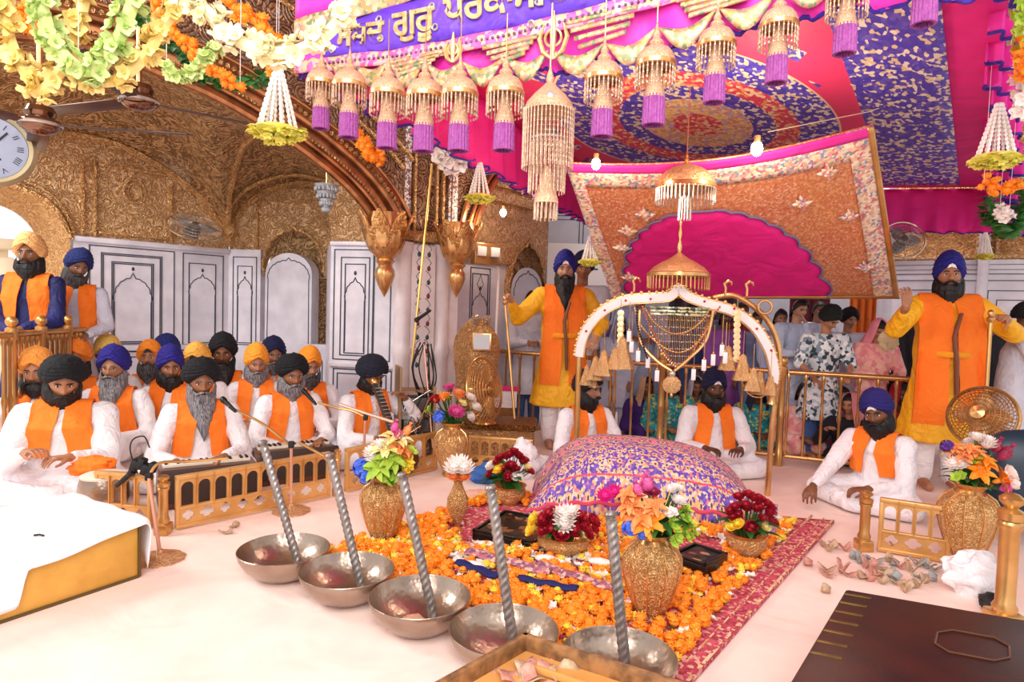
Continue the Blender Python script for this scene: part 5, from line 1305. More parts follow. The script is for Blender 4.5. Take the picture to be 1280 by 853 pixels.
for x, y in ((293, 660), (282, 668)):
    p = G(x, y); putnote((p.x, p.y, .006), .07, .03, notec[2], 'lone banknote on the floor before the long parapet, '+('nearer the pole' if x == 293 else 'nearer the left'), 'banknotes before the parapet')
def crumple(p, r, m, name, label, cat, seed=0, sz=(1, 1, .7)):
    mb = MB(); mb.ell((0, 0, r*sz[2]*.8), r*sz[0], r*sz[1], r*sz[2], 26, 18, fn=lambda d: 1+.35*noise.noise(d*2.2+V((seed, 0, 0)))+.12*noise.noise(d*6)); o = mb.build(name, m, None, ml=TR(*p)); return tag(o, label, cat)
p = G(1216, 742); crumple((p.x, p.y, 0), .12, WHITE, 'crumpled_cloth', 'crumpled white cloth on the floor behind the trunk', 'cloth', 3, (1.1, .8, .9))
p = G(1244, 765); crumple((p.x, p.y, 0), .06, m_blackr, 'dark_pouch', 'small black pouch behind the trunk by the thick post', 'pouch', 5)
p = G(612, 604); crumple((p.x, p.y, 0), .11, cloth('blue_cloth', '3A6AB0', '2A5598'), 'crumpled_cloth', 'blue cloth heaped on the floor beside the red roses', 'cloth', 9, (1.3, .9, .7))
p = XY(660, 4.7); crumple((p.x, p.y, .0), .12, WHITE, 'white_bundle', 'white cloth bundle at the foot of the staff', 'cloth', 12, (1.0, .8, 1.3))
p = G(676, 590); crumple((p.x, p.y, 0), .1, WHITE, 'white_bundle', 'small white bundle left of the scripture cover', 'cloth', 15, (1.2, .8, .7))
p = G(598, 622); crumple((p.x, p.y, 0), .07, cloth('peach_paper', 'EEC0A8', 'E0A890'), 'paper_heap', 'heap of peach paper behind the goblet', 'paper', 19, (1.6, .8, .4))
# ================================================================ railings
def railing(pts, h, sp, label, r=.011, posts=(), top=.022, name='railing', low=.09, ball=.04, dense=False, lab=None):
    t = thing(name, label, 'railing', tuple(pts[0])); o = V(pts[0]); P = [V(p)-o for p in pts]
    mb = MB(); mb.tube([p+V((0, 0, h)) for p in P], [(top*.8, top)]*len(P) if dense else top, 10); mb.build('top_rail', m_brass, t)
    mb = MB(); mb.tube([p+V((0, 0, low)) for p in P], top*.8, 8); mb.build('bottom_rail', m_brass, t)
    L = sum((P[i+1]-P[i]).length for i in range(len(P)-1)); n = int(L/sp)
    me = MB(); me.lathe([(r, low), (r*1.7, low+.03), (r, low+.06), (r, (h+low)/2-.05), (r*1.6, (h+low)/2), (r, (h+low)/2+.05), (r, h-.08), (r*1.6, h-.05), (r, h-.01)], 8)
    me = me.mesh('baluster', m_brass)
    for i in range(n+1):
        p = polyl(P, i/n); place('baluster', me, t, TR(p.x, p.y, 0))
    for q in posts:
        p = polyl(P, q); mb = MB(); R = ball
        mb.lathe([(R*.9, 0), (R*.9, .12), (R*.7, .14), (R*.7, h*.5), (R*.85, h*.52), (R*.7, h*.55), (R*.7, h-.04), (R*1.0, h-.02), (R*1.0, h+.04), (R*.5, h+.055)], 14, TR(p.x, p.y, 0)); mb.ell((p.x, p.y, h+.055+R*.85), R, R, R, 14, 10); mb.build('post', m_brassl, t)
    return t
railing([XY(618, 6.55), XY(767, 5.85)], .82, .15, 'brass railing behind the left yellow-robed attendant and the seated profile man')
railing([XY(772, 5.83), XY(982, 5.35)], .80, .15, 'brass railing behind the covered scripture, crowd pressed against it', posts=(.3, 1.0))
railing([XY(990, 5.32), XY(1150, 4.98)], .80, .125, 'brass railing at the right, women and children looking through its bars')
railing([XY(1232, 4.95), XY(1330, 4.8)], .74, .12, 'brass railing stub at the far right edge under a white sleeve')
railing([XY(-40, 3.95), XY(4, 4.2), XY(42, 4.55), XY(82, 4.95), XY(106, 5.2)], .975, .062, 'dense brass balustrade on the left before the two standing men', r=.013, posts=(.27, .55, .82), top=.03, ball=.038, dense=True)
# ================================================================ shrine arch
aL, aR = XY(721, 4.6), XY(968, 4.38); Lf = (aR-aL).length; FM = frame(aL, aR-aL); fn3 = FM.to_3x3() @ V((0, 1, 0))
def PA(px, py): p = FM.inverted() @ onplane(px, py, aL, fn3); return V((p.x, 0, p.z))
t = thing('shrine_arch', 'white and gold scalloped arch over the covered scripture, studded with red gems', 'arch', M=FM)
band = spline([PA(*q) for q in ((724, 446), (727, 428), (736, 408), (755, 388), (780, 376), (812, 373), (836, 371), (848, 362), (860, 371), (884, 380), (915, 389), (942, 408), (960, 436), (967, 462), (966, 480))], 6)
mb = MB(); mb.tube(band, [(.031, .02)]*len(band), 4, twist=0, up=(0, -1, 0)); mb = MB()
def bandbox(mb, cu, w, th, y=0):
    vs = []; n = len(cu)
    for i, p in enumerate(cu):
        tt = (cu[min(i+1, n-1)]-cu[max(i-1, 0)]).normalized(); nr = V((-tt.z, 0, tt.x))
        for a, b in ((-1, -1), (1, -1), (1, 1), (-1, 1)): vs.append(p+nr*(a*w/2)+V((0, b*th/2+y, 0)))
    fs = [(i*4+j, i*4+(j+1) % 4, (i+1)*4+(j+1) % 4, (i+1)*4+j) for i in range(n-1) for j in range(4)]+[(3, 2, 1, 0), tuple((n-1)*4+j for j in range(4))]
    return mb.add(vs, fs)
bandbox(mb, band, .055, .05); mb.build('white_band', plain('enamel_white', 'F0E6E6', .35), t)
def offb(c, d):
    out = []
    for i, p in enumerate(c):
        tt = (c[min(i+1, len(c)-1)]-c[max(i-1, 0)]).normalized(); out.append(p+V((-tt.z, 0, tt.x))*d)
    return out
mb = MB(); ob = offb(band, .034); mb.tube(ob, .009, 6); mb.tube(offb(band, -.032), .006, 6); mb.build('gold_edging', m_gold_s, t)
mb = MB()
for i in range(0, len(ob), 2): mb.ell(tuple(ob[i]+V((0, 0, .008))), .014, .012, .016, 8, 6)
mb.build('leaf_cresting', m_gold_s, t)
for q in ((733, 414), (756, 388), (813, 374), (782, 376), (880, 377), (917, 386), (945, 411), (963, 438)):
    p = PA(*q); mb = MB(); mb.ell((p.x, -.028, p.z), .009, .006, .009, 10, 6); mb.build('red_gem', m_red_gem, t)
g2 = spline([PA(*q) for q in ((893, 372), (918, 369), (942, 382), (962, 401), (974, 427), (977, 455), (972, 500), (967, 545), (961, 632))], 5); g2 = [p+V((0, .06, 0)) for p in g2]
mb = MB(); mb.tube(g2, .02, 10); mb.build('rear_gold_tube', m_gold_s, t)
g3_ = spline([PA(*q) for q in ((724, 446), (722, 500), (721, 560), (720, 634))], 3)
mb = MB(); mb.tube(g3_, [.022]*2+[.02]*(len(g3_)-2), 12); mb.lathe([(.03, 0), (.03, .03), (.022, .05)], 12, TR(*g3_[-1])); mb.build('left_leg', m_brassl, t)
mb = MB(); p = PA(966, 480); mb.lathe([(.0, p.z-.14), (.035, p.z-.14), (.03, p.z-.12), (.03, p.z-.03), (.04, p.z-.01), (.03, p.z+.01)], 10, TR(p.x, 0, 0)); mb.build('bell_capital', m_gold_s, t)
for q in ((793, 356), (908, 360), (935, 361)):
    p = PA(*q); mb = MB(); mb.tube([p+V((0, .03, -.05)), p+V((0, .03, .0)), p+V((-.01, .03, .03)), p+V((.015, .03, .05)), p+V((.035, .03, .04)), p+V((.04, .03, .02))], [.008, .009, .012, .013, .01, .004], 8); mb.build('peacock_finial', m_gold_s, t)
p = PA(957, 384); mb = MB(); mb.tube([p+V((.045*math.cos(a), .02, .045*math.sin(a))) for a in [i/16*2*PI for i in range(17)]], .009, 6); mb.build('gold_ring', m_gold_s, t)
# ---- hanging ornaments of the arch, each its own thing
ML = FM
def hang(name, label, cat, group=None): return thing(name, label, cat, M=ML, group=group)
m_silver = plain('silver_beads', 'D8D2CC', .25, .6, c2='B8B0A8', ns=30); m_greens = speckle('green_silver_band', ['8A9A70', 'D8D8C8', '4A5A48', 'C8B888'], 60, .35, .4)
def coinstring(x, y0, y1, n, lab):
    t = hang('coin_string', lab, 'ornament', 'strings of gold coins under the arch')
    a, b = PA(x, y0), PA(x-1, y1)
    for i in range(n):
        p = a.lerp(b, i/(n-1)); mb = MB(); mb.lathe([(.001, -.004), (.024, -.003), (.024, .003), (.001, .004)], 18, TR(p.x, -.05, p.z) @ RX(90)); mb.build('coin', plain('bright_gold_coin', 'F0D098', .25, .7), t)
    mb = MB(); mb.tube([a+V((0, -.045, .1)), b+V((0, -.045, 0))], .002, 4); mb.build('thread', m_gold_s, t)
coinstring(776, 392, 447, 9, 'string of round gold coins at the left under the arch'); coinstring(920, 392, 448, 9, 'string of round gold coins at the right under the arch')
def conebell(x, y, h, i, side):
    t = hang('bell_tassel', 'conical gold bell tassel hanging under the arch, '+side, 'ornament', 'gold bell tassels of the arch')
    p = PA(x, y); hh = h*4.5/800; r = hh*.36
    mb = MB(); mb.lathe([(.004, p.z+hh*.5), (r*.35, p.z+hh*.4), (r*.4, p.z+hh*.25), (r*.8, p.z-hh*.2), (r, p.z-hh*.42), (r*1.1, p.z-hh*.5), (r*.8, p.z-hh*.46)], 14, TR(p.x, -.03-(i % 3)*.04, 0), fn=lambda a, z: 1+.05*math.cos(7*a)); mb.build('bell', gold('bell_gold', 'F6D4A0', 'D4A468', .3, 90, .7, .004), t)
    mb = MB(); mb.tube([(p.x, -.03-(i % 3)*.04, p.z+hh*.48), (p.x, -.03-(i % 3)*.04, p.z+hh*.5+.16)], .002, 4); mb.build('cord', m_gold_s, t)
for i, (x, y, h) in enumerate(((734, 468, 26), (745, 459, 30), (755, 452, 32), (742, 476, 16), (778, 440, 40), (768, 447, 26))): conebell(x, y, h, i, ('leftmost', 'second from the left', 'third from the left, tall', 'small, below the others at left', 'largest of the left cluster', 'beside the largest left one')[i])
for i, (x, y, h) in enumerate(((909, 447, 30), (926, 458, 32), (937, 472, 28), (948, 478, 28), (960, 480, 24))): conebell(x, y, h, i, ('right of the white tags', 'below the right coin string', 'third from the right', 'second from the right', 'by the right foot of the arch')[i])
for i, (x, y) in enumerate(((789, 433), (797, 444), (809, 452), (820, 468), (865, 467), (877, 455), (889, 449), (899, 437), (786, 420), (903, 446))):
    t = hang('tag_tassel', 'white enamel tag on a gold chain under the arch', 'ornament', 'white enamel tags under the arch'); p = PA(x, y); yy = -.09-(i % 2)*.03
    mb = MB(); mb.box((p.x, yy, p.z), (.03, .012, .078), ch=.004); mb.build('tag', plain('white_enamel', 'F4EEF0', .3), t)
    mb = MB(); mb.tube([(p.x, yy, p.z+.035), (p.x, yy, p.z+.24)], .0025, 4); mb.ell((p.x, yy, p.z+.045), .008, .008, .012, 8, 6); mb.build('chain', m_gold_s, t)
t = hang('bead_curtain', 'silver bead curtain hanging in a point beneath the apex of the arch', 'ornament')
for r_ in range(3):
    mb = MB(); a, b = PA(812, 384+r_*4), PA(886, 387+r_*4); mb.box(((a.x+b.x)/2, -.06, (a.z+b.z)/2), (b.x-a.x, .02, .018), ch=.004); mb.build('jewelled_band', m_greens, t)
for i in range(34):
    u = i/33; a = PA(812+74*u, 394+u*2); dp = (1-abs(2*u-1)**1.5)*.26+.10; mb = MB()
    mb.tube([(a.x, -.06-.004*(i % 3), a.z), (a.x, -.06, a.z-dp)], .0022, 4)
    for k in range(int(dp/.05)): mb.ell((a.x, -.06, a.z-.03-k*.05), .005, .005, .007, 6, 4)
    mb.ell((a.x, -.06, a.z-dp), .006, .006, .012, 6, 5); mb.build('bead_strand', m_silver if i % 2 else m_brassl, t)
def necklace(pts, r, m, lab, bead=None):
    t = hang('necklace', lab, 'ornament', 'necklaces looped beneath the arch'); cu = spline([PA(*q)+V((0, yy, 0)) for *q, yy in pts], 8)
    mb = MB(); mb.tube(cu, r if not bead else .003, 6); mb.build('chain', m, t)
    if bead:
        L = sum((cu[i+1]-cu[i]).length for i in range(len(cu)-1)); n = int(L/(bead*2.3)); mb = MB()
        for i in range(n+1): mb.ell(tuple(polyl(cu, i/n)), bead, bead, bead, 8, 6)
        mb.build('beads', m, t)
    return t
necklace([(799, 388, -.1), (800, 425, -.1), (818, 448, -.11), (838, 462, -.12)], .011, m_gold_s, 'thick gold necklace, left half running down to the big medallion')
necklace([(889, 388, -.1), (880, 425, -.1), (858, 448, -.11), (841, 462, -.12)], .011, m_gold_s, 'thick gold necklace, right half running down to the big medallion')
necklace([(793, 386, -.07), (803, 410, -.08), (826, 432, -.08), (848, 440, -.08), (868, 430, -.08), (884, 408, -.08), (892, 388, -.07)], .01, m_gold_s, 'looped gold bead necklace, lowest of the loops', .009)
necklace([(806, 386, -.09), (816, 402, -.09), (832, 414, -.09), (846, 417, -.09), (862, 412, -.09), (878, 398, -.09), (884, 388, -.09)], .01, m_brassl, 'looped brass bead necklace, highest of the loops', .008)
necklace([(796, 384, -.12), (796, 405, -.12), (803, 430, -.12), (808, 446, -.12)], .006, m_blackr, 'string of dark beads hanging left of the bead curtain', .008)
necklace([(803, 384, -.06), (812, 408, -.06), (836, 448, -.06), (848, 455, -.06), (862, 444, -.06), (884, 404, -.06), (898, 384, -.06)], .01, plain('copper_bead', 'C8805A', .3, .6), 'looped copper bead necklace behind the silver curtain', .008)
necklace([(920, 450, -.06), (925, 475, -.06), (935, 492, -.06), (950, 495, -.06), (962, 485, -.04)], .006, m_gold_s, 'thin gold chain slung under the right bell tassels', .007)
t = hang('medallion', 'large round gold medallion hanging lowest at the centre of the arch', 'ornament'); p = PA(838, 479)
mb = MB(); mb.lathe([(.001, -.014), (.05, -.01), (.062, 0), (.05, .01), (.001, .014)], 28, TR(p.x, -.12, p.z) @ RX(90), fn=lambda a, z: 1+.05*math.cos(12*a)); mb.build('disc', gold('bell_gold', '', ''), t)
mb = MB(); mb.ell((p.x, -.12, p.z+.075), .022, .012, .022, 12, 8); mb.build('white_stone', m_silver, t); mb = MB(); mb.ell((p.x, -.12, p.z-.072), .01, .008, .018, 8, 6); mb.build('drop', m_gold_s, t)
# ---- umbrella domes over the shrine
def chhatri(c, R, H, fr, lab, ogee=True, tail=None, topl=.1, cord=None):
    t = thing('umbrella_dome', lab, 'canopy', tuple(c)); m_d = gold('dome_gold', 'EEC694', 'CC9860', .35, 60, .5, .005, .6)
    pr = [(.006, H+topl*.3), (.012, H), (R*.12, H*.93), (R*.28, H*.78), (R*.55, H*.6), (R*.8, H*.4), (R*.95, H*.2), (R, .02), (R*1.01, 0), (R*.97, 0)]
    if not ogee: pr = [(.01, H*1.05)]+[(R*math.sin(q*PI/16), H*math.cos(q*PI/16)) for q in range(1, 9)]+[(R*1.01, -.01), (R*.97, 0)]
    mb = MB(); mb.lathe(pr, 40, fn=lambda a, z: 1+.012*math.cos(20*a)); mb.build('dome', m_d, t)
    mb = MB(); mb.lathe([(R*.98, -.005), (R*1.03, 0), (R*1.03, .022), (R*.98, .028)], 40); mb.build('rim_band', m_gold_s, t)
    n = 44; mb = MB()
    for i in range(n):
        a = 2*PI*i/n; mb.tube([(R*math.cos(a), R*math.sin(a), 0), (R*math.cos(a), R*math.sin(a), -fr)], .004, 4); mb.ell((R*math.cos(a), R*math.sin(a), -fr), .006, .006, .009, 6, 4)
    mb.build('bead_fringe', m_silver if tail else m_brassl, t)
    mb = MB(); mb.lathe([(.004, H+topl), (.012, H+topl*.8), (.006, H+topl*.7), (.016, H+topl*.5), (.006, H+topl*.35), (.02, H+topl*.15), (.012, H)], 12); mb.build('spire', m_gold_s, t)
    if tail:
        mb = MB()
        for i in range(14):
            a = 2*PI*i/14; mb.tube([(.035*math.cos(a), .035*math.sin(a), -fr*.6), (.04*math.cos(a), .04*math.sin(a), -tail)], .004, 4)
        mb.lathe([(.04, -fr*.5), (.045, -fr*.55), (.04, -fr*.6)], 14); mb.build('tail_tassel', m_silver, t)
    if cord: mb = MB(); mb.tube([(0, 0, H+topl), (0, 0, H+cord)], .004, 5); mb.build('cord', m_gold_s, t)
    return t
c = W(848, 346, 4.55); chhatri(c, .215, .17, .085, 'gold umbrella dome with fringed drum directly above the arch', topl=.26)
c = W(857, 236, 4.1); chhatri(c, .185, .15, .09, 'smaller gold umbrella dome with silver fringe hanging before the tilted canopy', tail=.2, ogee=False, topl=.07, cord=.5)
# ================================================================ tilted canopy over the shrine
tl, tr, br_, bl = W(706, 203, 4.25), W(1091, 155, 4.0), W(1124, 371, 5.25), W(765, 371, 5.5)
t = thing('tilted_canopy', 'slanting orange sequinned canopy cloth with magenta scalloped centre above the arch', 'canopy', tuple(tl)); o = V(tl)
def chan(u, v, off=0):
    p = tl.lerp(tr, u).lerp(bl.lerp(br_, u), v); sag = .05*math.sin(PI*u)*(1-v)*1.9
    n = (tr-tl).cross(bl-tl).normalized(); n = n if n.y < 0 else -n
    return p-V((0, 0, sag))+n*(off+.03*math.sin(PI*v)*math.sin(PI*u)) - o
seq = NT('sequinned_cloth'); oo = seq.co(); vv = seq.n('ShaderNodeTexVoronoi'); seq.l(oo, vv.inputs['Vector']); vv.inputs['Scale'].default_value = 75
cc = seq.xyz(vv.outputs['Color']); n2_ = seq.noise(oo, 3, 2)
col = seq.mix(n2_, seq.ramp(cc[0], [(0, 'D87A60'), (.3, 'EE9C80'), (.5, 'E08468'), (.7, 'FAD0B8'), (.85, 'C8644E')], True), seq.ramp(cc[1], [(0, 'E09858'), (.4, 'F4C088'), (.7, 'D88A58')], True))
bn = seq.n('ShaderNodeBump'); seq.l(cc[2], bn.inputs['Height']); bn.inputs['Strength'].default_value = .6; bn.inputs['Distance'].default_value = .006; seq.l(bn.outputs[0], seq.b.inputs['Normal'])
seqm = seq.fin(col, .35, .35)
mb = MB(); mb.grid(lambda u, v: chan(u, v), 60, 50); solidify(mb.build('sequinned_cloth', seqm, t), .012)
m_mag = cloth('magenta_cloth', 'E8188A', 'D81080', .7, .45, fs=3); m_hot = cloth('hot_pink_cloth', 'F03CB0', 'E428A0', .65, .4, fs=3)
outl = cusp(1.0, 1.0, 17, .0, 5, .38)
UC, VC, UW_, VH = .415, 1.0, .67, .72
poly = [(UC+(x*UW_), VC-z*VH) for x, z in outl]
def radial(k, n=14):
    pass
mb = MB(); vs = [chan(UC, VC, .012)]; N_ = len(poly); K = 10
for k in range(1, K+1):
    for (u, v) in poly:
        q = k/K; vs.append(chan(UC+(u-UC)*q, VC+(v-VC)*q, .012+.008*math.sin((u-UC)*q*40+(v-VC)*q*26)*(q*(1-q)*3)))
fs = [(0, 1+i, 2+i) for i in range(N_-1)]+[(1+k*N_+i, 1+(k+1)*N_+i, 1+(k+1)*N_+i+1, 1+k*N_+i+1) for k in range(K-1) for i in range(N_-1)]
mb.add(vs, fs); solidify(mb.build('magenta_centre', m_mag, t), .006)
mb = MB(); mb.tube([chan(u, v, .02) for u, v in poly], .008, 6); mb.build('blue_scalloped_piping', plain('slate_piping', '6A7AA0', .5), t)
emb = speckle('floral_embroidery', ['F2DCC0', 'E8A8A8', '8AA0C0', 'F4E4CC', 'E0B890', 'EBCFA8', 'D87890', 'F6ECD8'], 55, .5, .1, .4)
def bstrip(a, b, w0, w1, side, m, nm, off=.014):
    mb = MB()
    if side == 'top': mb.grid(lambda u, v: chan(u, lerp(w0, w1, v), off), 50, 3)
    if side == 'left': mb.grid(lambda u, v: chan(lerp(w0, w1, u), v, off), 3, 40)
    if side == 'right': mb.grid(lambda u, v: chan(1-lerp(w0, w1, u), v, off), 3, 40)
    if side == 'bot': mb.grid(lambda u, v: chan(u, 1-lerp(w0, w1, v), off), 50, 2)
    solidify(mb.build(nm, m, t), .008)
bstrip(0, 1, 0, .045, 'top', m_hot, 'pink_edging', .018); bstrip(0, 1, .045, .135, 'top', emb, 'embroidered_border')
bstrip(0, 1, 0, .045, 'left', emb, 'embroidered_border', .016); bstrip(0, 1, .012, .085, 'right', emb, 'embroidered_border', .016); bstrip(0, 1, 0, .02, 'right', m_brassl, 'gold_edging', .02); bstrip(0, 1, 0, .02, 'bot', m_brassl, 'gold_edging', .02)
for (u, v) in ((.14, .42), (.10, .55), (.09, .8), (.84, .16), (.88, .42), (.9, .76), (.74, .3), (.22, .3)):
    mb = MB(); e1 = (chan(u+.02, v)-chan(u, v)).normalized(); e2 = (chan(u, v+.02)-chan(u, v)).normalized(); p = chan(u, v, .016); nn = e1.cross(e2).normalized(); nn = nn if nn.y < 0 else -nn
    for k in range(8):
        a = k*PI/4; r_ = .075 if k % 2 == 0 else .05; d = e1*math.cos(a)+e2*math.sin(a); mb.tube([p, p+d*r_*.6+nn*.006, p+d*r_], [.014, .016, .003], 6)
    mb.ell(tuple(p+nn*.008), .02, .02, .02, 8, 6); mb.build('embroidered_star', emb, t)
# ================================================================ great canopy
ZT, ZB = 2.68, 2.2
FL, FR, BR, BL = V((-.93, 2.75, 0)), V((1.37, 1.87, 0)), V((5.0, 6.7, 0)), V((.98, 7.6, 0))
rt_ = thing('great_canopy', 'great pink and purple fabric canopy hung from the ceiling, its lettered valance across the top', 'canopy', (0, 0, 0))
def carpet_m():
    t = NT('canopy_brocade'); uv = t.co('UV'); x, y, _ = t.xyz(uv)
    dx = t.m('MULTIPLY', t.m('SUBTRACT', x, .42), 1.0); dy = t.m('SUBTRACT', y, .54)
    r = t.m('SQRT', t.m('ADD', t.m('MULTIPLY', dx, dx), t.m('MULTIPLY', dy, dy)))
    v = t.n('ShaderNodeTexVoronoi'); t.l(uv, v.inputs['Vector']); v.inputs['Scale'].default_value = 120; cx = t.xyz(v.outputs['Color'])[0]
    blue = t.ramp(cx, [(0, '4A3AB8'), (.35, '6A58C8'), (.5, 'E0C8A0'), (.62, '5A48B8'), (.85, 'F0E4D0')], True)
    redg = t.ramp(cx, [(0, 'E04868'), (.4, 'F0A060'), (.6, 'F2D8B0'), (.8, 'D83A60')], True)
    goldg = t.ramp(cx, [(0, 'F0C880'), (.4, 'F6DCA8'), (.6, 'E09878'), (.8, 'C8A8D0')], True)
    pk = 'E43A70'
    col = t.mix(t.m('LESS_THAN', r, .335), pk, 'F0D0B0')
    col = t.mix(t.m('LESS_THAN', r, .33), col, blue); col = t.mix(t.m('LESS_THAN', r, .24), col, redg)
    col = t.mix(t.m('LESS_THAN', r, .185), col, blue); col = t.mix(t.m('LESS_THAN', r, .13), col, goldg); col = t.mix(t.m('LESS_THAN', r, .06), col, redg)
    # small medallions on the pink ground
    fx = t.m('SUBTRACT', t.m('FRACT', t.m('MULTIPLY', x, 9)), .5); fy = t.m('SUBTRACT', t.m('FRACT', t.m('MULTIPLY', y, 9)), .5)
    q = t.m('ADD', t.m('ABSOLUTE', fx), t.m('ABSOLUTE', fy)); out = t.m('GREATER_THAN', r, .35)
    col = t.mix(t.m('MULTIPLY', t.m('LESS_THAN', q, .24), out), col, blue)
    ax = t.m('ABSOLUTE', t.m('SUBTRACT', x, .42)); ay = t.m('ABSOLUTE', t.m('SUBTRACT', y, .5))
    bd = t.m('GREATER_THAN', x, .81); bd2 = t.m('GREATER_THAN', ay, .44)
    col = t.mix(bd, col, blue); col = t.mix(bd2, col, blue)
    t.bump(v.outputs['Distance'], .3, .004); return t.fin(col, .55, .1)
def ceilp(u, v): 
    p = FL.lerp(FR, u).lerp(BL.lerp(BR, u), v); return V((p.x, p.y, ZT+.05*math.sin(PI*u)*math.sin(PI*v)))
mb = MB(); mb.grid(ceilp, 30, 30); o = mb.build('ceiling_cloth', m_mag, rt_); solidify(o, .01)
mb = MB(); mb.grid(lambda u, v: ceilp(.03+.88*u, .03+.93*v)-V((0, 0, .02)), 30, 30); solidify(mb.build('brocade_panel', carpet_m(), rt_), .01)
m_val = cloth('valance_pink', 'F23CC0', 'EE30B0', .55, .35, fs=4); m_navyf = cloth('violet_trim', '3A1C9A', '2A1480', .6)
m_banner = cloth('violet_banner', '7A4AE0', '5A2CC0', .5, .5, fs=5)
emb2 = speckle('gold_embroidery', ['DCB480', 'D49480', 'E6CC9C', '8A946C', 'DCAC90', 'C89C60'], 70, .45, .25, .4)
def valance(A, B, ztop, zbot, name, m, seed=0, amp=.02, n=120, sag=0, off=0, scal=0):
    L = (B-A).length; tt = (B-A).normalized(); nr = V((tt.y, -tt.x, 0))
    mb = MB()
    def fn(u, v):
        z = lerp(ztop, zbot, v)-sag*math.sin(PI*min(1, u*1.3))*v
        w = amp*(.3+v)*math.sin(u*L*26+seed+1.5*math.sin(u*7))
        return A.lerp(B, u)+nr*(off+w)+V((0, 0, z+(.012*math.sin(u*L*31) if v == 1 else 0)))
    mb.grid(fn, n, 8); o = mb.build(name, m, rt_); solidify(o, .008)
    tb = MB(); tb.tube([fn(i/n, 1)+nr*(.006*math.sin(i*2.3))+V((0, 0, .006*math.sin(i*1.7))) for i in range(n+1)], .008, 5); tb.build('violet_ruffle', m_navyf, rt_)
    return fn
dF = (FR-FL).normalized(); nF = V((dF.y, -dF.x, 0))
vf = valance(FL, FR, ZT, ZB, 'front_valance', m_val, 0, .014, 160, .09)
valance(FL, BL, ZT, ZB+.02, 'left_valance', m_mag, 2, .04, 140)
valance(BL, BR, ZT-.02, ZB+.0, 'back_valance', m_mag, 4, .025, 120)
# right ruffled flounces, tiers of frill
for k in range(8):
    mb = MB(); z0 = ZT-.0-k*.058
    A_, B_ = BR+V((-.12, -.16, 0)), BR+V((.42, -.10, 0))
    sw = .04*(k % 2)
    mb.grid(lambda u, v: A_.lerp(B_, u)+V((.05*math.sin(k*2.1)+.04*math.sin(v*2), -.05*math.sin(u*20+k*1.7)*(.3+v)-.05*v, z0-.10*v-.10*(u-.3)+.02*math.sin(u*9+k))), 40, 5)
    solidify(mb.build('right_flounce', m_hot, rt_), .008)
    mb = MB(); mb.tube([A_.lerp(B_, u)+V((.05*math.sin(k*2.1)+.04*math.sin(2), -.05*math.sin(u*20+k*1.7)*1.3-.05, z0-.10-.10*(u-.3)+.02*math.sin(u*9+k))) for u in [i/40 for i in range(41)]], .014, 5); mb.build('violet_ruffle', m_navyf, rt_)
# the same flounce carried along the right edge towards the viewer
for k in range(14):
    q = .04+k*.066; base = BR.lerp(FR, q); base = V((base.x, base.y, 0)); s = 1-q*.62
    mb = MB(); fx = V((1, .1, 0)).normalized()
    def fl(u, v, base=base, s=s, k=k):
        return base+fx*((-.17+.36*u)*s+.03*s*math.sin(k*1.9))+V((0, -.05*s*math.sin(u*16+k), ZT+.01-(.02+.20*v)*s*1.0-.10*s*(u-.3)))
    mb.grid(fl, 24, 4); solidify(mb.build('right_flounce', m_hot, rt_), .008)
    mb = MB(); mb.tube([fl(i/24, 1) for i in range(25)], .013*s+.002, 5); mb.build('violet_ruffle', m_navyf, rt_)
# banner, borders, crescents and letters on the front valance
def onv(s, z, off=.03): p = FL+dF*s; return V((p.x, p.y, z))+nF*off
def vpt(px, py, off=.03):
    q = onplane(px, py, FL+nF*off, nF); return (q-FL).dot(dF), q.z
LF = (FR-FL).length
def vstrip(f0, f1, m, nm, off=.03, s0=0.0, s1=LF, n=80, th=.006):
    mb = MB(); mb.grid(lambda u, v: onv(lerp(s0, s1, u), lerp(f0(lerp(s0, s1, u)), f1(lerp(s0, s1, u)), v), off+.004*math.sin(u*60)), n, 4); o = mb.build(nm, m, rt_); solidify(o, th); return o
pA1 = [vpt(*q) for q in ((408, 72), (500, 62), (640, 35), (760, 4))]; pB1 = [vpt(*q) for q in ((400, 38), (520, 0), (640, -38), (760, -70))]
def fit(P):
    def f(s):
        for i in range(len(P)-1):
            if s <= P[i+1][0] or i == len(P)-2: a, b = P[i], P[i+1]; return a[1]+(b[1]-a[1])*(s-a[0])/(b[0]-a[0])
    return f
fb_, ft_ = fit(pA1), fit(pB1)
s_0 = pA1[0][0]-.02
vstrip(fb_, ft_, m_banner, 'lettered_banner', .034, s_0, LF)
vstrip(lambda s: fb_(s)-.055, lambda s: fb_(s), speckle('pink_gold_braid', ['F070B8', 'F4B0B8', 'F060B0', 'E8C090'], 60, .5, .1), 'braid_below_banner', .036, 0, LF)
vstrip(lambda s: ft_(s), lambda s: ft_(s)+.07, emb2, 'braid_above_banner', .036, 0, LF)
vstrip(lambda s: ft_(s)+.07, lambda s: ft_(s)+.3, m_val, 'upper_valance', .03, 0, LF)
studs = MB(); dark = MB()
for i in range(110): s = s_0+(LF-s_0)*i/110; studs.ell(tuple(onv(s, fb_(s)-.027, .042)), .006, .006, .006, 6, 4)
studs.build('stud_row', plain('dark_stud', '5A3050', .3), rt_)
fnt = None
fp = os.path.join(bpy.utils.system_resource('DATAFILES'), 'fonts', 'NotoSansGurmukhi-VariableFont_wdth,wght.woff2')
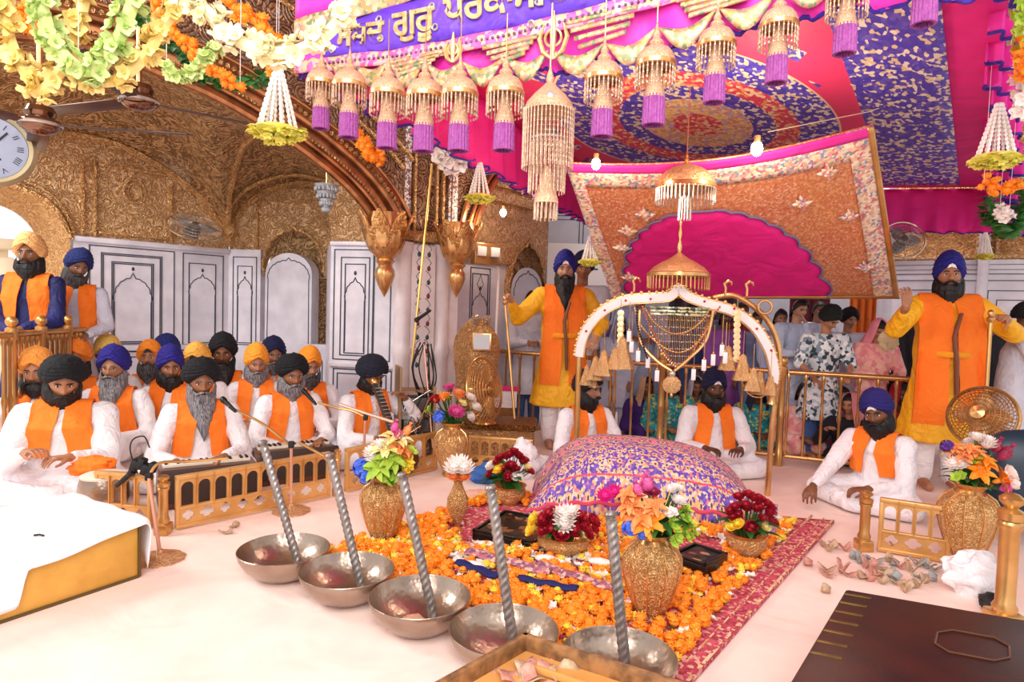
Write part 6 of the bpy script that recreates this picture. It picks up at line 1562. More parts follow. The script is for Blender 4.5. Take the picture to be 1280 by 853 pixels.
def text_mesh(body, size, M_, name, m, parent, depth=.004, bold=.0):
    cu = bpy.data.curves.new(name, 'FONT'); cu.body = body; cu.size = size; cu.extrude = depth; cu.offset = bold
    ob = bpy.data.objects.new('tmp_text', cu); C.objects.link(ob); dg = bpy.context.evaluated_depsgraph_get()
    me = bpy.data.meshes.new_from_object(ob.evaluated_get(dg)); bpy.data.objects.remove(ob); me.materials.clear(); me.materials.append(m); return place(name, me, parent, M_)
m_let = plain('gold_letters', 'E8CC98', .35, .3, c2='C89C60', ns=40)
for word, x, y0, y1 in (('\u0a38\u0a2c\u0a26', 421, 58, 34), ('\u0a17\u0a41\u0a30\u0a42', 492, 46, 18), ('\u0a2a\u0a30\u0a15\u0a3e\u0a38\u0a3f\u0a13', 556, 30, 0)):
    s, z = vpt(x, y0, .045); s2, z2 = vpt(x, y1, .045); hgt = (z2-z)*1.22; sl = (fb_(s+.2)-fb_(s))/.2
    M_ = frame(onv(s, z-.0, .045), dF+V((0, 0, sl)), None); y_ax = nF
    X = (dF+V((0, 0, sl))).normalized(); Y = (V((0, 0, 1))-X*X.z).normalized(); Z = X.cross(Y); M_ = Matrix((X, Y, Z)).transposed().to_4x4(); M_.translation = onv(s, z, .045)
    text_mesh(word, hgt*1.28, M_, 'gurmukhi_word', m_let, rt_, .004, .0035)
for px, py in ((474, 24), (476, 48), (540, 8), (544, 34), (673, 2), (415, 62), (664, 30)):
    s, z = vpt(px, py, .044); mb = MB(); mb.tube([onv(s+.011*math.cos(a), z+.011*math.sin(a), .046) for a in [i/10*2*PI for i in range(11)]], .004, 5); mb.build('round_mirror', m_silver, rt_)
def crescent(px0, py0, px1, py1, drop):
    s0, z0 = vpt(px0, py0, .03); s1, z1 = vpt(px1, py1, .03); mb = MB()
    k = 16
    def f(u, v): 
        a = PI*u; s = lerp(s0, s1, u); zb = lerp(z0, z1, u); o_ = drop*math.sin(a); i_ = drop*.3*math.sin(a)**1.3
        return onv(s, zb-lerp(i_, o_, v), .034+.004*math.sin(v*PI))
    mb.grid(f, k, 4); solidify(mb.build('embroidered_crescent', emb2, rt_), .006)
xs = [412, 442, 487, 532, 578, 632, 688, 757, 822, 898, 976, 1062, 1160]
ys = [86, 84, 85, 85, 85, 79, 70, 62, 42, 18, -8, -40, -80]
for i in range(len(xs)-1):
    crescent(xs[i]+2, ys[i]-6, xs[i+1]-2, ys[i+1]-6, .095 if i else .06)
def khanda(px, py, s_):
    s, z = vpt(px, py, .04); mb = MB(); h = s_
    mb.tube([onv(s, z-h*.5, .045), onv(s, z+h*.1, .045), onv(s, z+h*.62, .045)], [.006, .012, .003], 6)
    mb.tube([onv(s+h*.2*math.cos(a), z+h*.2*math.sin(a), .045) for a in [i/16*2*PI for i in range(17)]], .005, 5)
    for q in (-1, 1): mb.tube([onv(s+q*h*x, z+h*y, .045) for x, y in ((.03, -.48), (.24, -.3), (.34, 0), (.24, .32))], [.004, .009, .009, .003], 6)
    mb.build('gold_emblem', m_let, rt_)
khanda(567, 62, .10); khanda(692, 48, .15)
for (x0, x1, y0, y1) in ((488, 555, 68, 92), (604, 672, 50, 84), (708, 798, 18, 70), (846, 950, -10, 22)):
    for k in range(4):
        a, b = vpt(x0+k*5, y0+k*(y1-y0)/5+8, .036), vpt(x1-k*5, y0-(x1-x0)*.22+k*(y1-y0)/5+8, .036)
        mb = MB(); mb.grid(lambda u, v: onv(lerp(a[0], b[0], u), lerp(a[1], b[1], u)-.016*v, .04), 10, 1); solidify(mb.build('mirror_work_row', emb2, rt_), .005)
# ---- tassel bells along the front valance
m_dome = gold('tassel_gold', 'EAC4A0', 'CFA07C', .45, 110, .5, .003, .35); m_lil = cloth('lilac_tassel', 'A8509C', '8E3E88', .6, .4, fs=30)
m_bead = plain('champagne_beads', 'E2C2A6', .35, .3, c2='B89078', ns=60)
def tassel_proto():
    t = thing('hanging_tassel', '', 'tassel', (0, 0, 0)); R = .058
    mb = MB(); mb.lathe([(.002, .10), (.006, .075), (.013, .06), (.01, .052), (.02, .042), (.022, .036), (.018, .03), (R*.7, .018), (R*.92, .0), (R, -.015), (R*1.02, -.022), (R*.96, -.022)], 24); mb.build('dome', m_dome, t)
    mb = MB(); mb.lathe([(R*1.0, -.02), (R*1.06, -.022), (R*1.06, -.034), (R*.98, -.036)], 24); mb.build('rim', m_gold_s, t)
    mb = MB()
    for i in range(26):
        a = 2*PI*i/26; l = .055+.012*math.sin(a*6); mb.tube([(R*math.cos(a), R*math.sin(a), -.03), (R*math.cos(a), R*math.sin(a), -.03-l)], .0022, 4)
        for k in range(4): mb.ell((R*math.cos(a), R*math.sin(a), -.045-k*.016), .0034, .0034, .005, 5, 4)
    mb.build('bead_fringe', m_bead, list(t.children)[0])
    mb = MB(); mb.lathe([(.012, -.0), (.018, -.05), (.024, -.08), (.031, -.115), (.032, -.125), (.026, -.126)], 18); mb.build('core', m_dome, t)
    mb = MB(); mb.lathe([(.031, -.118), (.032, -.16), (.033, -.205), (.026, -.206), (.026, -.13)], 40, fn=lambda a, z: 1+.05*math.cos(20*a)); mb.build('lilac_skirt', m_lil, t)
    mb = MB(); mb.tube([(0, 0, .1), (0, 0, .22)], .002, 5); mb.build('cord', m_gold_s, t); return t
tp0 = None
TS = [(402, 96, 190, .9), (437, 98, 205, .9), (485, 108, 220, 1), (531, 110, 225, 1), (575, 108, 225, 1), (632, 106, 225, 1.02), (755, 88, 208, 1.0), (820, 70, 195, 1.0), (896, 46, 165, 1.0), (974, 22, 140, 1.0), (1060, -18, 105, 1.0), (1160, -60, 70, 1.0)]
names = ['leftmost, small, against the gold arch', 'second from the left', 'third from the left', 'fourth from the left', 'fifth from the left', 'just left of the big chandelier tassel', 'just right of the big chandelier tassel', 'above the small umbrella dome', 'before the purple brocade ceiling', 'above the right bulb', 'second from the right, partly out of view', 'rightmost, only its lower half in view']
for i, (x, y, y2, s) in enumerate(TS):
    p = onplane(x, y, FL+nF*.13, nF); d = (p-CAM).dot(Fw); sc_ = (y2-y)*d/800/.30
    if tp0 is None: tp0 = tassel_proto(); tp0.location = p; tp0.scale = (sc_,)*3; r = tp0
    else: r = dup(tp0, loc=p, s=sc_)
    r['label'] = 'gold tassel with lilac skirt under the valance, '+names[i]; r['group'] = 'domed tassels hanging along the front valance'
p = onplane(687, 118, FL+nF*.15, nF); t = thing('chandelier_tassel', 'largest beaded tassel with long curtain of strands and small bell beneath, at valance centre', 'tassel', tuple(p)); R = .085
mb = MB(); mb.lathe([(.003, .09), (.014, .05), (.01, .04), (.03, .02), (R*.6, .0), (R*.9, -.03), (R, -.06), (R*.97, -.06)], 32); mb.build('dome', m_dome, t)
mb = MB(); mb.ell((0, -R*.8, -.03), .018, .01, .018, 10, 6); mb.build('white_rosette', m_silver, t)
for lvl, (r0, z0, l, n) in enumerate(((R, -.05, .2, 40), (R*.72, -.16, .17, 26))):
    mb = MB()
    for i in range(n):
        a = 2*PI*i/n; x, y = r0*math.cos(a), r0*math.sin(a); mb.tube([(x, y, z0), (x, y, z0-l)], .0022, 4)
        for k in range(int(l/.016)): mb.ell((x, y, z0-.01-k*.016), .0036, .0036, .005, 5, 4)
    mb.build('bead_curtain', m_bead, t)
mb = MB(); mb.lathe([(R*.75, -.155), (R*.78, -.15), (R*.72, -.145)], 24); mb.build('ring', m_silver, t)
mb = MB(); mb.lathe([(.01, -.24), (.02, -.27), (.026, -.3), (.04, -.35), (.042, -.365), (.036, -.365)], 20); mb.build('small_bell', m_dome, t)
mb = MB()
for i in range(16): a = 2*PI*i/16; mb.tube([(.038*math.cos(a), .038*math.sin(a), -.36), (.038*math.cos(a), .038*math.sin(a), -.42)], .003, 4)
mb.build('short_fringe', m_bead, t); mb = MB(); mb.tube([(0, 0, .08), (0, 0, .3)], .003, 5); mb.build('cord', m_gold_s, t)
# cord across the canopy ceiling
a, b = W(1085, 140, 4.3), W(1215, 95, 4.6); mb = MB(); mb.tube([W(960, 165, 4.2), a, b], .004, 5); tag(mb.build('cord', plain('pale_cord', 'F0D8B8', .6)), 'pale cord stretched from the tilted canopy corner to the right flounce', 'cord')
# ================================================================ flowers hung high
m_strand = plain('white_strand', 'F4EEE8', .6)
def flower_lamp(p, s, lab, tilt=0):
    t = thing('hanging_flowers', lab, 'flowers', tuple(p), 0, 'yellow flower discs hung on white strands', s)
    for i in range(12):
        a = 2*PI*i/12; mb = MB(); q0, q1 = V((.012*math.cos(a), .012*math.sin(a), .0)), V((.062*math.cos(a), .062*math.sin(a), -.19))
        for k in range(12): c_ = q0.lerp(q1, k/11); mb.ell(tuple(c_), .0062, .0062, .010, 6, 4)
        mb.tube([q0, q1], .003, 4); mb.build('white_strand', m_strand, t)
    mb = MB(); r = random.Random(5)
    for i in range(70):
        q = math.sqrt(r.random())*.085; a = r.uniform(0, 6.3); petals(mb, 7, .024, .011, .1, 0, .4, a, .2, TR(q*math.cos(a), q*math.sin(a), -.195-.035*(1-(q/.085)**2)+r.uniform(-.006, .006)) @ RX(180) @ RZ(r.uniform(0, 360)) @ RX(r.uniform(-40, 40)), seg=2)
    mb.ell((0, 0, -.2), .082, .082, .022, 16, 8); mb.build('yellow_flower_disc', petal_m('soft_yellow_petal', 'F2EC7A', 'E6D84A'), t); return t
flower_lamp(W(348, 88, 2.6), 1.22, 'white strands with a pale yellow flower disc beside the leftmost tassel')
flower_lamp(W(600, 205, 4.3), 1.1, 'white strands with a yellow flower disc above the pier finial')
flower_lamp(W(738, 296, 5.0), .95, 'yellow flower cluster beside the left attendant turban, half behind the tilted canopy')
flower_lamp(W(1249, 132, 2.9), 1.18, 'white strands with a bright yellow flower disc at the right flounce')
flower_lamp(W(1232, 292, 5.6), .95, 'yellow flower disc behind the right attendant turban')
def garland(pts, d, r, m, lab, n=None, kind='orchid', sz=1.0, cat='garland'):
    cu = spline([W(x, y, d if len(q_) == 2 else q_[2]) for q_ in pts for x, y in [q_[:2]]], 8); o = V(cu[0])
    t = thing('flower_garland', lab, cat, tuple(o)); L = sum((cu[i+1]-cu[i]).length for i in range(len(cu)-1)); n = n or int(L/(.0085*sz)); r_ = random.Random(len(pts)); T_ = FT[kind]()
    for j in range(6):
        mb = MB()
        for i in range(int(n*j/6), int(n*(j+1)/6)):
            p = polyl(cu, i/n)-o; dd = V((r_.gauss(0, 1), r_.gauss(0, 1)-.5, r_.gauss(0, 1))).normalized(); Mx = dd.to_track_quat('Z', 'Y').to_matrix().to_4x4(); Mx.translation = p+dd*r*.7; mb.merge(T_, Mx @ SC(sz*r_.uniform(.8, 1.2)))
        mb.build('blossom_cluster', m, t, 0)
    mb = MB(); mb.tube([p-o for p in cu], r*.5, 6); mb.build('string', m, t)
    for e_ in (cu[0], cu[-1]): mb = MB(); mb.tube([e_-o, V((e_.x, e_.y, 4.31))-o], .0012, 4); mb.build('hanging_cord', m_strand, t)
    return t
GD = 1.75
PB_Y, PB_G, PB_C = petal_m('butter_petal', 'F8E49A', 'F0D070'), petal_m('pale_green_petal', 'DDE8A0', 'BBD478'), petal_m('ivory_petal', 'FFF6D8', 'F8ECB8')
garland([(4, -10), (10, 40), (28, 85), (52, 112), (78, 85), (96, 40), (108, -10)], 1.9, .034, PB_Y, 'butter yellow blossom garland looping lowest at the top left', sz=.8)
garland([(48, -12), (62, 40), (90, 80), (122, 86), (148, 50), (172, -12)], 1.8, .038, PB_G, 'pale green blossom garland looping between the yellow ones, top left', sz=.72)
garland([(98, 98), (122, 102), (150, 98), (182, 70), (205, 32), (228, 2), (240, -14)], 1.85, .034, PB_Y, 'cream yellow blossom garland crossing under the pale green one', sz=.68)
garland([(225, -14), (262, 18), (300, 52), (345, 66), (390, 56), (425, 25), (446, -12)], 1.75, .036, PB_C, 'ivory blossom garland looping beside the lettered banner', sz=.78)
garland([(208, 86), (232, 96), (258, 70), (275, 60)], 2.3, .02, PB_G, 'short green leafy garland behind the ivory one', sz=.7)
garland([(190, -10), (196, 20), (230, 50), (262, 84), (300, 110)], 2.5, .02, F_OR, 'orange marigold garland behind the ivory blossoms, left strand', kind='marigold', sz=1.0)
garland([(270, -10), (300, 15), (330, 35), (350, 60), (345, 90)], 2.6, .03, F_OR, 'orange marigold garland behind the ivory blossoms, right strand', kind='marigold', sz=1.3)
garland([(150, -5), (185, 35), (215, 60), (260, 100), (330, 100), (348, 75)], 2.7, .02, F_LE, 'dark green leaf garland along the gold arch', kind='leaf', sz=.5, n=160)
garland([(30, 5), (42, 40), (48, 30)], 2.3, .02, F_OR, 'small orange marigold strand at the far top left', kind='marigold', sz=.9)
garland([(1280, -10), (1284, 40), (1278, 60)], 2.6, .035, F_GR, 'green orchid garland at the right edge, uppermost', sz=1.0)
garland([(1280, 55), (1286, 75), (1280, 92)], 2.6, .03, F_OR, 'orange blossom garland at the right edge', kind='lily', sz=.7, n=26)
garland([(1276, 88), (1284, 110), (1282, 150)], 2.7, .04, F_WH, 'white orchid garland at the right edge below the orange one', sz=1.1)
garland([(1236, 250), (1244, 285), (1262, 292), (1276, 270), (1282, 240)], 4.2, .04, F_LE, 'green leaf wreath on the right wall beside the flounce', kind='leaf', sz=.6, n=200)
garland([(1250, 262), (1258, 272), (1262, 262)], 4.1, .03, F_WH, 'white blossoms inside the green wreath', sz=1.0, n=24)
garland([(1230, 226), (1256, 236), (1282, 232)], 3.4, .03, F_OR, 'orange blossom strand below the right yellow disc', kind='marigold', sz=1.3)
garland([(440, 168), (452, 176), (460, 190), (470, 198), (480, 190)], 5.3, .04, F_OR, 'orange marigold spray behind the second tassel', kind='marigold', sz=2.0, n=40)
garland([(548, 186), (556, 196), (566, 205), (578, 200)], 5.6, .06, F_WH, 'white blossoms on the pier above the finials', sz=2.2, n=36)
# ================================================================ fans, clock, finials and fittings
def ceiling_fan(c, rot, lab, L=.6):
    t = thing('ceiling_fan', lab, 'fan', tuple(c), rot)
    mb = MB(); mb.ell((0, 0, 0), .095, .095, .05, 28, 14); mb.lathe([(.06, .03), (.075, .06), (.06, .09), (.02, .1)], 20); mb.build('motor', plain('chrome_bronze', '8A6A58', .12, .95), t)
    mb = MB(); mb.lathe([(.097, -.008), (.103, 0), (.097, .008)], 32); mb.build('rim_ring', m_silver, t)
    mb = MB(); mb.tube([(0, 0, .08), (0, 0, .75)], .014, 8); mb.build('downrod', m_copper, t)
    for k in range(3):
        mb = MB(); A_ = RZ(120*k); mb.box((.13, 0, .0), (.1, .05, .006), M=A_ @ RX(10)); mb.box((.13+L/2, 0, 0), (L, .10, .008), M=A_ @ RX(10), ch=.003); mb.build('blade', plain('brown_fan_blade', '5A4038', .35, .3, c2='4A342E', ns=4), t)
    return t
ceiling_fan(W(50, 156, 3.3), 8, 'bronze ceiling fan lower left, beside the clock'); ceiling_fan(W(174, 127, 3.5), 40, 'bronze ceiling fan above the left gold wall, under the garlands')
c = W(-12, 185, 3.6); t = thing('wall_clock', 'round wall clock with pale face and roman numerals, cut by the left edge', 'clock', M=TR(*c) @ RZ(35) @ RX(90))
mb = MB(); mb.lathe([(.001, -.04), (.2, -.04), (.215, -.02), (.215, .02), (.195, .035), (.175, .03), (.17, .015)], 48); mb.build('case', plain('olive_brass_case', '9A8A68', .35, .5), t)
mb = MB(); mb.lathe([(.001, .016), (.172, .016)], 48); mb.lathe([(.001, .016), (.172, .016), (.172, .01), (.001, .01)], 48); mb.build('face', plain('clock_face', 'D4DCF0', .4), t)
for k, s in enumerate(('XII', 'I', 'II', 'III', 'IIII', 'V', 'VI', 'VII', 'VIII', 'IX', 'X', 'XI')):
    a = PI/2-k*PI/6; text_mesh(s, .045, TR(.135*math.cos(a), .135*math.sin(a), .018) @ RZ(-k*30) @ TR(-.008*len(s), -.015, 0), 'numeral', plain('clock_black', '1A1C24', .5), t, .001)
for a, L_, nm in ((50, .12, 'minute_hand'), (-55, .08, 'hour_hand')): mb = MB(); mb.box((L_/2, 0, .022), (L_, .01, .003), M=RZ(a)); mb.build(nm, m_blackr, t)
def wall_fan(c, rot, lab, R=.22, tilt=(75, 0)):
    t = thing('wall_fan', lab, 'fan', M=TR(*c) @ RZ(rot) @ RX(tilt[0]))
    mb = MB(); mb.tube([(R*math.cos(a), R*math.sin(a), 0) for a in [i/32*2*PI for i in range(33)]], .009, 6); mb.build('outer_ring', plain('fan_silver', 'C8B8A4', .2, .8), t)
    for k in range(4):
        mb = MB(); r = R*(.25+.18*k); mb.tube([(r*math.cos(a), r*math.sin(a), .04*(1-r/R)) for a in [i/28*2*PI for i in range(29)]], .0025, 4); mb.build('guard_ring', m_silver, t)
    mb = MB()
    for k in range(36): a = 2*PI*k/36; mb.tube([(.03*math.cos(a), .03*math.sin(a), .045), (R*math.cos(a), R*math.sin(a), 0)], .0016, 4)
    mb.build('guard_wires', m_silver, t)
    for k in range(3):
        mb = MB(); petals(mb, 1, R*.85, R*.32, .05, -.03, .0, 0, .2, RZ(120*k), seg=5); o_ = mb.build('blade', plain('smoky_blade', '9A948C', .15, .3, c2='7A746C', ns=5), t); solidify(o_, .005)
    mb = MB(); mb.lathe([(.001, .05), (.035, .045), (.05, .0), (.05, -.1), (.03, -.13), (.001, -.13)], 20); mb.build('motor', plain('fan_motor', '6A5E54', .35, .4), t); return t
wall_fan(W(244, 284, 6.35), 40, 'wall fan seen edge-on before the left gold wall', .255, (35, 0)); wall_fan(W(1129, 300, 6.6), -15, 'dark wall fan behind the back valance on the right wall', .2, (72, 0))
def finial(c, s, lab, rot):
    t = thing('lotus_finial', lab, 'ornament', M=TR(*c) @ RZ(rot) @ SC(s)); 
    mb = MB(); mb.lathe([(.10, .18), (.15, .17), (.17, .1), (.185, .0), (.175, -.1), (.14, -.18), (.09, -.23), (.07, -.25)], 48, fn=lambda a, z: 1+.035*math.cos(16*a+z*8)); mb.build('bulb', m_gold_s, t, 60)
    for k in range(7):
        mb = MB(); petals(mb, 1, .36, .09, 1.38, 0, -.15, 0, -.25, RZ(360/7*k) @ TR(.135, 0, -.16), seg=8); solidify(mb.build('acanthus_leaf', gold('leaf_gold', 'E8B878', 'B87840', .3, 26, .7, .008), t), .02)
    mb = MB(); mb.lathe([(.075, -.25), (.09, -.27), (.07, -.29), (.06, -.31), (.085, -.35), (.09, -.4), (.065, -.48), (.025, -.56), (.003, -.6)], 24, fn=lambda a, z: 1+.04*math.cos(8*a)); mb.build('pendant', m_gold_s, t); return t
finial(W(482, 290, 5.5), .93, 'big gilded lotus pendant at the foot of the left arch', 10); finial(W(572, 300, 5.75), .86, 'gilded lotus pendant right of the pier, beside the pole', 40)
p0, p1 = W(540, 205, 5.5), W(515, 455, 5.35); mb = MB(); mb.tube([p0, p1], .010, 8); tag(mb.build('brass_pole', plain('yellow_brass', 'D8B060', .35, .6)), 'thin leaning yellow brass pole in front of the inlaid pier', 'pole')
c = W(408, 245, 5.4); t = thing('glass_lamp', 'small tiered crystal lamp hanging in the niche bay', 'lamp', tuple(c))
for k, (r, z) in enumerate(((.10, .08), (.08, .02), (.055, -.04), (.03, -.09))):
    mb = MB(); mb.lathe([(r*.9, z), (r, z+.012), (r*.8, z-.02)], 20)
    for i in range(16): a = 2*PI*i/16; mb.ell((r*.92*math.cos(a), r*.92*math.sin(a), z-.025), .012, .012, .022, 6, 5)
    mb.build('crystal_tier', plain('crystal_grey', 'A8B0B8', .1, .3), t)
mb = MB(); mb.tube([(0, 0, .1), (0, 0, .5)], .006, 5); mb.build('chain', m_brass, t)
def bulb(c, lab, r=.028, e=60, w=14):
    t = thing('light_bulb', lab, 'lamp', tuple(c)); m = MATS.get('bulb_glow')
    if not m: nt = NT('bulb_glow'); m = nt.fin('FFF0D0', .5, 0, Emission_Strength=e); nt.b.inputs['Emission Color'].default_value = (1, .82, .55, 1); MATS['bulb_glow'] = m
    mb = MB(); mb.ell((0, 0, 0), r, r, r*1.3, 16, 10); mb.build('bulb', m, t); mb = MB(); mb.lathe([(r*.6, r), (r*.6, r*2.2), (.001, r*2.3)], 12); mb.build('socket', m_brass, t)
    l = bpy.data.lights.new('bulb_light', 'POINT'); l.energy = w; l.color = (1, .82, .6); l.shadow_soft_size = .06; o_ = bpy.data.objects.new('bulb_light', l); C.objects.link(o_); o_.location = V(c)-V((0, .09, .05)); return t
bulb(W(745, 205, 3.95), 'glowing bulb at the upper left corner of the tilted canopy', w=9); bulb(W(946, 186, 3.8), 'glowing bulb above the tilted canopy, right of centre', .034, w=12); bulb(W(629, 266, 5.9), 'glowing bulb on the second bay gold wall', w=8)
# metal box and conduit
c = W(608, 318, 6.0); t = thing('junction_box', 'small gold framed electrical box with glass lamps on the second bay wall', 'box', M=TR(*c) @ RZ(35))
mb = MB(); mb.box((0, 0, 0), (.3, .08, .2), ch=.01); mb.build('frame', m_brass, t)
for x in (-.08, .07): mb = MB(); mb.box((x, -.045, .02), (.1, .02, .09), ch=.008); mb.build('glass_lamp', plain('pale_glass', 'DCD8D8', .15), t)
mb = MB(); mb.tube([W(612, 322, 6.1), W(622, 326, 6.15), W(623, 345, 6.15), W(620, 420, 6.15)], .014, 8); tag(mb.build('white_conduit', plain('white_pvc', 'EDE6E4', .4)), 'white conduit pipe running down from the junction box', 'pipe')
# ================================================================ musicians' gear and staffs
def staff(a, b, lab, r=.012):
    ax = b-a; Mr = ax.to_track_quat('Z', 'Y').to_matrix().to_4x4(); Mr.translation = a; L = ax.length
    t = thing('ceremonial_staff', lab, 'staff', M=Mr); mb = MB(); mb.tube([(0, 0, 0), (0, 0, L*.97)], r, 10); mb.build('shaft', m_brassl, t)
    mb = MB(); mb.lathe([(r, L*.95), (r*1.9, L*.96), (r*2.1, L*.975), (r*1.2, L*.985), (r*1.8, L), (r*1.2, L+.02), (.001, L+.028)], 14); mb.build('knob', m_gold_s, t)
    mb = MB(); mb.lathe([(.001, 0), (r*2.2, .0), (r*2.6, .03), (r*2, .07), (r*1.1, .1)], 14); mb.build('ferrule', m_gold_s, t); return t
staff(V((*XY(653, 5.35)[:2], 0.0)), W(631, 372, 5.56), 'long brass staff held upright in the left attendant fist')
a = W(1239, 392, 4.44); b = V((a.x-.03, a.y-.05, 0)); staff(b, a, 'brass staff held upright in the right attendant left fist', .013)
# swords belts of the attendants: leather baldric with kirpan as part of the robe
for root, lean in ((personC, 0), (personD, 0)):
    mb = MB(); mb.tube([(.03, -.17, 1.32), (-.02, -.205, 1.15), (.0, -.215, .98), (.012, -.22, .72)], [(.012, .03), (.014, .022), (.016, .03), (.012, .026)], 8); mb.build('sheathed_dagger', plain('brown_leather', '7A4A38', .5), root)
    mb = MB(); mb.tube([(.17*math.sin(q), -.0-.205*math.cos(q), 1.02) for q in [rad(x) for x in range(-90, 91, 18)]], [(.022, .008)]*11, 8, up=(0, 0, 1)); mb.build('waist_sash', cloth('amber_sash', 'F7A21E', 'EE9410'), root)
# harmoniums
def harm(p, rz, lab):
    t = thing('harmonium', lab, 'harmonium', (p.x, p.y, 0), rz)
    mb = MB(); mb.box((0, 0, .11), (.56, .26, .22), ch=.012); mb.build('case', plain('walnut', '6A3A22', .35, c2='4E2814', ns=6), t)
    mb = MB(); mb.box((0, -.06, .23), (.5, .1, .02), ch=.003); mb.build('keys', plain('ivory_keys', 'E8DCC8', .4), t)
    mb = MB(); [mb.box((-.23+i*.033, -.045, .244), (.014, .06, .012)) for i in range(15) if i % 7 not in (2, 6)]; mb.build('black_keys', m_blackr, t)
    mb = MB(); mb.box((0, .12, .135), (.54, .03, .2), ch=.008); mb.build('bellows', plain('bellows', '3A2A24', .6), t); return t
harm(XY(262, 3.95), 212, 'dark wooden harmonium under the hands of the left long-bearded singer'); harm(XY(372, 4.5), 214, 'dark wooden harmonium under the hands of the right grey-bearded singer')
# drum of the foreground man
p = XY(130, 3.55); t = thing('drum', 'metal kettle drum before the large man in black turban', 'drum', (p.x, p.y, 0))
mb = MB(); mb.lathe([(.05, 0), (.1, .04), (.13, .12), (.125, .2), (.115, .24)], 28); mb.build('shell', m_steel, t); mb = MB(); mb.lathe([(.115, .24), (.118, .25), (.1, .258), (.001, .26)], 28); mb.build('skin', plain('drum_skin', 'E8DCCB', .6), t)
p = XY(116, 3.72); crumple((p.x, p.y, .2), .1, ORANGE, 'orange_cloth', 'orange cloth heaped over the lap beside the drum', 'cloth', 21, (1.3, .9, .6))
# stringed instrument
a, b = W(469, 480, 4.95), W(497, 556, 4.72); ax = (a-b); Mr = ax.to_track_quat('Z', 'Y').to_matrix().to_4x4(); Mr.translation = b; L = ax.length
t = thing('stringed_instrument', 'upright stringed instrument with fretted dark neck held by the bowed man', 'instrument', M=Mr)
mb = MB(); mb.box((0, 0, L*.5), (.055, .04, L), ch=.01); mb.build('neck', plain('dark_neck', '33302C', .35), t)
for k in range(14): mb = MB(); mb.tube([(-.03, -.022, L*(.12+.06*k)), (.03, -.022, L*(.12+.06*k))], .003, 5); mb.tube([(-.03, .022, L*(.12+.06*k)), (.03, .022, L*(.12+.06*k))], .003, 5); mb.build('fret', m_silver, t)
mb = MB(); mb.ell((0, 0, -.1), .13, .09, .14, 20, 12); mb.build('sound_box', plain('walnut', '6A3A22', .35), t); mb = MB(); mb.ell((0, 0, L+.02), .03, .03, .04, 10, 8); mb.build('peg_head', m_brassl, t)
# microphones
m_pink_tube = plain('copper_boom', 'D8A088', .35, .4)
def mic(p, d, lab):
    d = V(d).normalized(); Mr = d.to_track_quat('Z', 'Y').to_matrix().to_4x4(); Mr.translation = p; t = thing('microphone', lab, 'microphone', M=Mr)
    mb = MB(); mb.lathe([(.001, .0), (.018, .006), (.021, .025), (.017, .045), (.014, .05)], 16); mb.build('grille', plain('mic_grille', '2A2A2E', .35, .6), t)
    mb = MB(); mb.lathe([(.0145, .05), (.014, .09), (.010, .16), (.004, .17)], 14); mb.build('handle', m_blackr, t); return t
def mstand(base, pole_top, boom, lab):
    o = V((base.x, base.y, 0)); t = thing('microphone_stand', lab, 'stand', tuple(o))
    mb = MB(); mb.lathe([(.105, 0), (.11, .008), (.09, .018), (.05, .022), (.02, .035), (.012, .05)], 32, fn=lambda a, z: 1+.04*math.cos(10*a)); mb.build('base', gold('stand_gold', 'E8BC90', 'C89468', .35, 40, .6, .004, .5), t)
    mb = MB(); mb.tube([(0, 0, .03), pole_top-o], .009, 8); mb.build('pole', m_pink_tube, t)
    mb = MB(); mb.tube([q-o for q in spline(boom, 5)], .008, 8); mb.build('boom_arm', m_brassl, t)
    mb = MB(); mb.box(tuple(pole_top-o), (.03, .03, .04), ch=.005); mb.build('clamp', m_blackr, t); return t
b1 = G(364, 640); tp1 = W(364, 556, 3.8); mstand(b1, tp1, [tp1, W(352, 548, 3.9), W(325, 528, 4.0), W(285, 508, 4.05)], 'copper coloured microphone stand whose boom reaches the left singer')
mic(W(277, 498, 4.1), tuple(W(300, 520, 4.0)-W(277, 498, 4.1)), 'black microphone at the mouth of the left long-bearded singer')
b2 = XY(457, 4.45); tp2 = W(457, 522, 4.5); mstand(b2, tp2, [tp2, W(440, 514, 4.55), W(420, 510, 4.6), W(397, 503, 4.62)], 'microphone stand rising behind the parapet towards the right singer')
mb = MB(); mb.tube([W(425, 506, 4.6), W(460, 518, 4.5), W(492, 528, 4.4)], .012, 8); tag(mb.build('boom_arm', m_pink_tube), 'copper boom tube sloping right from the second microphone stand', 'stand')
mic(W(378, 487, 4.66), tuple(W(397, 508, 4.6)-W(378, 487, 4.66)), 'black microphone at the mouth of the right grey-bearded singer')
mb = MB(); mb.tube([W(375, 554, 3.9), W(406, 571, 3.8)], .009, 8); tag(mb.build('brass_rod', m_brassl), 'short brass rod over the parapet by the second twisted rod', 'rod')
b3 = G(200, 700); tp3 = W(186, 596, 3.3); mstand(b3, tp3, [tp3, W(200, 579, 3.35), W(240, 577, 3.45), W(285, 573, 3.5)], 'gilded microphone stand beside the draped box with a horizontal arm')
mic(W(168, 588, 3.4), (-.6, .2, -.5), 'black microphone on the clamp cluster beside the fluted post')
mb = MB(); mb.tube(spline([W(172, 592, 3.4), W(163, 565, 3.4), W(166, 550, 3.4), W(180, 546, 3.4), W(187, 560, 3.4)], 6), .004, 6); tag(mb.build('cable', m_blackr), 'black cable loop above the clamp cluster', 'cable')
mb = MB(); [mb.box((i*.03-.04, 0, .02*(i % 2)), (.035, .05, .06), ch=.008) for i in range(4)]; tag(mb.build('clamp_cluster', m_blackr, None, ml=TR(*W(178, 585, 3.38)) @ RY(20)), 'cluster of black clamps on top of the gilded stand', 'clamp')
